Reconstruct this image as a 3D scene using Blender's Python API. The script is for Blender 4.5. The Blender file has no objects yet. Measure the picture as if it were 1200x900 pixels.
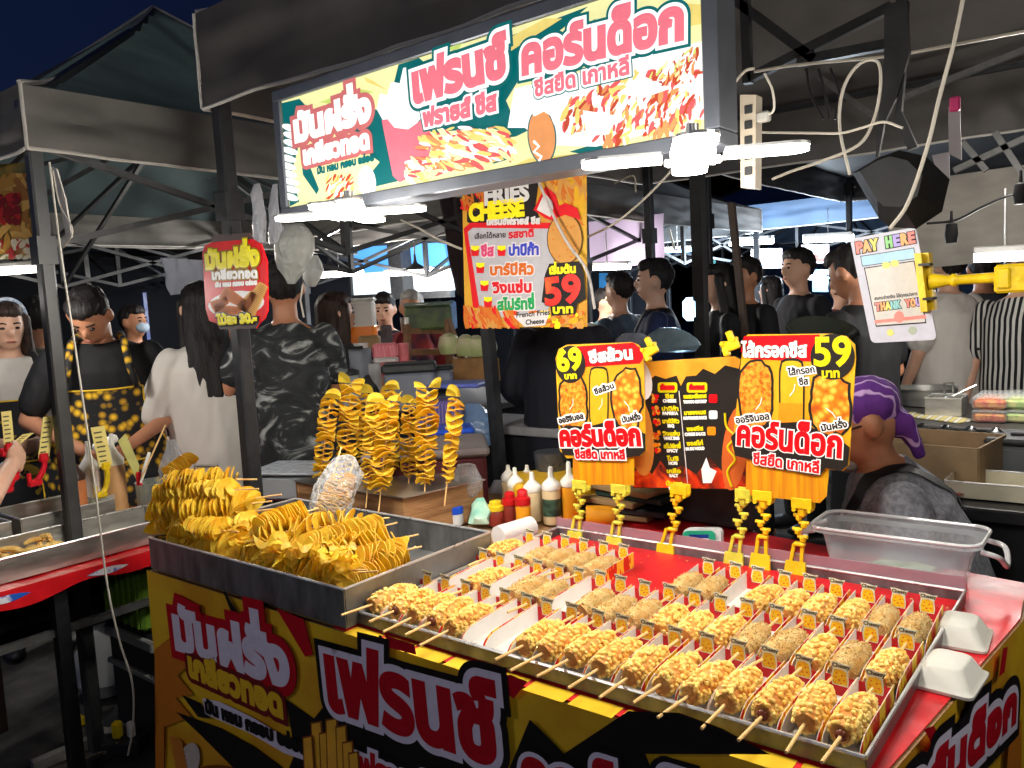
import bpy, bmesh, math, random
import numpy as np
from mathutils import Vector, Matrix, noise, geometry
random.seed(7)
S = bpy.context.scene
COL = S.collection
PI = math.pi
# ------------------------------------------------------------------ camera (fitted to the photo's vanishing points)
FOC = 955.0; EYE = 1.5
def unit(v):
    v = np.array(v, float); return v/np.linalg.norm(v)
_xa = -unit([(-611-600)/FOC, (450-420)/FOC, 1])
_yv = unit([(1357-600)/FOC, (450-317)/FOC, 1]); _yv = unit(_yv-_xa*np.dot(_xa, _yv))
_za = np.cross(_xa, _yv)
if _za[1] < 0: _za = -_za
RM = np.array([_xa, _yv, _za])
CAM = np.array([0, 0, EYE])
cam = bpy.data.objects.new('camera', bpy.data.cameras.new('camera')); COL.objects.link(cam)
r_, u_, f_ = RM[:, 0], RM[:, 1], RM[:, 2]
cam.matrix_world = Matrix(((r_[0], u_[0], -f_[0], 0), (r_[1], u_[1], -f_[1], 0), (r_[2], u_[2], -f_[2], EYE), (0, 0, 0, 1)))
cam.data.sensor_width = 36; cam.data.lens = 36*FOC/1200; cam.data.clip_start = .05; cam.data.clip_end = 500
S.camera = cam
# ------------------------------------------------------------------ night sky, exposure
W = bpy.data.worlds.new('World'); S.world = W; W.use_nodes = True
wn = W.node_tree; bg = wn.nodes['Background']
sky = wn.nodes.new('ShaderNodeTexSky'); sky.sky_type = 'NISHITA'; sky.sun_disc = False
sky.sun_elevation = math.radians(-4.5); sky.sun_rotation = math.radians(200)
tint = wn.nodes.new('ShaderNodeVectorMath'); tint.operation = 'MULTIPLY'; tint.inputs[1].default_value = (.30, .56, 1.6)   # deep night blue
wn.links.new(sky.outputs[0], tint.inputs[0]); wn.links.new(tint.outputs[0], bg.inputs[0]); bg.inputs[1].default_value = 0.9
S.view_settings.view_transform = 'Standard'; S.view_settings.look = 'None'
S.view_settings.exposure = 0.55; S.view_settings.gamma = 1
S.cycles.use_denoising = True
S.cycles.max_bounces = 6; S.cycles.transparent_max_bounces = 24
S.cycles.sample_clamp_indirect = 4
# ------------------------------------------------------------------ photo pixel (1200x900) -> point on a real plane
def ray(px, py): return RM @ np.array([(px-600)/FOC, (450-py)/FOC, 1.])
def Zp(px, py, z): d = ray(px, py); return Vector(CAM+d*(z-EYE)/d[2])
def Yp(px, py, y): d = ray(px, py); return Vector(CAM+d*(y/d[1]))
def Xp(px, py, x): d = ray(px, py); return Vector(CAM+d*(x/d[0]))
def Dp(px, py, d): return Vector(CAM+ray(px, py)*d)
# ------------------------------------------------------------------ materials
def lin(c):
    out = []
    for v in c[:3]:
        v = v/255.; out.append(v/12.92 if v <= .04045 else ((v+.055)/1.055)**2.4)
    return tuple(out)+(1,)
MATS = {}
def M(name, c, rough=.55, metal=0, var=.12, scale=18, bump=0, bscale=60, emit=0, spec=.4, stretch=(1, 1, 1), c2=None, thr=None, coat=0, sss=0):
    """principled material: sRGB base colour broken up by object-space noise, optional second colour and bump"""
    if name in MATS: return MATS[name]
    m = bpy.data.materials.new(name); m.use_nodes = True; MATS[name] = m
    nt = m.node_tree; b = nt.nodes['Principled BSDF']; L = nt.links.new
    b.inputs['Roughness'].default_value = rough; b.inputs['Metallic'].default_value = metal
    b.inputs['Specular IOR Level'].default_value = spec
    if coat: b.inputs['Coat Weight'].default_value = coat; b.inputs['Coat Roughness'].default_value = .15
    if sss: b.inputs['Subsurface Weight'].default_value = sss; b.inputs['Subsurface Radius'].default_value = (.01, .004, .002)
    col = lin(c); b.inputs['Base Color'].default_value = col
    tc = nt.nodes.new('ShaderNodeTexCoord'); mp = nt.nodes.new('ShaderNodeMapping'); mp.inputs['Scale'].default_value = stretch
    L(tc.outputs['Object'], mp.inputs[0])
    if var or c2:
        nz = nt.nodes.new('ShaderNodeTexNoise'); nz.inputs['Scale'].default_value = scale; nz.inputs['Detail'].default_value = 5
        L(mp.outputs[0], nz.inputs['Vector'])
        rp = nt.nodes.new('ShaderNodeValToRGB')
        if c2:
            rp.color_ramp.elements[0].color = lin(c); rp.color_ramp.elements[1].color = lin(c2)
            a, z = thr or (.4, .6)
        else:
            rp.color_ramp.elements[0].color = tuple(x*(1-var) for x in col[:3])+(1,)
            rp.color_ramp.elements[1].color = tuple(min(1, x*(1+var)) for x in col[:3])+(1,)
            a, z = .35, .65
        rp.color_ramp.elements[0].position = a; rp.color_ramp.elements[1].position = z
        L(nz.outputs['Fac'], rp.inputs[0]); L(rp.outputs[0], b.inputs['Base Color'])
        if emit: L(rp.outputs[0], b.inputs['Emission Color'])
        ad = nt.nodes.new('ShaderNodeMath'); ad.operation = 'MULTIPLY_ADD'; ad.inputs[1].default_value = .25; ad.inputs[2].default_value = rough-.125
        L(nz.outputs['Fac'], ad.inputs[0]); L(ad.outputs[0], b.inputs['Roughness'])
    elif emit: b.inputs['Emission Color'].default_value = col
    if emit:
        b.inputs['Emission Strength'].default_value = emit
        for l_ in list(b.inputs['Base Color'].links): nt.links.remove(l_)
        b.inputs['Base Color'].default_value = tuple(x*.25 for x in col[:3])+(1,)      # backlit film reflects little
    if bump:
        n2 = nt.nodes.new('ShaderNodeTexNoise'); n2.inputs['Scale'].default_value = bscale; n2.inputs['Detail'].default_value = 3
        L(mp.outputs[0], n2.inputs['Vector'])
        bp = nt.nodes.new('ShaderNodeBump'); bp.inputs['Strength'].default_value = bump; bp.inputs['Distance'].default_value = .01
        L(n2.outputs['Fac'], bp.inputs['Height']); L(bp.outputs[0], b.inputs['Normal'])
    return m
def thin_cloth(m, k):
    """thin fabric: part of the light passes through"""
    nt = m.node_tree; p = nt.nodes['Principled BSDF']; t = nt.nodes.new('ShaderNodeBsdfTranslucent'); x = nt.nodes.new('ShaderNodeMixShader'); x.inputs[0].default_value = k
    nt.links.new(p.inputs['Base Color'].links[0].from_socket, t.inputs[0]); o = [n for n in nt.nodes if n.type == 'OUTPUT_MATERIAL'][0]
    nt.links.new(p.outputs[0], x.inputs[1]); nt.links.new(t.outputs[0], x.inputs[2]); nt.links.new(x.outputs[0], o.inputs[0]); return m
def clear(name, c=(235, 240, 240), t=.72, gl=.12, rough=.08, bump=0, bscale=30):
    """thin clear plastic: see-through, a little milky, shiny"""
    if name in MATS: return MATS[name]
    m = bpy.data.materials.new(name); m.use_nodes = True; MATS[name] = m
    nt = m.node_tree; nt.nodes.clear(); L = nt.links.new; N = nt.nodes.new
    o = N('ShaderNodeOutputMaterial'); tr = N('ShaderNodeBsdfTransparent'); d = N('ShaderNodeBsdfPrincipled'); mx = N('ShaderNodeMixShader')
    d.inputs['Base Color'].default_value = lin(c); d.inputs['Roughness'].default_value = rough
    tr.inputs[0].default_value = tuple(.5+.5*x for x in lin(c)[:3])+(1,)
    lw = N('ShaderNodeLayerWeight'); lw.inputs[0].default_value = .35
    ma = N('ShaderNodeMath'); ma.operation = 'MULTIPLY_ADD'; ma.inputs[1].default_value = gl*3; ma.inputs[2].default_value = 1-t; ma.use_clamp = True
    L(lw.outputs['Facing'], ma.inputs[0]); L(ma.outputs[0], mx.inputs[0]); L(tr.outputs[0], mx.inputs[1]); L(d.outputs[0], mx.inputs[2]); L(mx.outputs[0], o.inputs[0])
    if bump:
        tc = N('ShaderNodeTexCoord'); n2 = N('ShaderNodeTexNoise'); n2.inputs['Scale'].default_value = bscale
        L(tc.outputs['Object'], n2.inputs['Vector']); bp = N('ShaderNodeBump'); bp.inputs['Strength'].default_value = bump; bp.inputs['Distance'].default_value = .02
        L(n2.outputs['Fac'], bp.inputs['Height']); L(bp.outputs[0], d.inputs['Normal'])
    return m
def pattern(name, c1, c2, c3=None, kind='voronoi', scale=20, rough=.7, thr=(.3, .36), stretch=(1, 1, 1), dist=0):
    if name in MATS: return MATS[name]
    m = bpy.data.materials.new(name); m.use_nodes = True; MATS[name] = m
    nt = m.node_tree; b = nt.nodes['Principled BSDF']; L = nt.links.new; N = nt.nodes.new
    b.inputs['Roughness'].default_value = rough
    tc = N('ShaderNodeTexCoord'); mp = N('ShaderNodeMapping'); mp.inputs['Scale'].default_value = stretch; L(tc.outputs['Object'], mp.inputs[0])
    if kind == 'voronoi': t = N('ShaderNodeTexVoronoi'); t.inputs['Scale'].default_value = scale; out = t.outputs['Distance']
    elif kind == 'wave': t = N('ShaderNodeTexWave'); t.inputs['Scale'].default_value = scale; t.inputs['Distortion'].default_value = dist; out = t.outputs['Fac']
    else: t = N('ShaderNodeTexNoise'); t.inputs['Scale'].default_value = scale; t.inputs['Detail'].default_value = 6; t.inputs['Distortion'].default_value = dist; out = t.outputs['Fac']
    L(mp.outputs[0], t.inputs['Vector'])
    rp = N('ShaderNodeValToRGB'); e = rp.color_ramp.elements
    e[0].color = lin(c1); e[0].position = thr[0]; e[1].color = lin(c2); e[1].position = thr[1]
    if c3: x = e.new(min(1, thr[1]+(thr[1]-thr[0])+.08)); x.color = lin(c3)
    L(out, rp.inputs[0]); L(rp.outputs[0], b.inputs['Base Color'])
    return m
# ------------------------------------------------------------------ things, parts, tags
WM = {}                                              # object -> world matrix, kept by hand
def tag(o, label=None, cat=None, group=None, kind=None):
    if label: o['label'] = label
    if cat: o['category'] = cat
    if group: o['group'] = group
    if kind: o['kind'] = kind
    return o
def thing(name, label, cat, loc=(0, 0, 0), rz=0, group=None):
    o = bpy.data.objects.new(name, None); COL.objects.link(o); o.empty_display_size = .05
    o.location = loc; o.rotation_euler = (0, 0, rz)
    WM[o] = Matrix.Translation(Vector(loc)) @ Matrix.Rotation(rz, 4, 'Z')
    return tag(o, label, cat, group)
def dup(o, parent=None, loc=None, rot=None, label=None, mat=None):
    c = o.copy(); COL.objects.link(c)
    if parent: c.parent = parent
    if mat is not None: c.matrix_world = mat
    if loc is not None: c.location = loc
    if rot is not None: c.rotation_euler = rot
    if label: c['label'] = label
    for ch in [x for x in KIDS.get(o, [])]: dup(ch, c)
    return c
KIDS = {}
class MB:
    """collects shapes; build() links them as one mesh object"""
    def __init__(s): s.v = []; s.f = []; s.m = []; s.sm = []; s.T = None
    def add(s, vs, fs, mi=0, smooth=False):
        n = len(s.v)
        if s.T is not None: vs = [s.T @ Vector(p) for p in vs]
        s.v += [tuple(p) for p in vs]
        for f in fs: s.f.append(tuple(i+n for i in f)); s.m.append(mi); s.sm.append(smooth)
        return s
    def box(s, c, d, R=None, b=0, mi=0):
        x, y, z = d[0]/2, d[1]/2, d[2]/2
        if b:
            b = min(b, x*.9, y*.9, z*.9); vs = []
            for sx in (-1, 1):
                for sy in (-1, 1):
                    for sz in (-1, 1):
                        vs += [(sx*x, sy*(y-b), sz*(z-b)), (sx*(x-b), sy*y, sz*(z-b)), (sx*(x-b), sy*(y-b), sz*z)]
            I = lambda a, b_, c_, k: ((a*2+b_)*2+c_)*3+k
            fs = []
            for a in (0, 1):
                q = [I(a, 0, 0, 0), I(a, 1, 0, 0), I(a, 1, 1, 0), I(a, 0, 1, 0)]; fs.append(q if a else q[::-1])
                q = [I(0, a, 0, 1), I(0, a, 1, 1), I(1, a, 1, 1), I(1, a, 0, 1)]; fs.append(q if a else q[::-1])
                q = [I(0, 0, a, 2), I(1, 0, a, 2), I(1, 1, a, 2), I(0, 1, a, 2)]; fs.append(q if a else q[::-1])
            for p in (0, 1):
                for q in (0, 1):
                    fs += [[I(p, q, 0, 0), I(p, q, 1, 0), I(p, q, 1, 1), I(p, q, 0, 1)], [I(p, 0, q, 0), I(p, 1, q, 0), I(p, 1, q, 2), I(p, 0, q, 2)], [I(0, p, q, 1), I(1, p, q, 1), I(1, p, q, 2), I(0, p, q, 2)]]
            for a in (0, 1):
                for b_ in (0, 1):
                    for c_ in (0, 1): fs.append([I(a, b_, c_, 0), I(a, b_, c_, 1), I(a, b_, c_, 2)])
        else:
            vs = [(sx*x, sy*y, sz*z) for sx in (-1, 1) for sy in (-1, 1) for sz in (-1, 1)]
            fs = [(0, 1, 3, 2), (4, 6, 7, 5), (0, 4, 5, 1), (2, 3, 7, 6), (0, 2, 6, 4), (1, 5, 7, 3)]
        R = R or Matrix.Identity(3); c = Vector(c)
        return s.add([R.to_3x3() @ Vector(p)+c for p in vs], fs, mi)
    def tube(s, pts, r, seg=8, mi=0, caps=True, square=False, smooth=True):
        pts = [Vector(p) for p in pts]; n = len(pts)
        rs = r if isinstance(r, (list, tuple)) else [r]*n
        t0 = (pts[1]-pts[0]).normalized(); a = Vector((0, 0, 1)) if abs(t0.z) < .9 else Vector((1, 0, 0))
        nrm = t0.cross(a).normalized(); vs = []; fs = []
        for i, p in enumerate(pts):
            t = (pts[min(i+1, n-1)]-pts[max(i-1, 0)])
            t = t.normalized() if t.length > 1e-9 else t0
            nrm = (nrm-t*nrm.dot(t)); nrm = nrm.normalized() if nrm.length > 1e-6 else t.orthogonal().normalized()
            bn = t.cross(nrm)
            for k in range(seg):
                an = 2*PI*(k+(.5 if square else 0))/seg
                vs.append(p+(nrm*math.cos(an)+bn*math.sin(an))*rs[i])
        for i in range(n-1):
            for k in range(seg): fs.append((i*seg+k, i*seg+(k+1) % seg, (i+1)*seg+(k+1) % seg, (i+1)*seg+k))
        if caps: fs += [tuple(range(seg))[::-1], tuple((n-1)*seg+k for k in range(seg))]
        return s.add(vs, fs, mi, smooth and not square)
    def bar(s, a, b, w, mi=0): return s.tube([a, b], w*.7071, 4, mi, square=True)
    def lathe(s, prof, seg=20, c=(0, 0, 0), R=None, mi=0, smooth=True, sx=1, sy=1):
        R = (R or Matrix.Identity(3)).to_3x3(); c = Vector(c); vs = []; fs = []
        for (r, z) in prof:
            for k in range(seg): a = 2*PI*k/seg; vs.append(R @ Vector((r*sx*math.cos(a), r*sy*math.sin(a), z))+c)
        n = len(prof)
        for i in range(n-1):
            for k in range(seg): fs.append((i*seg+k, i*seg+(k+1) % seg, (i+1)*seg+(k+1) % seg, (i+1)*seg+k))
        if prof[0][0] > 1e-5: fs.append(tuple(range(seg))[::-1])
        if prof[-1][0] > 1e-5: fs.append(tuple((n-1)*seg+k for k in range(seg)))
        return s.add(vs, fs, mi, smooth)
    def ell(s, c, r, R=None, seg=14, rings=9, mi=0):
        return s.lathe([(math.sin(PI*i/rings)*1.0, -math.cos(PI*i/rings)) for i in range(rings+1)], seg, c, (R.to_3x3() if R else Matrix.Identity(3)) @ Matrix.Diagonal(r), mi)
    def cap(s, a, b, ra, rb, seg=10):
        a = Vector(a); b = Vector(b); d = b-a; L = d.length or 1e-6
        q = d.to_track_quat('Z', 'Y').to_matrix()
        pr = [(ra*math.sin(t), -ra*math.cos(t)) for t in (0.001, .5, 1.0, PI/2)]+[(rb*math.cos(t), L+rb*math.sin(t)) for t in (0, .57, 1.07, PI/2-.001)]
        return s.lathe(pr, seg, a, q)
    def loft(s, secs, seg=16, mi=0, smooth=True):
        vs = []; fs = []
        for (c, rx, ry) in secs:
            for k in range(seg):
                a = 2*PI*k/seg; vs.append((c[0]+rx*math.cos(a), c[1]+ry*math.sin(a), c[2]))
        n = len(secs)
        for i in range(n-1):
            for k in range(seg): fs.append((i*seg+k, i*seg+(k+1) % seg, (i+1)*seg+(k+1) % seg, (i+1)*seg+k))
        fs += [tuple(range(seg))[::-1], tuple((n-1)*seg+k for k in range(seg))]
        return s.add(vs, fs, mi, smooth)
    def grid(s, fn, nu, nv, mi=0, smooth=True):
        vs = [fn(i/nu, j/nv) for j in range(nv+1) for i in range(nu+1)]
        fs = [(j*(nu+1)+i, j*(nu+1)+i+1, (j+1)*(nu+1)+i+1, (j+1)*(nu+1)+i) for j in range(nv) for i in range(nu)]
        return s.add(vs, fs, mi, smooth)
    def prism(s, pts, n, t, mi=0):
        """outline (3-D points in a plane) given thickness t along n"""
        pts = [Vector(p) for p in pts]; n = Vector(n).normalized()*t; k = len(pts)
        tri = geometry.tessellate_polygon([pts])
        fs = [tuple(x) for x in tri]+[tuple(i+k for i in x[::-1]) for x in tri]+[(i, i+k, (i+1) % k+k, (i+1) % k) for i in range(k)]
        return s.add(pts+[p+n for p in pts], fs, mi)
    def poly(s, pts, mi=0):
        pts = [Vector(p) for p in pts]
        return s.add(pts, [tuple(x) for x in geometry.tessellate_polygon([pts])], mi)
    def build(s, name, mat, parent=None, label=None, cat=None, group=None, kind=None, keep=False):
        if keep or not s.v: L = Matrix.Identity(4)
        elif parent is not None: L = WM.get(parent, Matrix.Identity(4))
        else:
            a = np.array(s.v); L = Matrix.Translation(((a[:, 0].min()+a[:, 0].max())/2, (a[:, 1].min()+a[:, 1].max())/2, a[:, 2].min()))
        Li = L.inverted()
        me = bpy.data.meshes.new(name)
        me.from_pydata([tuple(Li @ Vector(p)) for p in s.v], [], s.f)
        for m in (mat if isinstance(mat, (list, tuple)) else [mat]): me.materials.append(m)
        me.polygons.foreach_set('material_index', s.m); me.polygons.foreach_set('use_smooth', s.sm)
        if any(s.sm): me.set_sharp_from_angle(angle=.75)
        o = bpy.data.objects.new(name, me); COL.objects.link(o)
        if parent is not None:
            o.parent = parent; WM[o] = WM.get(parent, Matrix.Identity(4)).copy(); KIDS.setdefault(parent, []).append(o)
        else: o.matrix_world = L; WM[o] = L.copy()
        return tag(o, label, cat, group, kind)
def RZ(a): return Matrix.Rotation(a, 3, 'Z')
def smooth_path(pts, n=8):
    pts = [Vector(p) for p in pts]; out = []
    P = [pts[0]*2-pts[1]]+pts+[pts[-1]*2-pts[-2]]
    for i in range(1, len(P)-2):
        for k in range(n):
            t = k/n; a, b, c, d = P[i-1:i+3]
            out.append(.5*((2*b)+(c-a)*t+(2*a-5*b+4*c-d)*t*t+(3*b-3*c+d-a)*t**3))
    return out+[pts[-1]]
# ------------------------------------------------------------------ lettering (built-in font, Thai glyphs laid out here)
GL = {}
def _contours(txt):
    c = bpy.data.curves.new('t', 'FONT'); c.body = txt; c.size = 1
    o = bpy.data.objects.new('t', c); COL.objects.link(o); bpy.context.view_layer.update()
    cu = o.to_curve(bpy.context.evaluated_depsgraph_get()); res = []
    for sp in cu.splines:
        bp = sp.bezier_points; n = len(bp); pts = []
        for i in range(n):
            a, b = bp[i], bp[(i+1) % n]
            st = (b.co-a.co).length < .03 or ((a.handle_right-a.co).cross(b.co-a.co).length < 1e-4 and (b.handle_left-b.co).cross(b.co-a.co).length < 1e-4)
            k = 1 if st else 4
            for j in range(k):
                t = j/k; p = a.co*(1-t)**3+a.handle_right*3*t*(1-t)**2+b.handle_left*3*t*t*(1-t)+b.co*t**3
                if not pts or (Vector((p.x, p.y))-pts[-1]).length > 1e-4: pts.append(Vector((p.x, p.y)))
        if len(pts) > 2 and (pts[0]-pts[-1]).length < 1e-4: pts.pop()
        if len(pts) > 2: res.append(pts)
    o.to_curve_clear(); bpy.data.objects.remove(o); bpy.data.curves.remove(c)
    return res
def _area(p): return .5*sum(p[i].x*p[(i+1) % len(p)].y-p[(i+1) % len(p)].x*p[i].y for i in range(len(p)))
def _inside(q, p):
    r = False; n = len(p)
    for i in range(n):
        a, b = p[i], p[(i+1) % n]
        if (a.y > q.y) != (b.y > q.y) and q.x < (b.x-a.x)*(q.y-a.y)/(b.y-a.y)+a.x: r = not r
    return r
UP = 'ัิีึื็'; TONE = '่้๊๋์'; LOW = 'ุู'
_L0 = None
def glyph(ch):
    global _L0
    if ch in GL: return GL[ch]
    if _L0 is None: _L0 = min(p.x for p in _contours('l')[0])
    cs = _contours(ch) if ch != ' ' else []
    al = _contours(ch+'l'); adv = min(p.x for p in al[-1])-_L0
    if ch in UP+TONE+LOW: adv = 0
    GL[ch] = (cs, adv); return GL[ch]
def layout(txt):
    """-> list of (contours, dx, dy) and total width (em = 1)"""
    x = 0; out = []; prev = ''
    for ch in txt:
        if ch == 'ำ':
            for q in ('ํ', 'า'):
                cs, adv = glyph(q); out.append((cs, x, 0)); x += adv if q == 'า' else 0
            prev = ch; continue
        cs, adv = glyph(ch)
        dy = .21 if (ch in TONE and prev in UP and prev) else 0
        out.append((cs, x, dy)); x += adv; prev = ch
    return out, x
def text(mb, txt, fr, w, h, r=0, z=0, mi=0, slant=0):
    """letters filling width w with consonant height h in frame fr (x right, y up, z out); r = added stroke in metres"""
    lay, W_ = layout(txt); kx = w/max(W_, .01); ky = h/.555; base = .0; zf = z
    for cs, dx, dy in lay:
        C = [[Vector(((p.x+dx)*kx+slant*(p.y+dy)*ky, (p.y+dy)*ky)) for p in c] for c in cs]
        if not C: continue
        big = max(C, key=lambda c: abs(_area(c))); sg = 1 if _area(big) > 0 else -1
        outer = [c for c in C if _area(c)*sg > 0]; holes = [c for c in C if _area(c)*sg <= 0]
        for oi, oc in enumerate(outer):
            hs = [hh for hh in holes if _inside(hh[0], oc)]
            P = [[Vector((p.x, p.y, 0)) for p in oc]]+[[Vector((p.x, p.y, 0)) for p in q] for q in hs]
            flat = [p for q in P for p in q]
            tri = geometry.tessellate_polygon(P)
            mb.add([fr @ Vector((p.x, p.y, zf+.00003*oi)) for p in flat], [tuple(t) for t in tri], mi)
        if r > 0:
            rz = min(.0006, r*.15)
            for c in C:
                n = len(c); vs = []
                for i in range(n):
                    a, b, d = c[i-1], c[i], c[(i+1) % n]
                    e1 = (b-a).normalized(); e2 = (d-b).normalized(); nn = Vector((-(e1.y+e2.y), e1.x+e2.x))
                    if nn.length < .2: nn = Vector((-e1.y, e1.x))
                    nn.normalize(); k = 1/max(.6, abs(nn.dot(Vector((-e1.y, e1.x)))))
                    for q, zz in ((-1, 0), (0, rz), (1, 0)):
                        p = b+nn*q*r*k; vs.append(fr @ Vector((p.x, p.y, zf+zz)))
                fs = []
                for i in range(n):
                    j = (i+1) % n
                    fs += [(i*3, i*3+1, j*3+1, j*3), (i*3+1, i*3+2, j*3+2, j*3+1)]
                mb.add(vs, fs, mi)
                if r > .004:
                    for p in c: mb.add([fr @ Vector((p.x, p.y, zf+rz))]+[fr @ Vector((p.x+r*math.cos(2*PI*k/12), p.y+r*math.sin(2*PI*k/12), zf)) for k in range(12)], [(0, 1+k, 1+(k+1) % 12) for k in range(12)], mi)
class Board:
    """flat printed thing: art placed by photo pixel on its own plane"""
    def __init__(s, root, proj, nrm):
        s.root = root; s.P = proj; s.n = Vector(nrm).normalized()
    def pt(s, p, z): return s.P(*p)+s.n*z
    def shape(s, name, pts, mat, z, t=None):
        L = pts if isinstance(pts[0][0], (tuple, list)) else [pts]; mb = MB(); o = None
        for q in L:
            mb.poly([s.pt(p, z) for p in q]) if not t else mb.prism([s.pt(p, z-t) for p in q], s.n, t)
            if len(L) < 9: o = mb.build(name, mat, s.root); mb = MB()
        return o or mb.build(name, mat, s.root)
    def words(s, txt, a, b, hpx, layers, z, slant=0, name='lettering'):
        """layers: [(extra stroke in px, material)...] from the outermost inwards"""
        A, B = s.pt(a, 0), s.pt(b, 0); x = (B-A); w = x.length; x.normalize()
        y = s.n.cross(x).normalized(); sc = w/max(1, math.hypot(b[0]-a[0], b[1]-a[1]))
        U = s.pt((a[0], a[1]-hpx), 0)-A; h = max(U.dot(y), 1e-3)
        fr = Matrix((x, y, s.n)).transposed().to_4x4(); fr.translation = A
        for i, (r, m) in enumerate(layers):
            mb = MB(); text(mb, txt, fr, w, h, r*sc, z+i*.0007, 0, slant)
            mb.build(name if i == len(layers)-1 else name+'_outline', m, s.root)
    def cluster(s, name, box, n, mats, size, z, seed=1, lw=.3, dirn=None, poly=None):
        """printed food picture: many overlapping small strokes of a few colours"""
        rnd = random.Random(seed); mb = MB(); k = 0
        while k < n:
            cx = rnd.uniform(box[0], box[2]); cy = rnd.uniform(box[1], box[3])
            if poly and not _inside(Vector((cx, cy)), [Vector(p) for p in poly]): continue
            a = dirn+rnd.gauss(0, .35) if dirn is not None else rnd.uniform(0, PI)
            L = size*rnd.uniform(.5, 1.2); ww = L*lw*rnd.uniform(.7, 1.3); q = []
            for t in range(8):
                th = 2*PI*t/8; lx, ly = L/2*math.cos(th), ww/2*math.sin(th)
                q.append(s.pt((min(box[2]+2, max(box[0]-2, cx+lx*math.cos(a)-ly*math.sin(a))), min(box[3]+2, max(box[1]-2, cy+lx*math.sin(a)+ly*math.cos(a)))), z+k*.00001))
            mb.add(q, [tuple(range(8))], rnd.randrange(len(mats))); k += 1
        return mb.build(name, mats, s.root)
def rrect(x0, y0, x1, y1, r, n=5):
    out = []
    for cx, cy, a0 in ((x1-r, y0+r, -PI/2), (x1-r, y1-r, 0), (x0+r, y1-r, PI/2), (x0+r, y0+r, PI)):
        for k in range(n+1): a = a0+PI/2*k/n; out.append((cx+r*math.cos(a), cy+r*math.sin(a)))
    return out
def oval(cx, cy, rx, ry, n=24, rot=0): return [(cx+rx*math.cos(2*PI*k/n)*math.cos(rot)-ry*math.sin(2*PI*k/n)*math.sin(rot), cy+rx*math.cos(2*PI*k/n)*math.sin(rot)+ry*math.sin(2*PI*k/n)*math.cos(rot)) for k in range(n)]
def warp(pts, src, dst):
    """map points of rectangle src (x0,y0,x1,y1) bilinearly onto quad dst (tl,tr,br,bl)"""
    out = []
    for x, y in pts:
        u = (x-src[0])/(src[2]-src[0]); v = (y-src[1])/(src[3]-src[1])
        out.append(tuple((1-v)*((1-u)*dst[0][i]+u*dst[1][i])+v*((1-u)*dst[3][i]+u*dst[2][i]) for i in (0, 1)))
    return out
ORD = ['first', 'second', 'third', 'fourth', 'fifth', 'sixth', 'seventh', 'eighth', 'ninth', 'tenth', 'eleventh', 'twelfth', 'thirteenth', 'fourteenth', 'fifteenth', 'sixteenth', 'seventeenth', 'eighteenth', 'nineteenth', 'twentieth']
# ================================================================== SETTING
mb = MB(); mb.grid(lambda u, v: ((u-.5)*80, (v-.5)*80, 0), 8, 8)
mb.build('ground', M('asphalt', (62, 60, 57), .9, var=.35, scale=9, bump=.5, bscale=220), kind='structure')
FAB = thin_cloth(M('canopy_fabric', (84, 80, 77), .75, var=.22, scale=3, bump=.5, bscale=7), .18)
FAB2 = thin_cloth(M('canopy_fabric_green', (72, 86, 88), .75, var=.2, scale=3, bump=.5, bscale=7), .35)
FABD = thin_cloth(M('canopy_fabric_dark', (60, 58, 58), .75, var=.2, scale=3, bump=.5, bscale=7), .15)
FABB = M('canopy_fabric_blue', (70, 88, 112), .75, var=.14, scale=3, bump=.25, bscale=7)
PIPE = M('white_piping', (178, 174, 168), .7, var=.08)
STEEL = M('black_steel', (46, 47, 50), .45, .3, var=.15, scale=30)
STEELG = M('grey_steel', (92, 92, 92), .45, .4, var=.15, scale=30)
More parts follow.
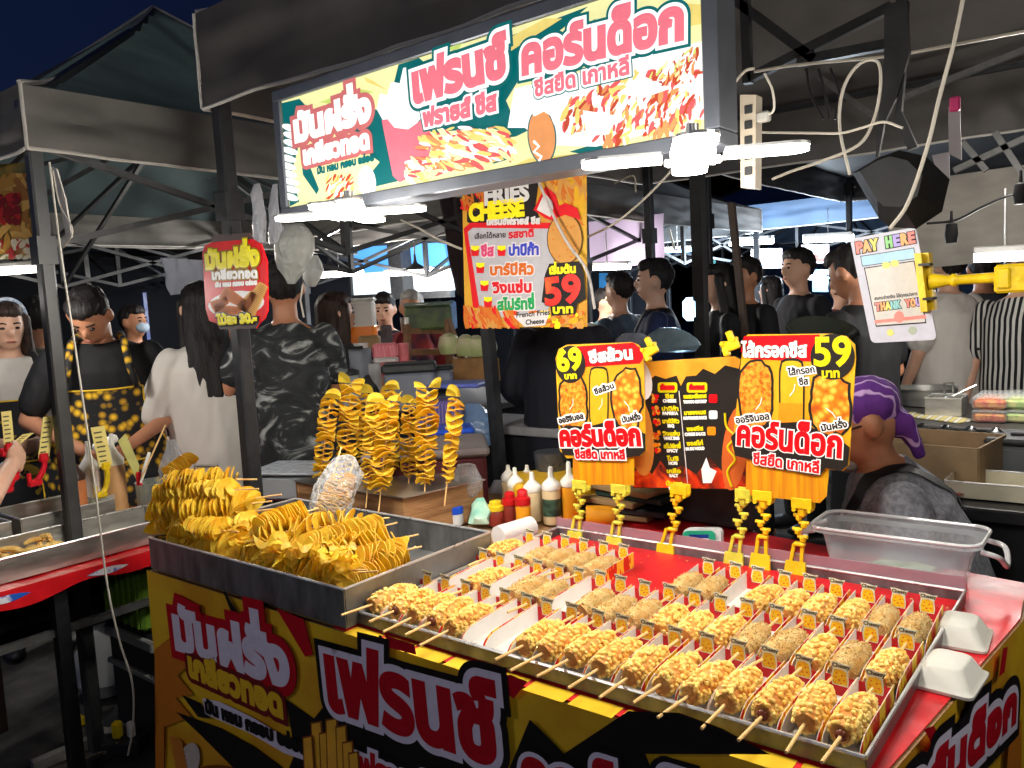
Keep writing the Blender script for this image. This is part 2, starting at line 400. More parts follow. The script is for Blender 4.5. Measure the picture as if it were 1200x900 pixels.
def tent(label, x0, y0, x1, y1, zb, vh, peak, fab, fabv, legmat=STEEL, w=.048, bars=True, vis=(1, 1, 1, 1), group=None, apron=True, seed=0, flat=.0):
    t = thing('canopy_tent', label, 'tent', ((x0+x1)/2, (y0+y1)/2, 0), 0, group)
    zt = zb+vh; cx, cy = (x0+x1)/2, (y0+y1)/2
    mb = MB()
    def roof(u, v):
        d = max(abs(u-.5), abs(v-.5))*2
        z = zt+(peak-zt)*(1-d)**1.25+.02*noise.noise((u*6+seed, v*6, seed))*(1-abs(2*d-1))
        return (x0+(x1-x0)*u, y0+(y1-y0)*v, z)
    mb.grid(roof, 24, 24); mb.build('roof', fab, t)
    mb = MB(); pp = MB()
    cs = [(x0, y0), (x1, y0), (x1, y1), (x0, y1)]
    for i in range(4):
        if not vis[i]: continue
        a, b = Vector((*cs[i], 0)), Vector((*cs[(i+1) % 4], 0)); nn = (b-a).normalized().cross(Vector((0, 0, 1)))
        def val(u, v, a=a, b=b, nn=nn, i=i):
            p = a.lerp(b, u)
            wv = ((.03*noise.noise((u*6+i*5, v*2.2, seed+2.))+.014*noise.noise((u*15, v*5+i, seed)))*min(1, 3*v)+.008*math.sin(v*9+u*4)*v)*(1 if 0 < u < 1 else .2)
            return p+nn*(.004+wv)+Vector((0, 0, zt-vh*v-.012*math.sin(PI*u)*v))
        mb.grid(val, 60, 14)
        pp.tube([val(k/40, 1) for k in range(41)], .0065, 5)
        pp.tube([val(0, k/4)+nn*.003 for k in range(5)], .006, 5)
    mb.build('valance', fabv, t)
    for c in cs: pp.tube([(c[0]*(1-s)+cx*s, c[1]*(1-s)+cy*s, zt+(peak-zt)*s**1.25+.006) for s in np.linspace(0, 1, 13)], .008, 5)
    pp.build('piping', PIPE, t)
    for i, c in enumerate(cs):
        q = MB(); dx = w*.78*(1 if c[0] < cx else -1); dy = w*.78*(1 if c[1] < cy else -1)
        q.box((c[0]+dx, c[1]+dy, zt/2-.02), (w, w, zt-.04), b=.006); q.box((c[0]+dx, c[1]+dy, .01), (w*1.7, w*1.7, .02))
        q.box((c[0]+dx, c[1]+dy, zt-.1), (w*1.35, w*1.35, .12)); q.box((c[0]+dx, c[1]+dy, zb-.32), (w*1.35, w*1.35, .09))
        q.build('leg', legmat, t)
    if bars:
        q = MB(); e = .06; zh, zl = zb+.03, zb-.30
        C4 = [(x0+e, y0+e), (x1-e, y0+e), (x1-e, y1-e), (x0+e, y1-e)]
        for i in range(4):
            a, b = C4[i], C4[(i+1) % 4]; m = ((a[0]+b[0])/2, (a[1]+b[1])/2)
            for p0, p1 in ((a, m), (m, b)):
                q.bar((*p0, zh), (*p1, zl), .022); q.bar((*p0, zl), (*p1, zh), .022)
            q.bar((*m, zl), (*m, zh), .03)
            zc = zh+(peak-zt)*.45
            q.bar((*m, zh), (cx, cy, zc), .022); q.bar((*m, zl), (cx, cy, zc+.05), .022)
            q.bar((*C4[i], zt-.02), (cx, cy, peak-.05), .026)
        q.bar((cx, cy, peak-.7), (cx, cy, peak-.03), .035)
        q.build('truss', legmat, t)
    return t
OUR = tent('dark grey canopy over the potato and corn dog stall', -2.47, 1.56, .56, 4.52, 2.19, .30, 3.1, FAB, FAB, w=.05, seed=1, bars=False)
LEFT = tent('dark green grey canopy with pointed roof at the left stall', -5.86, 1.15, -2.84, 3.83, 2.075, .20, 3.22, FAB2, M('canopy_fabric_warm', (88, 86, 83), .75, var=.25, scale=4, bump=.5, bscale=7), legmat=M('dark_leg', (70, 71, 72), .4, .35, var=.1), w=.045, seed=2)
tent('small tip of a grey canopy left of the pointed green one', -9.2, 1.6, -6.2, 4.6, 2.1, .2, 3.3, FAB2, FAB, seed=3)
tent('grey canopy behind the pointed green canopy', -5.9, 4.5, -2.9, 7.5, 2.05, .2, 3.1, FAB, FAB, seed=4)
tent('grey canopy behind the stall, over the drinking customers', -2.2, 4.68, .8, 7.7, 2.26, .2, 3.1, FABD, FABD, seed=5, bars=False)
tent('blue lit canopy far back behind the black shirted men', -4.4, 8.4, -1.4, 11.4, 2.15, .25, 3.1, FABB, FABB, seed=6)
tent('blue lit canopy far back at the right', -1.2, 8.4, 1.8, 11.4, 2.15, .25, 3.1, FABB, FABB, seed=7)
tent('blue lit canopy far back behind the drinks stall', -7.6, 8.0, -4.6, 11.0, 2.15, .25, 3.1, FABB, FABB, seed=8)
tent('grey canopy at the right over the deli counter', .75, 3.6, 3.6, 6.4, 2.2, .2, 3.0, FABD, FABD, seed=9, bars=False)
# light bars of the inner frame seen under our canopy at upper right
def px_bars(name, segs, y, w, mat, parent):
    q = MB()
    for a, b in segs: q.bar(Yp(*a, y), Yp(*b, y), w)
    return q.build(name, mat, parent)
px_bars('truss', [((872, -40), (877, 98)), ((800, -45), (955, 70)), ((878, 92), (1045, 8)), ((935, 72), (1040, 52))], 3.0, .032, STEEL, OUR)
q = MB(); z4 = 2.46
for a, b in (((-2.42, 1.62), (.5, 1.62)), ((-2.42, 4.46), (.5, 4.46)), ((-2.42, 1.62), (-2.42, 4.46)), ((.5, 1.62), (.5, 4.46))): q.bar((*a, z4), (*b, z4), .022)
for c in ((-2.42, 1.62), (.5, 1.62), (-2.42, 4.46), (.5, 4.46)): q.bar((*c, 2.47), (-.95, 3.04, 3.05), .026)
q.build('truss', STEEL, OUR)
px_bars('truss', [((1118, 200), (1210, 158)), ((1128, 166), (1156, 200)), ((1166, 155), (1204, 212)), ((1050, 118), (1210, 55)), ((935, 72), (1032, 142))], 4.2, .026, STEELG, OUR)
# posts
q = MB(); q.bar(Yp(570, 372, 2.72), Yp(594, 640, 2.72), .045); a = Yp(596, 660, 2.72); q.bar(Yp(594, 640, 2.72), (a.x, a.y, 0), .045)
q.build('tent_pole', STEEL, label='slanting black pole under the hanging french fries banner', cat='pole')
q = MB(); a = Yp(817, 210, 3.6); q.bar((a.x, a.y, 0), (a.x, a.y, 2.3), .055); q.build('tent_pole', STEEL, label='black pole beside the glowing blue lantern', cat='pole')
q = MB(); q.bar(Yp(857, 238, 4.4), Yp(876, 420, 4.4), .035); a = Yp(876, 420, 4.4); q.bar(a, (a.x+.05, a.y, 0), .035); q.build('tent_pole', M('brown_pole', (88, 74, 66), .5, .2), label='thin brown tilted pole in front of the black shirted customers', cat='pole')
q = MB(); q.bar((-.135, 1.93, 0), (-.135, 1.93, 1.46), .05); q.build('stand_post', M('matt_black', (22, 22, 24), .6, var=.1), label='black upright post at the right end of the stall table', cat='post')
q = MB(); a = Yp(106, 330, 2.9); q.bar(Yp(98, 290, 2.9), (a.x+.03, a.y, 0), .035); q.build('tent_pole', STEELG, label='thin grey pole behind the head of the apron seller', cat='pole')
q = MB(); a = Yp(167, 330, 3.4); q.bar((a.x, a.y, 0), (a.x, a.y, 1.75), .03); q.build('tent_pole', M('blue_paint', (38, 74, 150), .4), label='blue pole between apron seller and long haired woman', cat='pole')
# ---- lit things need lamps
LED = M('led_white', (255, 250, 238), .5, var=0, emit=14)
LEDF = M('led_white_far', (255, 250, 240), .5, var=0, emit=7)
LEDB = M('led_blue', (120, 190, 255), .5, var=0, emit=7)
HUB = M('lamp_aluminium', (190, 190, 188), .35, .6)
def point(name, loc, e, col=(1, .95, .86), r=.06):
    l = bpy.data.lights.new(name, 'POINT'); l.energy = e; l.color = col; l.shadow_soft_size = r
    o = bpy.data.objects.new(name, l); COL.objects.link(o); o.location = loc; return o
def fan_lamp(loc, rot, label, e, group='four blade work lamps'):
    t = thing('led_lamp', label, 'lamp', loc, rot, group)
    x, y, z = loc; q = MB(); R = RZ(rot)
    q.lathe([(.009, .056), (.012, .056), (.012, .040), (.034, .038), (.036, .034), (.035, .030)], 20, loc)
    for k in range(16):
        a = 2*PI*k/16; q.box((x+.046*math.cos(a), y+.046*math.sin(a), z-.009), (.010, .004, .009), RZ(a))
    q.build('hub', HUB, t)
    q = MB(); q.lathe([(.034, .030), (.041, .006), (.038, -.010), (.025, -.015), (.001, -.016)], 22, loc); q.build('core_light', LED, t)
    for k in range(4):
        a = rot+k*PI/2; q = MB(); ca, sa = math.cos(a), math.sin(a)
        Rk = RZ(a); pts = []
        for th in np.linspace(-PI/2, PI/2, 9): pts.append((.165+.034*math.cos(th), .034*math.sin(th)))
        pts = [(.055, -.030)]+pts+[(.055, .030)]
        q.prism([Rk @ Vector((px, py, -.004*0))+Vector((x, y, z-.006-.1*0)) for px, py in pts], (0, 0, 1), .008)
        b = q.build('blade', LED, t)
        q = MB(); q.prism([Rk @ Vector((px*1.01, py*1.06, 0))+Vector((x, y, z+.0025)) for px, py in pts], (0, 0, 1), .005); q.build('heat_sink', HUB, b)
    l = point('lamp_light', (x, y, z-.06), e, r=.15); l['kind'] = 'light'
    return t
L2 = Dp(812, 183, 1.46); L1 = Dp(410, 250, 2.06)
fan_lamp(tuple(L2), math.radians(28), 'bright four blade lamp hanging under the right end of the lit sign', 17)
fan_lamp((.42, 1.40, 1.98), math.radians(28), 'third four blade lamp at the far right end of the stall front', 13)
fan_lamp(tuple(L1), math.radians(28), 'bright four blade lamp hanging under the left end of the lit sign', 30)
def tube_lamp(a, b, r, label, mat, e=0, col=(1, .96, .9), group='lamps of the other stalls', name='tube_lamp'):
    q = MB(); a, b = Vector(a), Vector(b); d = (b-a).normalized()
    t = thing(name, label, 'lamp', tuple((a+b)/2), 0, group)
    r *= .75; q.tube([a, b], r, 10); q.build('tube', mat, t)
    q = MB(); up = Vector((0, 0, r*1.1)); q.box((a+b)/2+up, ((b-a).length, r*2.2, r*1.2), d.to_track_quat('X', 'Z').to_matrix(), b=.004); q.tube([(a+b)/2+up, (a+b)/2+up*2+Vector((0, 0, .2))], .004, 5)
    q.build('fitting', HUB, t)
    if e: point('lamp_light', tuple((a+b)/2-Vector((0, 0, .1))), e, col)
tube_lamp(Dp(-60, 322, 2.9), Dp(46, 314, 3.0), .022, 'tube lamp over the left stall trays beside the food banner', LEDF, 8)
tube_lamp(Yp(372, 323, 4.2), Yp(424, 319, 4.2), .03, 'white lamp above the long haired woman in grey', LEDF, 40)
tube_lamp(Yp(452, 321, 4.8), Yp(524, 317, 4.8), .03, 'white lamp in front of the blue screen', LEDF, 36)
tube_lamp(Yp(686, 314, 4.9), Yp(738, 312, 4.9), .028, 'white lamp under the lilac sheet', LEDF, 40)
tube_lamp(Yp(776, 294, 7.0), Yp(812, 292, 7.0), .03, 'bluish tube lamp right of the lilac sheet', LEDB, 60, (.6, .8, 1))
tube_lamp(Yp(855, 285, 7.6), Yp(906, 282, 7.6), .04, 'white tube lamp above the left lit menu board', LEDF, 80, (.75, .88, 1))
tube_lamp(Yp(942, 281, 7.6), Yp(1000, 278, 7.6), .04, 'white tube lamp above the right lit menu board', LEDF, 80, (.75, .88, 1))
tube_lamp(Yp(1142, 301, 3.6), Yp(1215, 298, 3.6), .03, 'white tube lamp above the striped shirt customer', LEDF, 13)
point('lamp_light', (-4.4, 2.6, 1.95), 20, (1, .93, .82)); point('lamp_light', (-.4, 3.2, 2.0), 9, (1, .93, .84))
# lamps of the stall across the aisle, behind the camera
for x, y, lb in ((.9, -1.5, 'white tube lamp on a post across the aisle, right one'), (-2.6, -1.3, 'white tube lamp on a post across the aisle, left one')):
    tube_lamp((x-.5, y, 2.35), (x+.5, y, 2.35), .025, lb, LEDF, 21, (1, .95, .88), 'lamps across the aisle'); q = MB(); q.bar((x, y-.1, 0), (x, y-.1, 2.5), .04); q.bar((x, y-.1, 2.48), (x, y+.02, 2.48), .03); q.build('lamp_post', STEEL, label=lb.replace('white tube lamp on a', 'black').replace('across', 'carrying a lamp across'), cat='post')
# blue lantern
q = MB(); a = Dp(813, 362, 3.9); q.box(a, (.09, .09, .11), b=.02); o = q.build('lantern', M('lantern_blue', (170, 220, 255), .4, var=0, emit=6), label='small glowing blue lantern beside the black pole', cat='lantern')
# hanging pendant lamps
def pendant(p, r, label, lit=True):
    t = thing('pendant_lamp', label, 'lamp', tuple(p), 0, 'lamps of the other stalls')
    q = MB(); q.lathe([(.008, .12), (.012, .07), (.02, .05), (r, 0), (r*.98, -.004), (.018, .04)], 18, p); q.tube([Vector(p)+Vector((0, 0, .1)), Vector(p)+Vector((.02, 0, .35))], .004, 5); q.build('lamp_shade', STEEL, t)
    q = MB(); q.ell(Vector(p)+Vector((0, 0, .0)), (r*.6, r*.6, .025)); q.build('bulb', LEDF if lit else STEEL, t)
pendant(Yp(387, 318, 3.9), .09, 'small shaded lamp hanging beside the big white plastic bag')
pendant(Yp(487, 316, 4.6), .10, 'small black shaded lamp hanging before the blue screen')
# ---- blue screen, lilac sheet, light grey sheet, dark curtain
t = thing('light_panel', 'large glowing blue and white panel behind the drinks stall', 'panel', tuple(Yp(470, 345, 5.2)))
c = [Yp(410, 290, 5.2), Yp(520, 284, 5.2), Yp(530, 340, 5.2), Yp(414, 346, 5.2)]; mid = [c[0].lerp(c[3], .55), c[1].lerp(c[2], .52)]
q = MB(); q.prism([c[0], c[1], mid[1], mid[0]], (0, 1, 0), .04); q.build('upper_panel', M('panel_blue', (84, 160, 246), .5, var=.12, scale=1.5, emit=1.0), t)
q = MB(); q.prism([mid[0], mid[1], c[2], c[3]], (0, 1, 0), .04); q.build('lower_panel', M('panel_white', (226, 240, 250), .5, var=.1, scale=1.5, emit=1.15), t)
q = MB(); q.bar(c[0]+Vector((0, -.02, .0)), c[3]+Vector((0, -.02, -.1)), .03); q.bar(Yp(468, 285, 5.15), Yp(474, 350, 5.15), .16); q.bar(c[3]+Vector((0, 0, -.03)), c[2]+Vector((0, 0, -.03)), .06); q.build('frame', STEEL, t)
def sheet(name, label, cat, quad, mat, wav=.02, fr=6, seed=0, nrm=(0, -1, 0)):
    q = MB(); n = Vector(nrm)
    def fn(u, v):
        p = quad[0].lerp(quad[1], u).lerp(quad[3].lerp(quad[2], u), v)
        return p+n*wav*(math.sin(u*fr*PI+seed)*(.3+.7*v)+noise.noise((u*5, v*2, seed)))
    q.grid(fn, 36, 12); return q.build(name, mat, label=label, cat=cat)
sheet('hanging_sheet', 'lilac sheet hanging behind the french fries banner', 'sheet', [Yp(672, 262, 5.3), Yp(778, 250, 5.3), Yp(778, 309, 5.3), Yp(668, 316, 5.3)], M('lilac_cloth', (120, 108, 128), .8, var=.1, scale=3), .02, 5)
sheet('hanging_sheet', 'light grey sheet hanging behind the black bag at the right', 'sheet', [Yp(1030, 218, 4.9), Yp(1250, 186, 4.9), Yp(1250, 297, 4.9), Yp(1052, 318, 4.9)], M('grey_sheet', (158, 152, 143), .6, var=.1, scale=6, stretch=(1, 1, 3)), .006, 9)
sheet('curtain', 'dark maroon curtain hanging beside the french fries banner', 'curtain', [Yp(512, 222, 3.3), Yp(560, 215, 3.3), Yp(560, 365, 3.3), Yp(536, 340, 3.3)], M('dark_cloth', (46, 34, 36), .9, var=.2), .03, 3)
sheet('curtain', 'dark blue cloth hanging behind the apron seller', 'curtain', [Yp(150, 425, 2.9), Yp(240, 425, 2.9), Yp(250, 640, 2.9), Yp(150, 640, 2.9)], M('navy_cloth', (18, 24, 66), .8, var=.2), .03, 4)
sheet('hanging_sheet', 'creased pale sheet hanging above the long haired woman', 'sheet', [Dp(188, 302, 4.4), Dp(240, 305, 4.4), Dp(243, 342, 4.4), Dp(200, 346, 4.4)], M('pale_sheet', (186, 190, 205), .8, var=.06), .02, 2)
sheet('hanging_sheet', 'long grey sheet hanging low across the back stalls', 'sheet', [Yp(560, 255, 8.2), Yp(690, 240, 8.2), Yp(690, 280, 8.2), Yp(560, 300, 8.2)], M('dusk_sheet', (70, 82, 104), .8, var=.1), .04, 6)
# dark background stall back wall far behind (closes the market)
sheet('stall_backdrop', 'dark blue stall backdrop far behind the customers', 'backdrop', [Vector((-4.6, 12.0, 2.3)), Vector((3.0, 12.0, 2.3)), Vector((3.0, 12.0, 0)), Vector((-4.6, 12.0, 0))], M('backdrop_blue', (30, 48, 74), .9, var=.3, scale=2), .05, 9)
sheet('stall_backdrop', 'dark stall backdrop far behind the drinks stall', 'backdrop', [Vector((-9.6, 8.6, 2.4)), Vector((-4.7, 8.6, 2.4)), Vector((-4.7, 8.6, 0)), Vector((-9.6, 8.6, 0))], M('backdrop_dark', (26, 28, 36), .9, var=.3, scale=2), .05, 9)
sheet('stall_backdrop', 'dark stall backdrop behind the left stall sellers', 'backdrop', [Vector((-9.8, 2.0, 2.2)), Vector((-7.2, 6.2, 2.2)), Vector((-7.2, 6.2, 0)), Vector((-9.8, 2.0, 0))], M('backdrop_dark', (26, 28, 36)), .05, 9, nrm=(1, -.5, 0))
# far lit menu boards
for nm, (x0, y0, x1, y1), lb, cc in (('menu_board', (880, 292, 916, 315), 'lit pinkish food picture board far back, left one', (226, 190, 190)), ('menu_board', (939, 287, 971, 309), 'lit brownish food picture board far back, right one', (196, 166, 150))):
    t = thing(nm, lb, 'menu board', tuple(Yp((x0+x1)/2, y1, 7.9)))
    b = Board(t, lambda x, y: Yp(x, y, 7.9), (0, -1, 0))
    b.shape('board', [(x0, y0), (x1, y0-1), (x1, y1-1), (x0, y1)], M('lit_board', (238, 222, 226), .5, var=.05, emit=.5), .0, .02)
    b.cluster('food_picture', (x0+4, y0+6, x1-4, y1-4), 40, [M('lit_pic_a', cc, .5, emit=.4), M('lit_pic_b', (150, 70, 56), .5, emit=.4), M('lit_pic_c', (120, 150, 190), .5, emit=.4)], 7, .004, seed=int(x0), lw=.7)
for (x0, y0, x1, y1), lb, cc in (((942, 312, 952, 328), 'small white notice far back under the right food board', (210, 205, 200)), ((952, 316, 972, 342), 'blue notice far back behind the short haired man', (96, 130, 170)), ((702, 320, 724, 342), 'blue notice behind the capped customer', (70, 150, 210)), ((826, 305, 838, 365), 'dark green lit board behind the blue lantern', (16, 70, 66))):
    q = MB(); q.prism([Yp(x0, y0, 7.8), Yp(x1, y0, 7.8), Yp(x1, y1, 7.8), Yp(x0, y1, 7.8)], (0, 1, 0), .015)
    q.build('notice', M('notice_%d' % x0, cc, .6, var=.15, scale=9), label=lb, cat='notice')
# ================================================================== SIGNS
def flat(name, c, rough=.5, emit=0, coat=.0): return M(name, c, rough, var=.05, scale=40, emit=emit, coat=coat, spec=.2)
NY = (0, -1, 0)
# ---- big lit sign
YS = 1.5
def PS(x, y): return Yp(x, y, YS)
t = thing('lightbox_sign', 'long glowing sign with pink Thai lettering under the front canopy edge', 'sign', tuple(Yp(585, 205, YS)))
a, c = PS(329.8, 119), PS(827, 153); x0, x1, z0, z1 = a.x, c.x, c.z, a.z
q = MB(); bw = .032
for cx, cz, w, h in (((x0+x1)/2, z1+bw/2, x1-x0+2*bw, bw), ((x0+x1)/2, z0-bw/2, x1-x0+2*bw, bw), (x0-bw/2, (z0+z1)/2, bw, z1-z0), (x1+bw/2, (z0+z1)/2, bw, z1-z0)):
    q.box((cx, YS+.035, cz), (w, .09, h), b=.003)
q.build('frame', M('sign_frame', (86, 90, 98), .4, .4, var=.08), t)
q = MB(); q.box(((x0+x1)/2, YS+.072, (z0+z1)/2), (x1-x0+.02, .012, z1-z0+.02)); q.build('back_panel', STEEL, t)
EM = .66
Lbg = flat('lit_cream', (252, 246, 176), emit=EM); Lte = flat('lit_teal', (4, 106, 108), emit=.6); Lwh = flat('lit_white', (255, 255, 250), emit=.8)
Lpk = flat('lit_pink', (236, 118, 134), emit=EM); Lrd = flat('lit_red', (226, 92, 92), emit=EM); Lye = flat('lit_yellow', (238, 214, 120), emit=EM)
Lor = flat('lit_orange', (226, 150, 92), emit=EM); Lbr = flat('lit_brown', (190, 72, 48), emit=EM); Lgr = flat('lit_green', (206, 226, 120), emit=EM); Lbl = flat('lit_blue', (90, 110, 190), emit=EM); Lrim = flat('lit_rim', (206, 112, 112), emit=.62)
B = Board(t, PS, NY)
q = MB(); q.box(((x0+x1)/2, YS+.004, (z0+z1)/2), (x1-x0, .006, z1-z0)); q.build('lit_face', Lbg, t)
B.shape('printed_shape', [[(331, 121), (352, 116), (362, 127), (344, 140), (350, 175), (342, 205), (352, 236), (341, 242)], [(352, 165), (375, 222), (372, 228), (356, 205)], [(398, 172), (440, 128), (452, 132), (462, 150), (470, 212), (440, 219), (434, 205), (446, 190), (430, 178)],
    [(455, 132), (462, 100), (468, 76), (492, 68), (506, 80), (560, 66), (600, 42), (690, 8), (660, 34), (622, 60), (700, 22), (640, 70), (610, 92), (594, 118), (606, 146), (622, 152), (606, 160), (588, 163), (560, 152), (520, 154), (500, 170), (470, 158)],
    [(640, 112), (740, 84), (770, 70), (810, 62), (760, 60), (700, 80)], [(668, 178), (700, 168), (716, 176), (690, 182)], [(566, 188), (590, 178), (600, 186), (580, 192)]], Lte, .003)
B.shape('printed_shape', [[(600, 60), (660, 22), (640, 22), (597, 45)], [(430, 96), (455, 106), (440, 96), (428, 90)], [(760, 40), (826, 28), (826, 6), (800, 4)], [(560, 215), (620, 186), (700, 178), (640, 196)]], Lye, .0034)
B.shape('printed_shape', [[(375, 120), (420, 104), (440, 108), (388, 122)], [(520, 54), (545, 48), (536, 62)]], Lgr, .0034)
# cream spirals at the left edge, glow behind the corn dogs
rr = random.Random(3)
B.shape('food_picture', [oval(341+2*math.sin(k), 150+k*9, 10, 4, 10, .3) for k in range(10)], Lwh, .0042)
B.cluster('food_picture', (385, 206, 415, 232), 60, [Lye, Lor, Lwh, Lbr], 12, .0042, 5, .25, -1.1)
B.shape('food_picture', [oval(432, 214, 10, 20, 16, -.1)], Lwh, .0043)
B.shape('printed_shape', [[(596, 150), (604, 104), (640, 96), (826, 48), (826, 140), (700, 172), (640, 170), (616, 150)]], Lwh, .0036)
# fries carton (drawn)
B.shape('fries_carton', [[(443, 128), (447, 110), (455, 112), (460, 96), (470, 98), (474, 80), (484, 78), (487, 92), (498, 80), (506, 92), (500, 132), (478, 160), (455, 150)]], Lwh, .0046)
B.shape('fries_carton', [[(449, 141), (456, 140), (464, 150), (480, 152), (494, 142), (500, 122), (508, 168), (500, 200), (470, 214), (462, 206)]], Lpk, .0052)
B.cluster('food_picture', (478, 150, 606, 216), 230, [Lye, Lwh, Lwh, Lor, Lrd, Lbg], 20, .0056, 6, .28, .3, [(470, 214), (486, 186), (496, 166), (530, 150), (560, 136), (590, 150), (606, 172), (600, 184), (520, 206)])
B.cluster('food_picture', (655, 84, 826, 178), 300, [Lbr, Lrd, Lor, Lwh, Lye], 18, .0056, 8, .3, -1.2, [(662, 150), (664, 118), (690, 110), (740, 90), (820, 58), (822, 92), (790, 106), (826, 118), (826, 148), (715, 172), (690, 156)])
B.shape('food_picture', [[(686, 130), (724, 136), (716, 158), (690, 160)], [(726, 110), (756, 90), (790, 104), (756, 116)]], Lwh, .0092)
B.cluster('food_picture', (765, 58, 822, 100), 60, [Lor, Lbr, Lgr, Lbg], 12, .0092, 9, .25, -1.2, [(762, 90), (815, 56), (822, 62), (818, 84), (780, 100)])
# cartoon corn dog, drawn plain (no face)
B.shape('food_picture', [oval(637, 160, 17, 33, 24, -.08)], Lte, .0060); B.shape('food_picture', [oval(637, 160, 15.5, 31, 24, -.08)], Lor, .0066)
q = MB(); q.tube([B.pt(p, .0075) for p in ((628, 134), (640, 128), (650, 134), (655, 146))], .006, 6); q.tube([B.pt(p, .0075) for p in ((628, 166), (634, 172), (628, 178), (637, 184), (634, 189))], .003, 6); q.build('food_picture', Lwh, t)
B.words('มันฝรั่ง', (347, 166), (438, 139), 22, [(6.0, Lrim), (2.3, Lwh)], .0064)
B.words('เกลียวทอด', (358, 193), (436, 173), 15, [(4.6, Lrim), (1.5, Lwh)], .0068)
B.words('มัน หอม กรอบ อร่อย', (374, 204), (441, 188), 6, [(.7, Lte)], .0070)
B.words('เฟรนช์', (487, 121), (598, 87), 32, [(9.5, Lte), (6.5, Lwh), (3, Lpk)], .0100)
B.words('ฟรายส์ ชีส', (500, 149), (586, 129), 15, [(5.0, Lte), (3.4, Lwh), (1.4, Lpk)], .0102)
B.words('คอร์นด็อก', (614, 88), (806, 45), 31, [(9.5, Lte), (6.5, Lwh), (3, Lpk)], .0100)
B.words('ชีสยืด เกาหลี', (630, 114), (742, 87), 14, [(4.2, Lte), (3.0, Lwh), (1.0, Lpk)], .0100)
# ---- French fries cheese banner
YF = 2.3
def PF(x, y): return Yp(x, y, YF)
t = thing('price_banner', 'hanging yellow and red french fries cheese flavour banner', 'banner', tuple(PF(616, 384)))
B = Board(t, PF, NY)
Fy = flat('print_yellow', (212, 160, 34)); Fk = flat('print_black', (34, 30, 30)); Fw = flat('print_white', (208, 205, 205)); Fr = flat('print_red', (206, 24, 34)); Fo = flat('print_orange', (196, 98, 28))
Fg = flat('print_green', (30, 150, 80)); Fb = flat('print_blue', (56, 66, 180)); Fp = flat('print_pink', (206, 66, 112)); Fly = flat('print_lemon', (250, 226, 30)); Fgr = flat('print_grey_white', (172, 170, 176)); Fbr = flat('print_fry_brown', (196, 110, 40)); Ftan = flat('print_potato', (196, 140, 70))
B.shape('sheet', [(541, 205), (687, 190), (688, 383), (545, 384)], M('banner_print', (212, 164, 40), .5, c2=(198, 138, 34), scale=6, thr=(.3, .7)), .0, .003)
B.cluster('food_picture', (640, 196, 686, 262), 60, [Fy, Fo, Fbr, Ftan], 34, .001, 3, .18, 1.1)
B.shape('printed_shape', [(548, 226), (560, 212), (634, 200), (628, 240), (636, 266), (566, 270), (548, 260)], Fk, .0032)
B.cluster('food_picture', (542, 222, 568, 246), 40, [Fo, Fbr, Fr], 14, .004, 4, .2, 1.2)
B.shape('printed_shape', [(544, 268), (552, 261), (648, 261), (650, 284), (566, 290), (563, 362), (555, 360)], Fr, .0036)
B.shape('printed_shape', [(549, 272), (555, 267), (644, 268), (648, 276), (652, 340), (640, 372), (560, 372), (563, 362)], Fgr, .0042)
B.shape('printed_shape', [(626, 246), (640, 218), (652, 228), (662, 262), (640, 256)], Fr, .0040); B.shape('printed_shape', [(630, 246), (639, 226), (648, 236), (652, 258)], Fw, .0046)
B.cluster('food_picture', (546, 360, 608, 383), 90, [Fo, Fbr, Ftan, Fr], 22, .0050, 5, .2, 1.25)
B.cluster('food_picture', (620, 366, 686, 383), 60, [Fy, Ftan, Fly, Fo], 12, .0050, 6, .6)
B.shape('printed_shape', [oval(663, 280, 21, 30, 24)], Fk, .0060); B.shape('food_picture', [oval(663, 280, 20, 29, 24)], Ftan, .0066)
B.shape('food_picture', [[(645, 258), (650, 244), (664, 238), (678, 244), (682, 258), (664, 252)]], Fr, .0072)
rr = random.Random(5); B.shape('food_picture', [oval(663+rr.uniform(-14, 14), 282+rr.uniform(-22, 22), 1.3, 1, 8) for k in range(16)], Fbr, .0072)
B.shape('printed_shape', [[(640, 322), (645, 309), (680, 306), (686, 322), (688, 350), (678, 356), (676, 368), (648, 370), (646, 358), (636, 354)]], Fk, .0072)
B.words('FRENCH', (552, 224), (630, 211), 15, [(1.2, Fw)], .0050); B.words('FRIES', (568, 240), (621, 234), 15, [(1.2, Fw)], .0050); B.words('CHEESE', (551, 259), (615, 252), 15, [(1.4, Fly)], .0050)
B.words('เฟรนช์ฟรายส์ ชีส', (571, 263.5), (634, 262), 5.4, [(.6, Fw)], .0050)
B.words('เลือกได้หลาย', (557, 280), (594, 278), 4.6, [(.2, Fk)], .0054); B.words('รสชาติ', (597, 279), (627, 277), 6.5, [(.5, Fr)], .0054)
for txt, a, b, m in (('ชีส', (565, 300), (580, 299.5), Fp), ('ปาปิก้า', (597, 299), (633, 298), Fb), ('บาร์บีคิว', (575, 322), (627, 321), Fo), ('วิงแซ่บ', (579, 343), (625, 342), Fr), ('สไปร์ทซี่', (584, 363), (628, 361.5), Fg)):
    B.words(txt, a, b, 9.2, [(1.9, Fw), (.8, m)], .0054)
for cx, cy in ((558, 293), (589, 293), (564, 313), (569, 334), (573, 353)):
    B.shape('fries_icon', [[(cx-5, cy-5), (cx+5, cy-5), (cx+4, cy+3), (cx-4, cy+3)]], Fly, .0056); B.shape('fries_icon', [[(cx-5, cy-1), (cx, cy+1), (cx+5, cy-1), (cx+4, cy+7), (cx-4, cy+7)]], Fr, .0062)
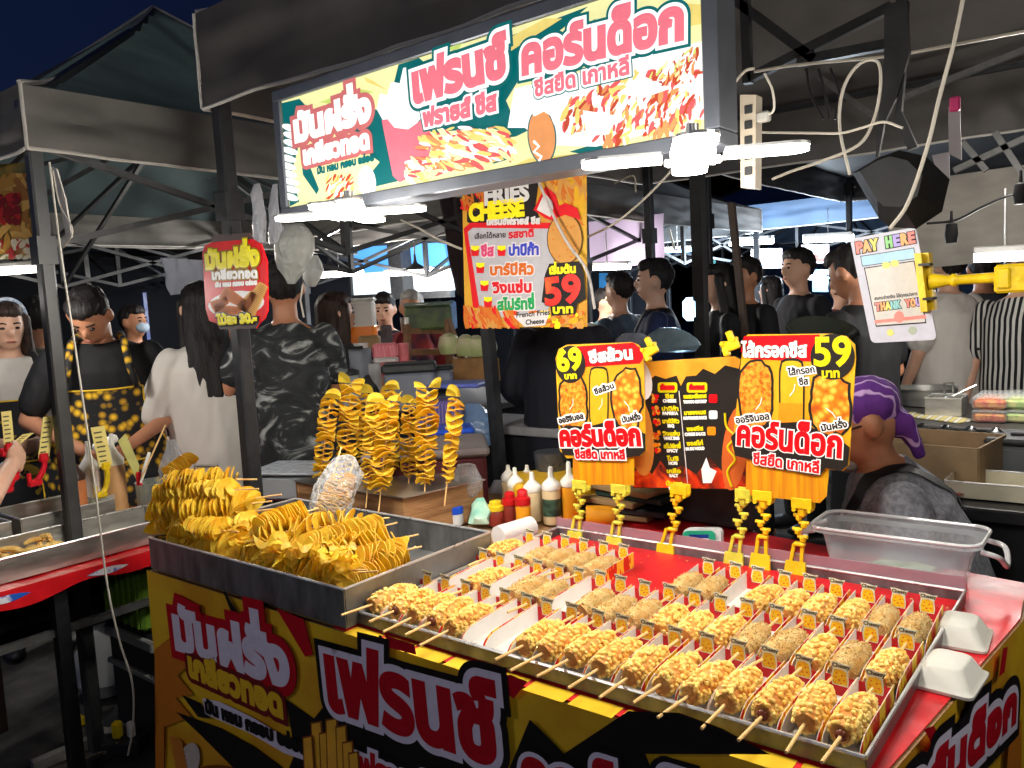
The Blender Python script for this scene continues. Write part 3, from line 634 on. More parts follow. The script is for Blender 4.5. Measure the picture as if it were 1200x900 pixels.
B.words('เริ่มต้น', (645, 321), (677, 319), 6.6, [(.7, Fly)], .0086); B.words('59', (640, 357), (684, 352), 24, [(2.4, Fk), (1.6, M('price_print', (226, 40, 30), .5, c2=(244, 196, 30), scale=1.2, thr=(.45, .55)))], .0086); B.words('บาท', (649, 367), (674, 366), 6.6, [(.7, Fly)], .0086)
B.shape('printed_shape', [(602, 370), (646, 364), (640, 381), (616, 383)], Fw, .0058)
B.words('French Fries', (606, 372), (646, 368.5), 4.6, [(.2, Fk)], .0066, .15); B.words('Cheese', (617, 380.5), (639, 378.5), 4.6, [(.2, Fk)], .0066, .15)
q = MB(); q.tube(smooth_path([Yp(628, 205, 2.27), Yp(645, 245, 2.27), Yp(664, 283, 2.26), Yp(688, 318, 2.27), Yp(697, 362, 2.28)], 6), .005, 6); q.build('rope', M('rope_white', (196, 190, 186), .9, bump=.6, bscale=300), label='white rope hanging across the french fries banner', cat='rope')
# ---- corn dog price boards on clips
By = M('board_yellow', (216, 150, 18), .4, c2=(222, 168, 28), scale=8, thr=(.4, .6)); Bo = flat('board_orange', (240, 140, 24), .35); Bk = flat('board_black', (40, 36, 34), .35); Br = flat('board_red', (222, 16, 26), .35); Bw = flat('board_white', (248, 246, 244), .35); Bl = flat('board_lemon', (226, 208, 20), .35)
Pcr = pattern('print_crumb', (180, 84, 14), (222, 142, 36), (236, 182, 76), 'noise', 90, .35, (.38, .52)); Ppo = pattern('print_potato_cubes', (232, 188, 72), (214, 132, 24), (186, 84, 20), 'voronoi', 60, .35, (.25, .55)); Pch = flat('print_cheese', (214, 166, 36), .35); Psa = flat('print_sausage', (240, 140, 30), .35)
def price_board(label, P, n, outer, tail, pill, pilltxt, blob, num, numtxt, baht, pics, words, black, main, sub, mid=None):
    t = thing('price_board', label, 'price sign', tuple(P(*tail[2])))
    B = Board(t, P, n)
    B.shape('board', outer, By, .0, .003); B.shape('board', tail, M('board_tail', (216, 160, 20), .35, c2=(206, 122, 24), scale=9, thr=(.4, .62), stretch=(8, 1, .4)), -.004, .003)
    B.shape('printed_shape', pill, Br, .0006); B.words(*pilltxt, [(1.6, Bk), (.9, Bw)], .0012)
    for kind, pts in pics:
        c = [sum(p[i] for p in pts)/len(pts) for i in (0, 1)]
        if kind is not Psa: B.shape('printed_shape', [(c[0]+(x-c[0])*1.16, c[1]+(y-c[1])*1.07) for x, y in pts], Bk, .0008)
        B.shape('food_picture', pts, kind, .0014 if kind is not Psa else .0018)
    B.shape('printed_shape', blob, Bk, .0020); B.words(*numtxt, [(1.3, Bl)], .0026); B.words(*baht, [(.6, Bl)], .0026)
    for w in words: B.words(*w, [(2.0, Bw), (.45, Bk)], .0024)
    for (ax, ay), (bx, by) in black[1]:
        q = MB(); q.tube([B.pt((ax, ay), .0022), B.pt(((ax+bx)/2+2, (ay+by)/2), .0022), B.pt((bx, by), .0022)], .0012, 5); q.build('arrow', Bw, t)
    B.shape('printed_shape', black[0], Bk, .0030)
    B.words(*main, [(3.0, Bw), (1.6, Br)], .0036); B.words(*sub, [(2.0, Bw), (.7, Br)], .0036)
    return t
def bumpy(cx, cy, rx, ry, n=30, amp=.06, seed=0, p=3):
    r2 = random.Random(seed); out = []
    for k in range(n):
        a = 2*PI*k/n; c, s = math.cos(a), math.sin(a); k2 = (abs(c)**p+abs(s)**p)**(-1/p)*(1+r2.uniform(-amp, amp)); out.append((cx+rx*c*k2, cy+ry*s*k2))
    return out
def P69(x, y): return Yp(x, y, 1.945)
price_board('yellow corn dog price board reading 69 baht', P69, NY,
    [(651, 420), (655, 409), (664, 404), (740, 401), (748, 404), (754, 412), (757, 528), (752, 534), (664, 537), (656, 528)], [(670, 520), (742, 520), (742, 569), (671, 568)],
    [(676, 406), (742, 401.5), (751, 408), (755, 418), (750, 426), (686, 430)], ('ชีสล้วน', (691, 425), (743, 420), 10), oval(669, 427, 17.5, 22, 28), 0, ('69', (654, 435), (684, 431), 19), ('บาท', (662, 444), (677, 443), 5),
    [(Pcr, bumpy(672, 474, 15, 34, seed=1)), (Pch, bumpy(702, 466, 10, 34, amp=.01, p=6)), (Ppo, bumpy(735, 468, 16, 36, seed=2, amp=.09, p=2.4))],
    [('ออริจินอล', (656, 496), (685, 490), 5), ('ชีสล้วน', (698, 462), (721, 454), 5), ('มันฝรั่ง', (730, 495), (752, 491), 5)],
    ([(654, 505), (664, 498), (690, 500), (718, 492), (730, 500), (757, 508), (757, 528), (750, 534), (734, 536), (730, 540), (676, 538), (672, 533), (660, 533)], [((668, 480), (672, 467)), ((706, 467), (702, 480)), ((732, 470), (738, 482))]),
    ('คอร์นด็อก', (657, 522), (753, 521), 17), ('ชีสยืด เกาหลี', (675, 536.5), (734, 537.5), 7.5))
def P59(x, y): return Yp(x, y, 1.925)
price_board('larger yellow corn dog price board reading 59 baht', P59, NY,
    [(871, 398), (876, 392), (975, 391), (992, 394), (1002, 404), (1003, 420), (995, 545), (988, 552), (960, 549), (862, 534), (858, 526)], [(874, 530), (972, 540), (968, 582), (960, 590), (873, 580)],
    [(872, 394), (960, 392), (966, 410), (958, 424), (880, 421), (868, 412)], ('ไส้กรอกชีส', (870, 418), (946, 418), 12), oval(976, 418, 26, 27, 30), 0, ('59', (953, 428), (999, 428), 26), ('บาท', (963, 442), (985, 442), 7.5),
    [(Pcr, bumpy(886, 463, 18.5, 38, seed=4)), (Pch, bumpy(928, 464, 13, 41, amp=.01, p=6)), (Psa, [(913, 472), (941, 473), (938, 506), (911, 504)]), (Ppo, bumpy(973, 474, 22, 34, seed=5, amp=.08, p=3))],
    [('ออริจินอล', (863, 496), (903, 491), 6), ('ไส้กรอก', (925, 440), (956, 436), 6), ('ชีส', (937, 451), (948, 450), 6), ('มันฝรั่ง', (963, 505), (994, 500), 6)],
    ([(857, 512), (864, 504), (884, 503), (900, 496), (940, 494), (956, 503), (985, 515), (996, 524), (994, 545), (986, 552), (968, 548), (962, 556), (956, 557), (886, 544), (880, 538), (862, 534)], [((886, 480), (893, 466)), ((932, 450), (926, 464)), ((968, 478), (980, 490))]),
    ('คอร์นด็อก', (863, 520), (988, 536), 22), ('ชีสยืด เกาหลี', (883, 542.5), (961, 554), 9.5))
# ---- menu board
def PM(x, y): return Yp(x, y, 2.0)
t = thing('menu_board', 'black menu board with melted cheese and flames between the price boards', 'menu board', tuple(PM(808, 575)))
B = Board(t, PM, NY)
B.shape('board', [(742, 428), (748, 424), (862, 417), (872, 422), (877, 574), (742, 572)], Bk, .0, .003)
Bch = flat('melted_cheese', (240, 166, 50), .35); Bfl = pattern('print_flames', (60, 14, 8), (214, 50, 14), (250, 150, 30), 'noise', 14, .35, (.38, .55), dist=1.2)
B.shape('printed_shape', [(743, 428), (748, 424.5), (861, 417.5), (868, 421), (866, 432), (850, 428), (838, 438), (824, 432), (816, 440), (804, 441), (798, 452), (793, 440), (780, 444), (768, 440), (760, 446), (752, 434), (744, 436)], Bch, .0008)
B.shape('printed_shape', [(743, 571), (744, 552), (756, 545), (764, 556), (774, 540), (784, 553), (800, 545), (816, 556), (832, 536), (846, 552), (860, 530), (875, 545), (876, 573)], Bfl, .0008)
B.shape('food_picture', [oval(750, 510, 16, 48, 24, -.12)], M('print_corndog', (216, 140, 60), .35, var=.1), .0012); B.shape('food_picture', [oval(752, 445, 12, 24, 20, -.2)], Bw, .0011)
B.shape('food_picture', [oval(862, 525, 15, 50, 24, .12)], M('print_hotdog', (200, 96, 40), .35, var=.1), .0012)
q = MB(); q.tube([B.pt(p[:2], .003) for p in smooth_path([(850, 484, 0), (852, 500, 0), (862, 512, 0), (853, 524, 0), (862, 538, 0), (853, 552, 0), (858, 570, 0)], 4)], .003, 6); q.build('printed_shape', Bl, t)
B.shape('printed_shape', [[(822, 550), (828, 536), (832, 548), (840, 552), (834, 566), (824, 566)]], Bw, .0014)
q = MB(); q.tube([B.pt((796, 458), .0016), B.pt((806, 566), .0016)], .0012, 4); q.build('printed_shape', Bw, t)
for x0, x1, y, w in ((771, 794, 453, 'เลือกผง'), (805, 829, 453, 'เลือกซอส')):
    B.shape('printed_shape', rrect(x0, y-5, x1, y+7, 3), Bl, .0014); B.words(w, (x0+3, y+3.5), (x1-3, y+3.5), 4.6, [(.6, Br)], .0020)
y = 465
for th, en in (('ชีส', 'CHEESE'), ('ปาปิก้า', 'PAPRIKA'), ('บาร์บีคิว', 'BBQ'), ('วิงแซ่บ', 'WINGZ ZAAB'), ('สไปร์ทซี่', 'SPICY'), ('โนริ', 'NORI'), ('เกลือ', 'SALT'), ('น้ำตาล', 'SUGAR')):
    k = (y-465)/105*6; w1 = min(20, 3.4*len(th)); w2 = min(18, 2.6*len(en)); cx = 785+k
    B.words(th, (cx-w1/2, y+1.5), (cx+w1/2, y+1.5), 3.6, [(.45, Bl)], .0020); B.words(en, (cx-w2/2, y+6.3), (cx+w2/2, y+6.3), 2.7, [(.35, Bw)], .0020)
    if y < 530: B.cluster('food_picture', (765+k*.5, y-3, 772+k*.5, y+6), 14, [Bo, Ppo, Br], 5, .0016, int(y), .8)
    y += 14.6
for th, en, y in (('ซอสมะเขือเทศ', 'TOMATO KETCHUP', 466), ('มายองเนส', 'MAYONNAISE SAUCE', 485), ('ซอสชีส', 'CHEESE SAUCE', 504), ('ซอสไก่', 'SAI DU WOUD', 521)):
    w1 = min(27, 3.2*len(th)); w2 = min(27, 2.0*len(en)); cx = 815
    B.words(th, (cx-w1/2, y+1), (cx+w1/2, y), 3.6, [(.45, Bl)], .0020); B.words(en, (cx-w2/2, y+6.6), (cx+w2/2, y+5.8), 2.6, [(.35, Bw)], .0020)
for (cx, cy), m in (((836, 466), Br), ((836, 485), Bw), ((834, 504), Bo)): B.shape('food_picture', rrect(cx-5, cy-4, cx+5, cy+6, 2), m, .0016)
# ---- pay here sign and its yellow clamp arm
YP_ = 2.2
def PP(x, y): return Yp(x, y, YP_)
t = thing('payment_sign', 'pastel pay here sign held by a yellow clamp arm', 'sign', tuple(PP(1045, 401)))
B = Board(t, PP, NY)
Q = [(996, 280), (1073, 266), (1098, 398), (1021, 402)]
def qp(pts): return warp(pts, (0, 0, 10, 16), Q)
B.shape('board', qp(rrect(0, 0, 10, 16, .7)), flat('pastel_lilac', (196, 196, 208), .4), .0, .003)
B.shape('printed_shape', qp([(1.0, 2.8), (9.2, 2.8), (9.2, 4.4), (1.0, 4.4)]), Bk, .0005); B.shape('printed_shape', qp([(1.1, 2.9), (9.1, 2.9), (9.1, 4.3), (1.1, 4.3)]), flat('pastel_blue', (168, 206, 226), .4), .0009)
B.shape('printed_shape', qp([(1.2, 4.6), (8.9, 4.6), (8.9, 13.6), (1.2, 13.6)]), Bk, .0005); B.shape('printed_shape', qp([(1.35, 4.75), (8.75, 4.75), (8.75, 13.4), (1.35, 13.4)]), flat('pastel_cream', (206, 202, 196), .4), .0009)
Pc = [flat('pastel_%d' % i, c, .4) for i, c in enumerate([(238, 140, 130), (240, 176, 120), (238, 218, 120), (150, 206, 140), (176, 160, 220), (150, 205, 205)])]
def row(txt, a, b, hh, cols, st, z=.0016):
    n = len(txt); A, E_ = qp([a, b])
    for i, ch in enumerate(txt):
        if ch == ' ': continue
        p = lambda k: (A[0]+(E_[0]-A[0])*k/n, A[1]+(E_[1]-A[1])*k/n)
        B.words(ch, p(i+.06), p(i+.94), hh, [(st*1.9, Bk), (st, Pc[cols[i % len(cols)]])], z)
row('PAY HERE', (.5, 2.3), (9.6, 2.1), 10, [0, 1, 2, 3, 3, 4, 1, 0], 1.1)
row('THANK YOU', (1.7, 11.2), (8.6, 11.0), 7, [0, 1, 2, 5, 5, 0, 0, 1, 4], .8)
B.words('สแกนจ่ายเงิน ได้ทุกธนาคาร', qp([(1.8, 9.6)])[0], qp([(8.4, 9.5)])[0], 3, [(.15, Bk)], .0014)
B.shape('printed_shape', [oval(*qp([(4.6, 4.7)])[0], 5, 4, 12), oval(*qp([(5.9, 4.6)])[0], 5, 4, 12)], Pc[2], .0016)
B.shape('printed_shape', [qp([(1.2, 12.6), (9.0, 12.4), (9.0, 12.9), (1.2, 13.1)])], Pc[0], .0014); B.shape('printed_shape', [oval(*qp([(5.0, 12.4)])[0], 6, 7, 14)], Pc[0], .0018)
B.shape('printed_shape', [oval(*qp([(3.2, 14.6)])[0], 4, 4, 12)], Pc[2], .0014); B.shape('printed_shape', [oval(*qp([(6.6, 14.5)])[0], 5, 5, 12)], flat('pastel_sage', (170, 180, 160), .4), .0014)
YEL = M('yellow_plastic', (228, 192, 22), .4, var=.14, scale=40, bump=.15, bscale=90); YEL2 = M('lime_yellow_plastic', (210, 204, 66), .4, var=.14, scale=40, bump=.15, bscale=90)
t = thing('clamp_arm', 'yellow clamp arm gripping the pay here sign from the right', 'clamp', tuple(Yp(1130, 330, 2.180)))
q = MB(); q.prism([Yp(1071, 297, 2.185), Yp(1088, 296, 2.185), Yp(1095, 363, 2.185), Yp(1079, 366, 2.185)], (0, 1, 0), .04); q.prism([Yp(1071, 297, 2.150), Yp(1079, 297, 2.150), Yp(1087, 365, 2.150), Yp(1079, 366, 2.150)], (0, 1, 0), .034); q.build('jaw', YEL, t)
q = MB(); a, b = Yp(1090, 330, 2.190), Yp(1172, 325, 2.190); q.tube([a, a.lerp(b, .3), a.lerp(b, .33), a.lerp(b, .38), a.lerp(b, .41), a.lerp(b, .95), b], [.021, .012, .016, .016, .012, .013, .021], 10); q.build('rod', YEL, t)
q = MB(); c = Yp(1190, 326, 2.190); q.box(c, (.08, .05, .065), b=.006); q.box(Yp(1178, 326, 2.190), (.027, .065, .048), b=.004); q.build('joint', YEL, t)
q = MB(); q.tube([Yp(1183, 317, 2.165), Yp(1183, 317, 2.220)], .006, 8); q.tube([Yp(1183, 336, 2.165), Yp(1183, 336, 2.220)], .006, 8); q.build('bolt', M('orange_bolt', (236, 160, 20), .3), t)
q = MB(); c = Yp(1196, 326, 2.190); e = Yp(1290, 322, 2.190); q.tube([c, e], .016, 8); q.bar((e.x, e.y, 0), (e.x, e.y, 2.180), .03); q.build('upright', YEL, t)
q = MB(); q.prism([Yp(1076, 309, 2.148), Yp(1089, 308, 2.148), Yp(1090, 311, 2.148), Yp(1076, 312, 2.148)], (0, 1, 0), .04); q.build('band', Bk, t); q = MB(); q.prism([Yp(1081, 349, 2.148), Yp(1094, 348, 2.148), Yp(1094, 351, 2.148), Yp(1081, 352, 2.148)], (0, 1, 0), .04); q.build('band', Bk, t)
# ---- red 30 baht sign on the front pole
def P30(x, y): return Yp(x, y, 1.52)
t = thing('hanging_sign', 'red spiral potato price sign hanging on the front pole', 'sign', tuple(P30(276, 386)))
B = Board(t, P30, NY)
B.shape('board', [(237, 296), (240, 288), (250, 283), (296, 280), (306, 286), (313, 306), (314, 364), (310, 374), (303, 380), (300, 385), (258, 386), (254, 379), (245, 376), (241, 362)], Br, .0, .003)
B.shape('printed_shape', [(254, 376), (256, 370), (304, 370), (304, 378), (300, 385), (258, 386)], M('sign_brown', (66, 44, 40), .5), .0007)
B.shape('clip_bar', [(247, 284), (250, 275), (292, 273), (296, 280)], M('sign_brown', (66, 44, 40), .5), .0006, .006)
B.shape('printed_shape', oval(277, 356, 33, 15, 24, -.1), Bw, .0007)
Sp = flat('print_fried_orange', (222, 120, 30), .4); Sp2 = flat('print_fried_gold', (236, 184, 84), .4); Sp3 = flat('print_fried_dark', (190, 96, 30), .4)
for (ax, ay), (bx, by), r, m in (((250, 360), (266, 352), 8, Sp), ((262, 342), (286, 356), 9, Sp), ((254, 364), (282, 364), 8, Sp), ((290, 366), (309, 334), 11, Sp2), ((284, 362), (297, 344), 8, Sp2)):
    n = int(math.hypot(bx-ax, by-ay)/2.4)+3
    an = math.atan2(by-ay, bx-ax)
    B.shape('food_picture', [oval(ax+(bx-ax)*k/n, ay+(by-ay)*k/n, 1.6, r*(1-.4*k/n), 12, an) for k in range(n+1)], m, .0012)
    B.shape('food_picture', [oval(ax+(bx-ax)*(k+.5)/n, ay+(by-ay)*(k+.5)/n, .28, r*.9*(1-.4*k/n), 10, an) for k in range(n)], Sp3, .0018)
Yl2 = flat('sign_lemon', (246, 232, 30), .4); Gl = flat('sign_gold', (150, 120, 20), .4)
B.words('มันฝรั่ง', (241, 314), (305, 309), 14, [(2.6, Gl), (1.6, Yl2)], .0020); B.words('เกลียวทอด', (249, 327), (303, 325), 7.5, [(1.6, Gl), (.7, Bw)], .0020); B.words('มัน หอม กรอบ อร่อย', (253, 336), (302, 333), 3.4, [(.6, Bw)], .0020)
B.words('ไม้ละ 30.-', (256, 380), (302, 377), 7.5, [(1.8, Bk), (.9, Yl2)], .0028)
q = MB(); q.tube([P30(271, 275), Yp(271, 266, 1.54)], .004, 6); q.build('hook', STEEL, t)
# ---- food banner at far left
def PB(x, y): return Yp(x, y, 1.19)
t = thing('food_banner', 'banner with a picture of fried food at the far left under the canopy', 'banner', tuple(PB(10, 305)))
B = Board(t, PB, NY)
B.shape('sheet', [(-60, 196), (40, 190), (44, 302), (-60, 306)], M('banner_green', (56, 74, 34), .5, c2=(150, 120, 50), scale=7, thr=(.4, .6)), .0, .004)
B.cluster('food_picture', (-50, 205, 36, 296), 150, [flat('banner_gold', (176, 128, 50)), flat('banner_tan', (150, 100, 44)), flat('banner_lightgold', (200, 156, 80))], 34, .001, 11, .3)
B.cluster('food_picture', (0, 228, 24, 262), 60, [flat('banner_red', (170, 36, 30)), flat('banner_red2', (120, 24, 20))], 11, .004, 12, .7)
B.cluster('food_picture', (-20, 282, 40, 302), 40, [flat('banner_red', (170, 36, 30)), flat('banner_pale', (200, 190, 160))], 12, .004, 13, .5)
# ================================================================== THE STALL TABLE
TZ = .795
CR = M('cloth_red', (204, 26, 34), .42, var=.22, scale=12, bump=.35, bscale=14)
t = thing('stall_table', 'stall table skirted with a printed yellow and black banner', 'table', (-1.25, 1.75, 0))
T0, T1, T2, T3 = (-2.27, 1.125), (-.30, 1.125), (-.205, 1.93), (-2.36, 2.42)
q = MB(); q.prism([(*T0, TZ-.025), (*T1, TZ-.025), (*T2, TZ-.025), (-.22, 2.17, TZ-.025), (-1.1, 2.3, TZ-.025), (*T3, TZ-.025)], (0, 0, 1), .02); q.build('tabletop', M('plywood', (150, 116, 78), .7, var=.2, stretch=(1, 8, 8)), t)
q = MB(); q.prism([(-2.25, 1.13, TZ), (-.305, 1.13, TZ), (-.21, 1.92, TZ), (-.225, 2.16, TZ), (-1.1, 2.29, TZ), (-1.45, 2.3, TZ), (-1.45, 1.13, TZ)][::1], (0, 0, 1), -.003)
o = q.build('table_cloth', CR, t)
for x, y in ((-2.2, 1.2), (-.36, 1.2), (-2.25, 2.3), (-.4, 2.1)):
    q = MB(); q.bar((x, y, 0), (x, y, TZ-.03), .035); q.build('leg', STEEL, t)
# printed front and side banner
YB = 1.118
def PBn(x, y): return Yp(x, y, YB)
q = MB()
def front(u, v):
    x = -2.262+u*(1.962); z = TZ+.001-v*.77
    return (x, YB+.010*noise.noise((x*3, z*1.6, 3))*min(1, v*5)+.004*noise.noise((x*14, z*3, 8))*v, z)
q.grid(front, 90, 30)
def side(u, v):
    x = -.30+u*.095; y = 1.118+u*.81; z = TZ+.001-v*.77
    k = .012*noise.noise((y*4, z*2, 5))*min(1, v*5)
    return (x+k+.004, y, z)
q.grid(side, 40, 30)
BY = M('banner_yellow', (222, 180, 40), .42, c2=(204, 146, 34), scale=5, thr=(.42, .6), bump=.12, bscale=16)
q.build('banner', BY, t)
B = Board(t, PBn, NY)
Nk = flat('banner_ink_black', (26, 22, 24), .42); Nr = flat('banner_ink_red', (178, 14, 32), .42); Nl = flat('banner_ink_lavender', (214, 206, 226), .42); No = flat('banner_ink_orange', (190, 112, 34), .42); Ny = flat('banner_ink_gold', (222, 180, 40), .42)
Z0 = .010
B.shape('printed_shape', [[(185, 760), (210, 740), (222, 780), (212, 790), (230, 812), (210, 816), (228, 838), (196, 850), (196, 905), (186, 905)]], No, Z0)
B.shape('printed_shape', [[(328, 711), (360, 724), (371, 765), (362, 768)], [(455, 742), (490, 753), (492, 765), (460, 757)]], Nr, Z0+.0005)
B.shape('printed_shape', [[(266, 692), (269, 692), (292, 735), (284, 738)], [(448, 742), (452, 743), (456, 790), (450, 790)], [(210, 832), (260, 850), (300, 872), (345, 905), (330, 930), (280, 900), (240, 860)], [(217, 812), (238, 822), (250, 840), (236, 838)],
    [(340, 818), (372, 840), (384, 825), (470, 850), (600, 900), (625, 840), (665, 880), (740, 830), (800, 832), (850, 850), (905, 880), (760, 880), (770, 905), (880, 960), (560, 960), (330, 930), (350, 880), (345, 850)]], Nk, Z0+.0009)
B.shape('printed_shape', [[(582, 792), (602, 788), (622, 796), (606, 816), (590, 805)]], Nr, Z0+.0005)
# band of coloured cloth edge under the corn dog tray
for i in range(11):
    xa, xb = -1.40+i*.1, -1.31+i*.1
    q = MB(); q.poly([(xa, 1.116, TZ+.0012), (min(xb, -.31), 1.116, TZ+.0012), (min(xb, -.31), 1.158, TZ+.0012), (xa, 1.158, TZ+.0012)]); q.build('printed_edge', Ny, t)
# fries picture and spiral picture
for i, (x, y0, y1, w) in enumerate(((374, 846, 900, 10), (384, 858, 920, 10), (392, 842, 920, 11), (404, 850, 920, 10), (412, 868, 930, 10), (366, 862, 920, 9), (420, 880, 930, 9))):
    B.shape('food_picture', [(x-5.5, y0-2), (x+w-2, y0-4), (x+w+2, y1), (x-3, y1)], M('fry_line', (120, 62, 20), .42), Z0+.0016+i*.0008); B.shape('food_picture', [(x-4, y0), (x+w-4, y0-2), (x+w, y1), (x-1.5, y1)], M('fry_fill', (224, 164, 50), .42), Z0+.0020+i*.0008)
for k in range(11): B.shape('food_picture', [oval(211+k*1.0, 866+k*5, 9, 3.4, 12, .5)], M('fry_fill2', (196, 120, 44), .42), Z0+.0012+k*.0002)
B.shape('printed_shape', [oval(226, 890, 12, 22, 16, .2)], flat('print_pale', (190, 178, 170), .42), Z0+.0010)
B.shape('printed_shape', [oval(258, 905, 28, 11, 18)], M('fry_line', (120, 62, 20)), Z0+.0012)
B.words('มันฝรั่ง', (209, 755), (346, 802), 33, [(10, Nr), (3.2, Nl)], Z0+.0022); B.words('เกลียวทอด', (226, 788), (338, 838), 19, [(6, M('ink_maroon', (110, 14, 22), .42)), (2.0, Ny)], Z0+.0030)
B.shape('printed_shape', [(242, 816), (262, 820), (300, 838), (340, 862), (372, 876), (372, 892), (338, 880), (296, 856), (258, 840), (245, 834)], Nl, Z0+.0020)
B.words('มัน หอม กรอบ อร่อย', (246, 831), (366, 882), 10, [(1.3, Nk)], Z0+.0044)
B.words('เฟรนช์', (388, 823), (592, 892), 55, [(17, Nk), (11, Nl), (4.5, Nr)], Z0+.0030); B.words('ฟรายส์ ชีส', (428, 908), (560, 962), 24, [(10, Nk), (6, Nl), (2, Nr)], Z0+.0030)
B.words('คอร์นด็อก', (618, 950), (930, 1070), 66, [(17, Nk), (11, Nl), (5, Nr)], Z0+.0030)
SN = Vector((.81, -.095, 0)).normalized(); SP0 = Vector((-.292, 1.118, 0))
def PSd(x, y):
    d = ray(x, y); k = (SP0-Vector(CAM)).dot(SN)/Vector(d).dot(SN); return Vector(CAM)+Vector(d)*k
B = Board(t, PSd, SN)
B.shape('printed_shape', [[(1092, 905), (1100, 872), (1112, 868), (1124, 830), (1140, 822), (1150, 830), (1170, 812), (1184, 806), (1184, 850), (1160, 870), (1140, 905)]], Nk, Z0)
B.shape('printed_shape', [[(1168, 758), (1174, 756), (1170, 786), (1163, 792)], [(1074, 852), (1086, 848), (1098, 872), (1104, 890), (1092, 884)]], Nr, Z0+.0004); B.shape('food_picture', [[(1176, 858), (1190, 840), (1190, 905), (1172, 905)]], No, Z0+.0008)
B.words('คอร์นด็อก', (1010, 1000), (1182, 838), 40, [(14, Nk), (8, Nl), (3.4, Nr)], Z0+.0030)
# ================================================================== TRAYS
INOX = M('stainless', (186, 184, 178), .34, .85, var=.2, scale=9, stretch=(1, 1, 4), bump=.12, bscale=18); INOXD = M('stainless_dull', (120, 121, 122), .42, .6, var=.3, scale=9, stretch=(3, 1, 1), bump=.15, bscale=14)
def tray(name, label, x0, y0, x1, y1, z, h, mat, liner=None, th=.0025, cat='tray'):
    t = thing(name, label, cat, ((x0+x1)/2, (y0+y1)/2, z))
    q = MB(); q.box(((x0+x1)/2, (y0+y1)/2, z+.002), (x1-x0, y1-y0, .003))
    for cx, cy, w, d in (((x0+x1)/2, y0, x1-x0, th), ((x0+x1)/2, y1, x1-x0, th), (x0, (y0+y1)/2, th, y1-y0-2*th), (x1, (y0+y1)/2, th, y1-y0-2*th)): q.box((cx, cy, z+h/2+.002), (w, d, h))
    q.build('pan', mat, t)
    q = MB(); e = .0035
    for a, b in (((x0, y0), (x1, y0)), ((x1, y0), (x1, y1)), ((x1, y1), (x0, y1)), ((x0, y1), (x0, y0))): q.tube([(*a, z+h+.003), (*b, z+h+.003)], e, 6)
    q.build('rim', M('bright_rim', (214, 214, 212), .3, .7, var=.05), t)
    if liner:
        q = MB(); q.box(((x0+x1)/2, (y0+y1)/2, z+.0055), (x1-x0-.012, y1-y0-.012, .003)); q.build('liner', liner, t)
    return t
PZ = TZ+.004
tray('deep_tray', 'deep steel tray heaped with spiral potato skewers', -2.255, 1.13, -1.405, 1.64, PZ, .088, INOXD)
tray('shallow_tray', 'shallow steel tray with red liner holding the corn dogs', -1.398, 1.165, -.315, 1.945, PZ, .026, INOXD, CR)
# see-through splash wall at the back of the corn dog tray
q = MB(); q.box((-.86, 1.95, PZ+.03), (1.09, .003, .055)); q.build('back_guard', clear('smoky_plastic', (190, 150, 160), .5, .2), label='low clear plastic guard along the back of the corn dog tray', cat='guard')
# ================================================================== CORN DOGS
WOOD = M('bamboo', (226, 184, 120), .6, var=.1, scale=30, stretch=(1, .1, 1)); 
BAT = M('batter', (226, 164, 82), .45, c2=(204, 128, 54), scale=28, thr=(.4, .66), bump=.5, bscale=160, sss=.15); CUB = M('potato_cube', (252, 216, 122), .36, c2=(244, 186, 80), scale=34, thr=(.42, .68), sss=.15)
CRB = M('crumb', (250, 216, 146), .65, c2=(240, 188, 106), scale=60, thr=(.4, .62), bump=1, bscale=330, sss=.1); SAUS = M('sausage_brown', (110, 52, 30), .25, var=.1)
def dog_proto(kind, seed):
    """lying along Y, tip at +Y, stick to -Y, axis at z = 0"""
    r2 = random.Random(seed); t = thing('corn_dog', 'x', 'corn dog'); KIDS[t] = []
    L, R = .142, .0222 if kind != 'crumb' else .0250
    q = MB(); pr = []
    for i in range(15):
        s = i/14; pr.append((R*min(1, (math.sin(PI*min(1, .12+s*.93)))**.45+.02), -L/2+L*s))
    q.lathe(pr, 18, (0, 0, 0), Matrix.Rotation(-PI/2, 3, 'X'))
    q.v = [tuple(Vector(p)*(1+.10*noise.noise(Vector(p)*70+Vector((seed, 0, 0))))) for p in q.v]
    q.build('batter', CRB if kind == 'crumb' else BAT, t)
    q = MB(); n = 270 if kind == 'cube' else 420
    for i in range(n):
        s = r2.uniform(.02, .99); a = r2.uniform(0, 2*PI); rad = R*min(1, (math.sin(PI*min(1, .12+s*.93)))**.45+.02)
        d = Vector((math.cos(a), 0, math.sin(a))); p = d*(rad+r2.uniform(-.0006, .0028))+Vector((0, -L/2+L*s, 0))
        Rm = Matrix.Rotation(r2.uniform(0, PI), 3, d) @ d.to_track_quat('Z', 'Y').to_matrix() @ Matrix.Rotation(r2.gauss(0, .35), 3, 'X')
        if kind == 'cube': sz = (r2.uniform(.007, .0125), r2.uniform(.0055, .008), r2.uniform(.0055, .0078)); bv = .0018
        else: sz = (r2.uniform(.0015, .0032),)*3; bv = .0005
        q.box(p, sz, Rm, bv)
    q.build('potato_cubes' if kind == 'cube' else 'crumbs', CUB if kind == 'cube' else CRB, t)
    if seed in (1, 5): q = MB(); q.ell((0, -L/2-.001, -.002), (.0095, .007, .0095)); q.build('sausage_end', SAUS, t)
    q = MB(); q.tube([(0, -L/2+.02, -.002), (0, -L/2-.088, -.006)], .0028, 7); q.build('stick', WOOD, t)
    return t
PROTO = [dog_proto('cube', 1), dog_proto('cube', 2), dog_proto('cube', 3), dog_proto('crumb', 4), dog_proto('crumb', 5)]
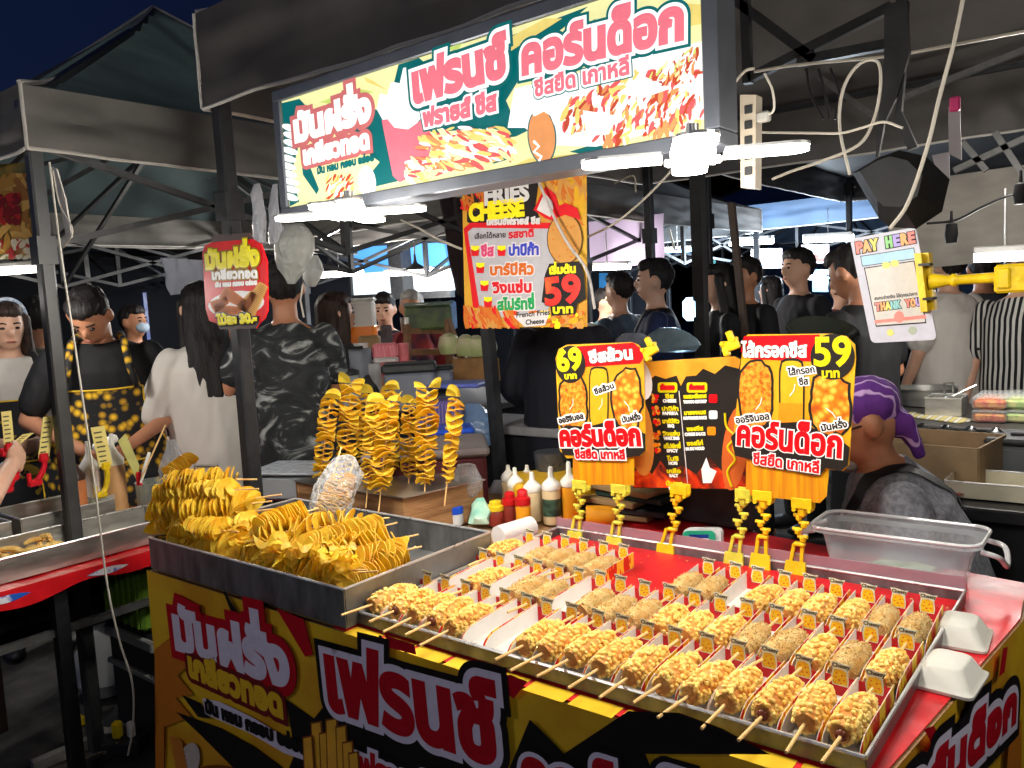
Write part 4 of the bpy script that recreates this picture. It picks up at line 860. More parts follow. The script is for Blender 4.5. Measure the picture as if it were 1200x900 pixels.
PAPW = M('paper_white', (232, 228, 222), .6, var=.04); PAPR = M('paper_red', (206, 24, 30), .45, var=.05); PAPF = pattern('paper_flames', (250, 206, 50), (214, 40, 24), None, 'noise', 60, .45, (.5, .53), stretch=(1, 1, .35))
CHY = M('cheese_yellow', (250, 200, 24), .45, c2=(246, 176, 20), scale=90, thr=(.4, .6)); CHD = M('cheese_hole', (222, 90, 22), .45); CHW = M('tag_cream', (226, 222, 196), .5); CHG = M('tag_ink', (96, 84, 60), .5)
def paper_proto():
    """open paper tray along Y (front -Y), width .056, with a cheese tag standing at the back"""
    t = thing('paper_tray', 'x', 'paper tray'); KIDS[t] = []
    w, L, h = .0275, .192, .042
    q = MB(); q.box((0, 0, .001), (2*w, L, .0012)); q.build('base', PAPW, t)
    for s, nm in ((-1, 'side_wall'), (1, 'side_wall')):
        prof = [(-L/2, .002), (L/2, .002), (L/2, h)]+[(-L/2+.05*(1-math.sin(a))+.0, h-.006-(h-.012)*(1-math.cos(a))) for a in np.linspace(0, PI/2, 7)]
        q = MB(); q.prism([(s*w, y, z) for y, z in prof], (-s, 0, 0), .0007); q.build(nm, PAPW, t)
        q = MB(); q.prism([(s*(w+.0004), y, z) for y, z in prof], (s, 0, 0), .0005); q.build('printed_outside', PAPF, t)
    q = MB(); q.prism([(-w, L/2, 0), (w, L/2, 0), (w, L/2, .036), (-w, L/2, .036)], (0, 1, 0), .0008); q.build('back_panel', PAPR, t)
    y = L/2-.0012
    tg = [(-.014, .020), (.012, .020), (.0135, .030), (.012, .047), (.0185, .060), (.010, .0585), (-.006, .0615), (-.0165, .061), (-.0125, .050), (-.016, .034)]
    q = MB(); q.prism([(x, y, z) for x, z in tg], (0, 1, 0), .0006); o = q.build('cheese_tag', CHW, t)
    q = MB(); q.poly([(x, y-.0004, z) for x, z in [(-.012, .022), (.0105, .022), (.0115, .030), (.009, .046), (.002, .0495), (-.0105, .0475), (-.0135, .034)]]); q.build('cheese_print', CHY, o)
    q = MB()
    for x, z, r in ((-.006, .042, .0016), (.003, .039, .0020), (-.008, .034, .0018), (.006, .031, .0016), (-.002, .030, .0021), (.001, .025, .0015), (.008, .040, .0012)): q.poly([(x+r*math.cos(2*PI*k/10), y-.0007, z+r*.8*math.sin(2*PI*k/10)) for k in range(10)])
    q.build('cheese_holes', CHD, o)
    q = MB(); fr = Matrix(((1, 0, 0, -.0135), (0, 0, -1, y-.0008), (0, 1, 0, .0525), (0, 0, 0, 1))); text(q, 'Cheesy', fr, .029, .0055, .0005); q.build('lettering', CHG, o)
    return t
PT = paper_proto()
XS = [-.352-.0603*k for k in range(18)]; YR = [1.272, 1.476, 1.684]; used = set(); first_tray = [True]; AX = PZ+.034
rows = ['front', 'middle', 'back']
gap3 = {9, 10, 11}
full = {0: set(range(0, 11))|{13, 14, 15, 16, 17}, 1: set(range(0, 11))|{12, 13, 15}, 2: {0, 1, 2, 3, 4, 5, 7, 8, 12, 13, 14, 15, 17}}
crumb = {(1, 1), (2, 0), (2, 1), (1, 3), (1, 4), (1, 9), (1, 10), (1, 12), (1, 13), (2, 7), (2, 12), (2, 13), (2, 14), (2, 15), (1, 8), (2, 8)}
r3 = random.Random(12)
def place(proto, mat, label, group):
    if proto not in used: used.add(proto); o = proto; o.matrix_world = mat; o['label'] = label
    else: o = dup(proto, mat=mat, label=label)
    o['group'] = group; return o
for r in range(3):
    nt = 0; nd = 0; tot = len(full[r])
    for k in range(18):
        if r == 2 and k in gap3: continue
        x = XS[k]+r3.gauss(0, .0012); y = YR[r]+r3.gauss(0, .002)
        rot = r3.gauss(0, .02); up = .010*r
        place(PT, Matrix.Translation((x, y, PZ+.008)) @ Matrix.Rotation(rot, 4, 'Z'), '%s paper tray with cheese tag from the right end of the %s row%s' % (ORD[nt], rows[r], '' if k in full[r] else ', empty'), 'paper trays in the shallow steel tray'); nt += 1
        if k in full[r]:
            cr = (r, k) in crumb; P_ = PROTO[3+r3.randrange(2)] if cr else PROTO[r3.randrange(3)]
            m = Matrix.Translation((x+r3.gauss(0, .001), y-.016+r3.gauss(0, .004), AX+.004+r3.gauss(0, .0012))) @ Matrix.Rotation(rot+r3.gauss(0, .06), 4, 'Z') @ Matrix.Rotation(math.radians(-.5)+abs(r3.gauss(0, .02))*-1, 4, 'X') @ Matrix.Rotation(r3.uniform(0, 6), 4, 'Y')
            place(P_, m, '%s corn dog from the right end of the %s row, %s' % (ORD[nd], rows[r], 'smooth with fine crumbs' if cr else 'crusted with potato cubes'), 'corn dogs lying in paper trays'); nd += 1
q = MB(); rc = random.Random(21)
for i in range(260):
    q.box((rc.uniform(-1.38, -.33), rc.uniform(1.18, 1.93), PZ+.0085), (rc.uniform(.002, .006), rc.uniform(.002, .005), .0025), RZ(rc.uniform(0, 3)), .0006)
q.build('crumbs', CRB, label='fried crumbs scattered over the red tray liner', cat='crumbs', kind='stuff')
# ================================================================== SPIRAL POTATOES
SPM = M('spiral_potato', (255, 232, 84), .5, c2=(252, 206, 54), scale=26, thr=(.4, .7), bump=.35, bscale=110, spec=.3)
SPR = M('potato_edge', (255, 226, 110), .4, c2=(252, 204, 66), scale=30)
for m_ in (SPM, SPR):                                # thin fried slices let light through
    nt_ = m_.node_tree; pb = nt_.nodes['Principled BSDF']; tl = nt_.nodes.new('ShaderNodeBsdfTranslucent'); mx_ = nt_.nodes.new('ShaderNodeMixShader'); mx_.inputs[0].default_value = .6
    src = pb.inputs['Base Color'].links[0].from_socket; nt_.links.new(src, tl.inputs[0]); ou = [n for n in nt_.nodes if n.type == 'OUTPUT_MATERIAL'][0]
    nt_.links.new(pb.outputs[0], mx_.inputs[1]); nt_.links.new(tl.outputs[0], mx_.inputs[2]); nt_.links.new(mx_.outputs[0], ou.inputs[0])
def spiral_proto(seed, L, turns, r0, r1, tilt, wav, pitchwob=.25, ttop=True):
    """potato spiral on a skewer along +Z, starting at z = 0"""
    r2 = random.Random(seed); t = thing('spiral_potato', 'x', 'spiral potato'); KIDS[t] = []
    q = MB(); N = 16; n = int(turns*N); vs = []; fs = []; th = .0012; ph0 = r2.uniform(0, 6); tz = r2.uniform(0, 2*PI)
    zoff = 0
    for i in range(n+1):
        s = i/n; a = 2*PI*i/N+ph0
        R = r0+(r1-r0)*s; R *= (1+.16*noise.noise((math.cos(a)*1.2+seed, math.sin(a)*1.2, s*turns*.35)))*(1 if s > .04 else .6)*(1+.12*math.sin(PI*s))
        z = L*(s+pitchwob*.5/turns*noise.noise((s*turns*.7, seed*3., 0))*2)
        for j, rr_ in enumerate((.0035, R*.55, R)):
            nt_ = noise.noise((s*turns*.55, seed*1.7, 4.)); lean = tilt*(.75+1.3*nt_)*rr_*math.cos(a-tz-2.2*noise.noise((s*turns*.3, 9., seed*1.)))
            wv = wav*(rr_/R)**2*(math.sin(2*a+s*turns*.9)*.75+noise.noise((math.cos(a)*1.1, math.sin(a)*1.1, s*turns*.8+seed))*1.3)*R
            vs += [(rr_*math.cos(a), rr_*math.sin(a), z+lean+wv+th), (rr_*math.cos(a), rr_*math.sin(a), z+lean+wv-th)]
    for i in range(n):
        b, c = i*6, i*6+6
        fs += [(b, b+2, c+2, c), (b+2, b+4, c+4, c+2), (b+1, c+1, c+3, b+3), (b+3, c+3, c+5, b+5)]
    q.add(vs, fs, 0, True); q.add(vs, [(i*6+4, i*6+5, i*6+11, i*6+10) for i in range(n)], 1, True)
    if ttop:
        for e in range(2):
            a0 = r2.uniform(0, 6)
            q.grid(lambda u, v, a0=a0, e=e: ((.004+r1*1.1*u)*math.cos(a0+v*1.8), (.004+r1*1.1*u)*math.sin(a0+v*1.8), L+.004+.034*u*math.sin(PI*v)**.5*(1 if e == 0 else .55)+.002), 6, 8)
    q.build('potato', [SPM, SPR], t)
    q = MB(); q.tube([(0, 0, -.068), (0, 0, L*.98)], .0024, 7); q.build('skewer', WOOD, t)
    return t
ST = [spiral_proto(11, .27, 16, .028, .033, .14, .34, .5), spiral_proto(12, .29, 19, .030, .037, .16, .30, .4), spiral_proto(13, .28, 18, .035, .032, .16, .28, .5), spiral_proto(14, .24, 14, .018, .027, .35, .28, .7)]
LY = [spiral_proto(21, .25, 18, .034, .028, .55, .14, .5, ttop=False), spiral_proto(22, .25, 19, .036, .026, .6, .16, .5, ttop=False), spiral_proto(23, .25, 15, .037, .031, .5, .22, .7, ttop=False), spiral_proto(24, .25, 17, .034, .035, .8, .26, .7, ttop=False)]
PLZ = .935
stand = [((375, 562), (388, 462), 0, 'leftmost standing spiral potato with wide gaps'), ((404, 556), (412, 444), 1, 'standing spiral potato with a tall curled tip at the left'), ((426, 548), (430, 456), 0, 'standing spiral potato mostly hidden behind its neighbours at the left'), ((431, 572), (442, 467), 1, 'leaning front standing spiral potato left of the middle'),
    ((446, 576), (457, 464), 2, 'thick standing spiral potato at the front middle'), ((459, 552), (456, 452), 0, 'standing spiral potato behind the thick front one'), ((479, 558), (480, 468), 2, 'standing spiral potato with two pointed tips'), ((498, 567), (501, 449), 1, 'tall standing spiral potato right of the middle'), ((524, 565), (536, 459), 3, 'thin standing spiral potato alone at the right end')]
for (bx, by), (tx, ty), k, lb in stand:
    a = Zp(bx, by, PLZ+.02); dep = (RM.T @ (np.array(a)-CAM))[2]; b = Dp(tx, ty, dep); d = (b-a)
    rz_ = Matrix.Rotation(r3.uniform(0, 6), 4, 'Z'); Lp = {0: .27, 1: .29, 2: .28, 3: .24}[k]; sc = d.length/(Lp+.02)
    m = Matrix.Translation(a) @ d.to_track_quat('Z', 'Y').to_matrix().to_4x4() @ rz_ @ Matrix.Diagonal((sc*.95, sc*.95, sc, 1))
    place(ST[k], m, lb, 'spiral potatoes standing in the wooden box')
lying = [((190, 563), (277, 562), 1.06, 0), ((182, 578), (276, 574), 1.04, 1), ((190, 600), (299, 584), 1.01, 2), ((182, 612), (290, 600), .98, 3), ((200, 630), (304, 612), .96, 1), ((236, 642), (334, 622), .945, 0), ((214, 600), (296, 590), 1.0, 2), ((282, 654), (356, 636), .93, 3), ((252, 660), (346, 652), .92, 1), ((300, 668), (400, 668), .915, 0),
    ((300, 618), (358, 600), .985, 1), ((300, 628), (424, 611), .965, 2), ((352, 640), (443, 618), .955, 0), ((360, 654), (464, 632), .935, 1), ((384, 668), (472, 646), .92, 3), ((402, 690), (492, 655), .912, 0), ((330, 678), (420, 672), .91, 2), ((196, 648), (290, 640), .93, 2), ((180, 596), (240, 590), 1.0, 3), ((330, 650), (420, 640), .94, 3), ((205, 618), (262, 622), .98, 0), ((232, 668), (330, 664), .90, 3)]
for i, (a, b, z, k) in enumerate(lying):
    A, E_ = Zp(*a, z), Zp(*b, z-.012); A = Yp(*a, 1.172) if A.y < 1.172 else A; E_ = Yp(*b, 1.178) if E_.y < 1.178 else E_; E_.x = min(E_.x, -1.45); d = E_-A; sc = min(1.25, max(.7, d.length/.25))
    m = Matrix.Translation(A) @ d.to_track_quat('Z', 'Y').to_matrix().to_4x4() @ Matrix.Rotation(PI+r3.uniform(-.4, .4), 4, 'Z') @ Matrix.Translation((0, 0, d.length)) @ Matrix.Rotation(PI, 4, 'X') @ Matrix.Diagonal((1, 1, d.length/.25, 1))
    zone = 'left upper' if a[0] < 215 and a[1] < 615 else ('left lower' if a[0] < 260 else ('middle' if a[0] < 330 else 'right front'))
    place(LY[k], m, 'placeholder', 'spiral potato skewers heaped in the deep tray')['label'] = '%s potato skewer in the heap, counting from the back of its %s part' % (ORD[sum(1 for c in lying[:i] if ('left upper' if c[0][0] < 215 and c[0][1] < 615 else ('left lower' if c[0][0] < 260 else ('middle' if c[0][0] < 330 else 'right front'))) == zone)], zone)
# loose broken chips on the heap: uncountable
q = MB()
for i in range(80):
    u = r3.random(); px = 178+u*230; py = 628+u*52-r3.uniform(4, 40)
    a = Zp(px, py, .93+.03*r3.random()); a = Yp(px, py, 1.16+.02*r3.random()) if a.y < 1.165 else a; a.x = min(a.x, -1.45); R = r3.uniform(.016, .030); Rm = Matrix.Rotation(r3.uniform(0, 6), 3, 'Z') @ Matrix.Rotation(r3.gauss(.3, .5), 3, 'X'); bend = r3.uniform(-.5, .5); hole = r3.random() < .4; ph = r3.uniform(0, 6)
    def chip(s, t_, R=R, Rm=Rm, bend=bend, a=a, ph=ph):
        th = t_*2*PI*.92; rr_ = R*(.18+.82*s)*(1+.15*math.sin(2*th+ph)); x, y_ = rr_*math.cos(th), rr_*math.sin(th)
        return a+Rm @ Vector((x, y_, bend*(x*x-y_*y_)/R+.15*rr_*math.sin(3*th+ph)))
    q.grid(chip, 3, 14, mi=i % 2)
q.build('potato_chips', [SPM, SPR], label='broken potato slices loose over the front of the heap', cat='potato chips', kind='stuff')
# wooden box with steel plate
t = thing('wooden_box', 'low wooden box holding the standing spiral potatoes', 'box', (-2.05, 1.85, TZ))
WD = M('box_wood', (166, 124, 82), .7, c2=(122, 84, 50), scale=5, thr=(.4, .62), stretch=(1, 1, 9), bump=.3, bscale=30)
bx = [(-2.33, 1.70), (-1.80, 1.70), (-1.735, 2.0), (-2.30, 2.05)]
for i in range(4):
    a, b = Vector((*bx[i], 0)), Vector((*bx[(i+1) % 4], 0)); n = (b-a).normalized().cross(Vector((0, 0, 1)))
    q = MB(); q.prism([a+Vector((0, 0, PZ)), b+Vector((0, 0, PZ)), b+Vector((0, 0, PLZ-.008)), a+Vector((0, 0, PLZ-.008))], -n, .014); q.build('side_board', WD, t)
q = MB(); q.prism([(x+.01*(1 if x > -2 else -1), y-.005*(1 if y < 1.8 else -1), PLZ-.007) for x, y in bx], (0, 0, 1), .004); q.build('steel_plate', INOX, t)
# ================================================================== CLIPS
def clip(base, top, label, mat, grip=.05):
    """pop clip: jaw at base on the tray rim, jointed neck, upper jaw holding a sign (pixels on plane y=1.95)"""
    a, b = Yp(*base, 1.95), Yp(*top, 1.94); t = thing('sign_clip', label, 'clip', tuple(a), 0, 'yellow clips along the tray rim')
    d = b-a; L = d.length; ux = Vector((1, 0, 0)); up = d.normalized()
    q = MB(); R = Matrix((ux, Vector((0, 1, 0)), Vector((0, 0, 1)))).transposed()
    q.prism([a+Vector((-.027, -.012, -.005)), a+Vector((.027, -.012, -.005)), a+Vector((.024, -.004, .030)), a+Vector((-.024, -.004, .030))], (0, -1, 0), .007)
    q.prism([a+Vector((-.025, .014, -.005)), a+Vector((.025, .014, -.005)), a+Vector((.022, .004, .030)), a+Vector((-.022, .004, .030))], (0, 1, 0), .006)
    for s in (-1, 1): q.bar(a+Vector((s*.013, -.004, .028)), a+Vector((s*.010, .0, .028))+up*.045, .008)
    q.box(a+up*.075, (.028, .016, .010), b=.003); q.build('base_jaw', mat, t)
    q = MB(); q.tube([a+Vector((-.014, .002, .045)), a+Vector((.014, .002, .045))], .005, 8); q.build('spring', M('spring_steel', (150, 130, 110), .3, .8), t)
    q = MB(); n = 4; z0 = .08; p0 = a+up*z0; p1 = b-up*.028
    for k in range(n):
        s = (k+.5)/n; c = p0.lerp(p1, s)+ux*.007*(-1)**k; q.box(c, (.014, .013, (p1-p0).length/n*.92), b=.004); q.tube([c+Vector((-.012, 0, .006)), c+Vector((.012, 0, .006))], .0046, 8)
    q.build('neck', mat, t)
    q = MB(); q.box(b+Vector((0, -.010, .002)), (grip, .005, .026), b=.0015); q.box(b+Vector((0, .012, .002)), (grip, .005, .026), b=.0015); q.box(b-up*.02, (.02, .02, .025), b=.004)
    for s in (-1, 1): q.tube([b+Vector((s*grip*.36, -.016, -.014)), b+Vector((s*grip*.36, .014, -.014))], .005, 8)
    q.build('upper_jaw', mat, t)
clip((676, 634), (681, 568), 'lemon clip on the tray rim under the left part of the 69 board', YEL2)
clip((722, 641), (727, 573), 'lemon clip on the tray rim under the right part of the 69 board', YEL2)
clip((782, 649), (797, 574), 'yellow clip on the tray rim holding the black menu board', YEL)
clip((862, 660), (872, 579), 'pale lime clip left of two clips under the 59 board', YEL2, .04)
clip((893, 662), (895, 581), 'orange yellow clip in the middle under the 59 board', M('amber_plastic', (244, 200, 30), .35, var=.06))
clip((934, 671), (941, 590), 'bright yellow clip under the right part of the 59 board', YEL)
for (x, y), an, lb in (((762, 411), .5, 'yellow clip joining the 69 board and the menu board'), ((856, 405), .35, 'yellow clip joining the menu board and the 59 board')):
    c = Yp(x, y, 1.91); t = thing('sign_clip', lb, 'clip', tuple(c), 0, 'yellow clips joining the boards'); R = Matrix.Rotation(-an, 3, 'Y')
    q = MB(); q.box(c, (.046, .012, .026), R, .003); q.box(c+R @ Vector((.008, 0, .022)), (.016, .014, .026), R, .003); q.box(c+R @ Vector((-.016, 0, -.012)), (.014, .02, .02), R, .003); q.build('jaw', YEL, t)
    q = MB()
    for s in (-1, 1): q.tube([c+R @ Vector((s*.016, -.011, .012)), c+R @ Vector((s*.016, .013, .012))], .005, 8)
    q.build('pin', M('amber_plastic', (244, 200, 30), .35), t)
# ================================================================== BOTTLES AND TABLE THINGS BEHIND
def bottle(px, y, ytop, ybot, r, body, capm, label, nozzle=True, wrap=None):
    p = Yp(px, ybot, y); top = Yp(px, ytop, y); h = top.z-PZ; x, y_ = p.x, p.y
    t = thing('sauce_bottle' if nozzle else 'seasoning_bottle', label, 'bottle', (x, y_, PZ)); c = (x, y_, PZ)
    hb = h*(.6 if nozzle else .62); r = r*.88
    q = MB(); q.lathe([(.001, 0), (r*.92, 0), (r, .006), (r, hb*.93), (r*.9, hb)], 20, c); o = q.build('bottle_body', body, t)
    q = MB()
    if nozzle == 2: q.lathe([(r*1.03, hb), (r*1.05, hb+.003), (r*1.03, hb+(h-hb)*.45), (r*.72, hb+(h-hb)*.5), (r*.68, hb+(h-hb)*.86), (r*.55, hb+(h-hb)*.92), (r*.3, h)], 22, c)
    elif nozzle: q.lathe([(r*.98, hb), (r*1.02, hb+.003), (r*1.0, hb+.018), (r*.8, hb+.024), (r*.36, hb+.036), (r*.30, hb+.038), (r*.24, h*.985), (r*.14, h)], 20, c)
    else: q.lathe([(r*1.03, hb), (r*1.05, hb+.004), (r*1.03, h*.97), (r*.9, h)], 20, c)
    q.build('cap', capm, t)
    if wrap: q = MB(); q.lathe([(r*1.01, hb*.25), (r*1.012, hb*.75)], 20, c); q.build('label_wrap', wrap, t)
CW = M('cap_white', (232, 230, 222), .4, var=.05); CRd = M('cap_red', (196, 24, 30), .35, var=.05); CYl = M('cap_yellow', (226, 196, 40), .35, var=.05); CBl = M('cap_blue', (24, 80, 210), .35, var=.05)
Mayo = M('mayo_body', (206, 184, 142), .4, var=.08); Ketch = M('ketchup_body', (126, 44, 34), .35, var=.08); Must = M('mustard_body', (226, 150, 30), .35, var=.06); WLab = M('green_label', (30, 52, 44), .5, c2=(60, 90, 70), scale=40)
bottle(598, 2.20, 545, 600, .030, Mayo, CW, 'white capped sauce bottle at the left end of the bottle row'); bottle(606, 2.10, 548, 606, .031, Mayo, CW, 'white capped sauce bottle second from the left, slightly in front')
bottle(620, 2.24, 545, 600, .030, Mayo, CW, 'white capped sauce bottle at the back of the bottle row'); bottle(626, 2.06, 553, 616, .033, Mayo, CW, 'white capped sauce bottle behind the yellow bodied one'); bottle(648, 2.06, 547, 616, .034, Mayo, CW, 'white capped sauce bottle with a dark green label', wrap=WLab)
bottle(669, 2.10, 541, 612, .032, Must, CW, 'orange sauce bottle with white cap behind the 69 board'); bottle(582, 1.96, 586, 620, .032, Ketch, CYl, 'brown sauce bottle with a yellow cap', 2); bottle(599, 1.99, 576, 615, .028, Ketch, CRd, 'dark red sauce bottle with a red cap', 2); bottle(614, 1.97, 573, 615, .027, Must, CRd, 'yellow sauce bottle with a red cap', 2)
bottle(534, 1.90, 593, 620, .031, M('clear_white', (214, 220, 228), .3), CBl, 'short white bottle with a bright blue cap', nozzle=False)
# lying bottle, tissue roll, plate pile, dark kit behind the boards
q = MB(); a, b = Yp(688, 612, 2.08), Yp(722, 612, 2.12); a.z = b.z = PZ+.034; q.tube([a, a.lerp(b, .7), b], [.032, .032, .028], 14); o = q.build('sauce_bottle', Must, label='orange sauce bottle lying on its side behind the clips', cat='bottle')
q = MB(); a, b = Zp(584, 629, PZ+.036), Zp(622, 617, PZ+.036); q.tube([a, a.lerp(b, .5), b], .031, 20); q.build('tissue_roll', M('tissue', (226, 224, 222), .8, var=.03, bump=.3, bscale=40), label='white paper roll at the back left corner of the corn dog tray', cat='paper roll')
def slab(name, label, cat, pts, z, t, mat, **k): q = MB(); q.prism([(p.x, p.y, z) for p in pts], (0, 0, 1), t); return q.build(name, mat, label=label, cat=cat, **k)
CARD = M('brown_card', (150, 122, 84), .8, var=.15, scale=6); DARKP = M('dark_plastic', (44, 46, 48), .5, var=.2)
DKT = M('dark_wood', (60, 46, 38), .7, var=.2)
for i, (c, w, m, lb) in enumerate((((720, 600), (.30, .16), CARD, 'brown board at the bottom of the pile behind the clips'), ((735, 590), (.34, .15), DARKP, 'dark tray in the pile behind the clips'), ((715, 582), (.28, .16), CARD, 'brown board in the middle of the pile behind the clips'), ((750, 574), (.26, .14), M('dark_green_card', (26, 52, 46), .7), 'dark green folder on the pile behind the clips'), ((735, 566), (.30, .16), CARD, 'creased brown sheet on top of the pile behind the clips'))):
    p = Yp(c[0], c[1], 2.25); q = MB(); q.box((p.x, p.y, PZ+.012+i*.022), (w[0], w[1], .018), RZ(.1-.08*i), .003); q.build('board_pile', m, label=lb, cat='board')
p = Yp(820, 600, 2.32); q = MB(); q.box((p.x, p.y, PZ+.10), (.42, .12, .2), RZ(-.1), .01); q.build('black_box', DARKP, label='black box behind the menu board clips', cat='box')
p = Yp(720, 655, 1.99); q = MB(); q.box((p.x+.1, p.y+.06, PZ+.012), (.12, .06, .02), RZ(.2), .004); q.build('red_packet', CR, label='small red packet lying behind the tray rim', cat='packet')
# small payment card stand (its bear figure is left out)
t = thing('card_stand', 'small green and white card stand at the back of the tray', 'card stand', tuple(Yp(820, 650, 1.985)))
B = Board(t, lambda x, y: Yp(x, y, 1.985), NY)
B.shape('stand', rrect(799, 620, 844, 652, 7), M('stand_white', (226, 226, 226), .4), -.006, .016); B.shape('board', rrect(800, 622, 838, 650, 6), M('stand_green', (40, 170, 130), .4), .001, .003)
B.shape('paper', [(808, 627), (831, 627), (831, 648), (806, 648)], Bw, .0018); B.shape('printed_shape', [(808, 626), (831, 626), (831, 630.5), (808, 630.5)], M('stand_blue', (30, 60, 140), .4), .0024)
q = MB(); q.tube([B.pt(p[:2], .003) for p in smooth_path([(822, 636, 0), (826, 633, 0), (827, 638, 0), (824, 642, 0), (829, 648, 0)], 4)], .0009, 5); q.build('printed_shape', Bk, t)
# clear bin with handles
t = thing('clear_bin', 'clear plastic bin with side handles behind the corn dog tray', 'bin', (-.47, 2.05, PZ))
CLR = clear('bin_plastic', (236, 240, 244), .74, .13)
bx0, bx1, by0, by1, bh = -.655, -.305, 1.99, 2.15, .118
def rr3(x0, y0, x1, y1, r, z): return [(x, y, z) for x, y in rrect(x0, y0, x1, y1, r, 6)]
q = MB(); rings = [rr3(bx0+.03, by0+.02, bx1-.03, by1-.02, .03, PZ+.002), rr3(bx0+.01, by0+.008, bx1-.01, by1-.008, .035, PZ+bh-.02), rr3(bx0+.006, by0+.005, bx1-.006, by1-.005, .035, PZ+bh-.018), rr3(bx0-.012, by0-.012, bx1+.012, by1+.012, .04, PZ+bh-.012), rr3(bx0-.012, by0-.012, bx1+.012, by1+.012, .04, PZ+bh)]
n = len(rings[0]); vs = [p for r in rings for p in r]; fs = [(i*n+k, i*n+(k+1) % n, (i+1)*n+(k+1) % n, (i+1)*n+k) for i in range(len(rings)-1) for k in range(n)]+[tuple(range(n))[::-1]]
q.add(vs, fs, 0, True); q.build('body', CLR, t)
q = MB(); q.tube(rings[-1]+[rings[-1][0]], .004, 6); q.build('rim', clear('bin_rim', (244, 246, 248), .35, .2), t)
for s, x in ((-1, bx0-.008), (1, bx1+.008)):
    ym = (by0+by1)/2; q = MB(); q.tube(smooth_path([(x, ym-.05, PZ+bh-.02), (x+s*.035, ym-.045, PZ+bh-.03), (x+s*.045, ym, PZ+bh-.06), (x+s*.035, ym+.045, PZ+bh-.03), (x, ym+.05, PZ+bh-.02)], 5), .006, 8); q.build('handle', clear('bin_rim'), t)
q = MB(); q.prism([(-.56, 2.05, PZ+.012), (-.50, 2.04, PZ+.012), (-.47, 2.12, PZ+.013), (-.53, 2.15, PZ+.012)], (0, .1, 1), .002); q.prism([(-.48, 2.06, PZ+.016), (-.41, 2.05, PZ+.016), (-.40, 2.10, PZ+.02), (-.46, 2.13, PZ+.018)], (0, .1, 1), .002); q.build('banknotes', M('note_green', (150, 176, 140), .7, c2=(190, 200, 180), scale=30), label='pale green papers inside the clear bin', cat='paper')
# foam clamshells on the table corner
FOAM = M('foam_white', (206, 204, 194), .55, var=.04, scale=6)
def clamshell(c, rz, label, tilt=0):
    t = thing('foam_box', label, 'food box', c, rz); Rm = RZ(rz) @ Matrix.Rotation(tilt, 3, 'X'); q = MB()
    rs = [rr3(-.075, -.062, .075, .062, .016, 0), rr3(-.075, -.062, .075, .062, .016, .006), rr3(-.066, -.054, .066, .054, .016, .012), rr3(-.05, -.038, .05, .038, .018, .042), rr3(-.044, -.032, .044, .032, .016, .046)]
    n = len(rs[0]); vs = [Rm @ (Vector(p)*.86)+Vector(c) for r in rs for p in r]
    fs = [(i*n+k, i*n+(k+1) % n, (i+1)*n+(k+1) % n, (i+1)*n+k) for i in range(len(rs)-1) for k in range(n)]+[tuple(range(n))[::-1], tuple((len(rs)-1)*n+k for k in range(n))]
    q.add(vs, fs, 0, True); q.build('shell', FOAM, t)
p = Zp(1108, 782, PZ+.02); clamshell((p.x+.004, p.y, PZ-.002), 1.5, 'white foam food box upside down at the right table corner')
p = Zp(1128, 742, PZ+.02); clamshell((p.x-.01, p.y+.03, PZ-.002), 1.62, 'white foam food box tucked behind the front foam box', 0)
# ================================================================== HANGING THINGS UNDER THE CANOPY
BLK = M('black_fabric', (13, 13, 15), .65, var=.2, scale=6, bump=.3, bscale=20)
t = thing('hanging_bag', 'large black faceted bag hanging by straps from the canopy frame', 'bag', tuple(Yp(1055, 205, 2.2)))
o2 = [(999, 203), (1030, 184), (1054, 176), (1085, 183), (1113, 210), (1104, 248), (1074, 268), (1042, 266), (1030, 256)]
q = MB(); A = [Yp(x, y, 2.2) for x, y in o2]; c = sum(A, Vector())/len(A)
fr_ = [c+(p-c)*.62+Vector((0, -.10, .01)) for p in A]; bk = [c+(p-c)*.7+Vector((0, .10, 0)) for p in A]; n = len(A)
q.add(A+fr_+bk, [(i, (i+1) % n, n+(i+1) % n, n+i) for i in range(n)]+[(i, 2*n+i, 2*n+(i+1) % n, (i+1) % n) for i in range(n)]+[tuple(n+i for i in range(n)), tuple(2*n+i for i in range(n))[::-1]]); q.build('bag_body', BLK, t)
q = MB(); q.prism([Yp(1036, 5, 2.2), Yp(1062, 0, 2.2), Yp(1066, 60, 2.2), Yp(1052, 110, 2.2), Yp(1036, 145, 2.2), Yp(1029, 184, 2.2), Yp(1026, 184, 2.2), Yp(1030, 130, 2.2), Yp(1036, 70, 2.2)], (0, 1, 0), .015); q.prism([Yp(1050, 0, 2.21), Yp(1064, 0, 2.21), Yp(1062, 70, 2.21), Yp(1056, 130, 2.21), Yp(1075, 172, 2.21), Yp(1064, 176, 2.21), Yp(1047, 140, 2.21), Yp(1055, 100, 2.21)], (0, 1, 0), .02); q.build('strap', BLK, t)
t = thing('power_strip', 'beige power strip hanging upright beside the lit sign', 'power strip', tuple(Yp(877, 222, 1.75)))
q = MB(); q.prism([Yp(867, 111, 1.75), Yp(886, 111, 1.75), Yp(885, 221, 1.75), Yp(868, 220, 1.75)], (0, 1, 0), .035); q.build('strip_body', M('beige_plastic', (176, 164, 146), .5, var=.08), t)
q = MB()
for k in range(5): p = Yp(877, 128+k*18, 1.748); q.box(p, (.018, .004, .018), b=.002)
q.build('socket', DARKP, t)
q = MB(); p = Yp(895, 137, 1.745); q.box(p, (.028, .02, .022), b=.004); q.build('plug', M('plug_grey', (150, 148, 142), .5), t)
CORD = M('white_cord', (176, 170, 158), .5, var=.08); CORDB = M('black_cord', (28, 28, 30), .5)
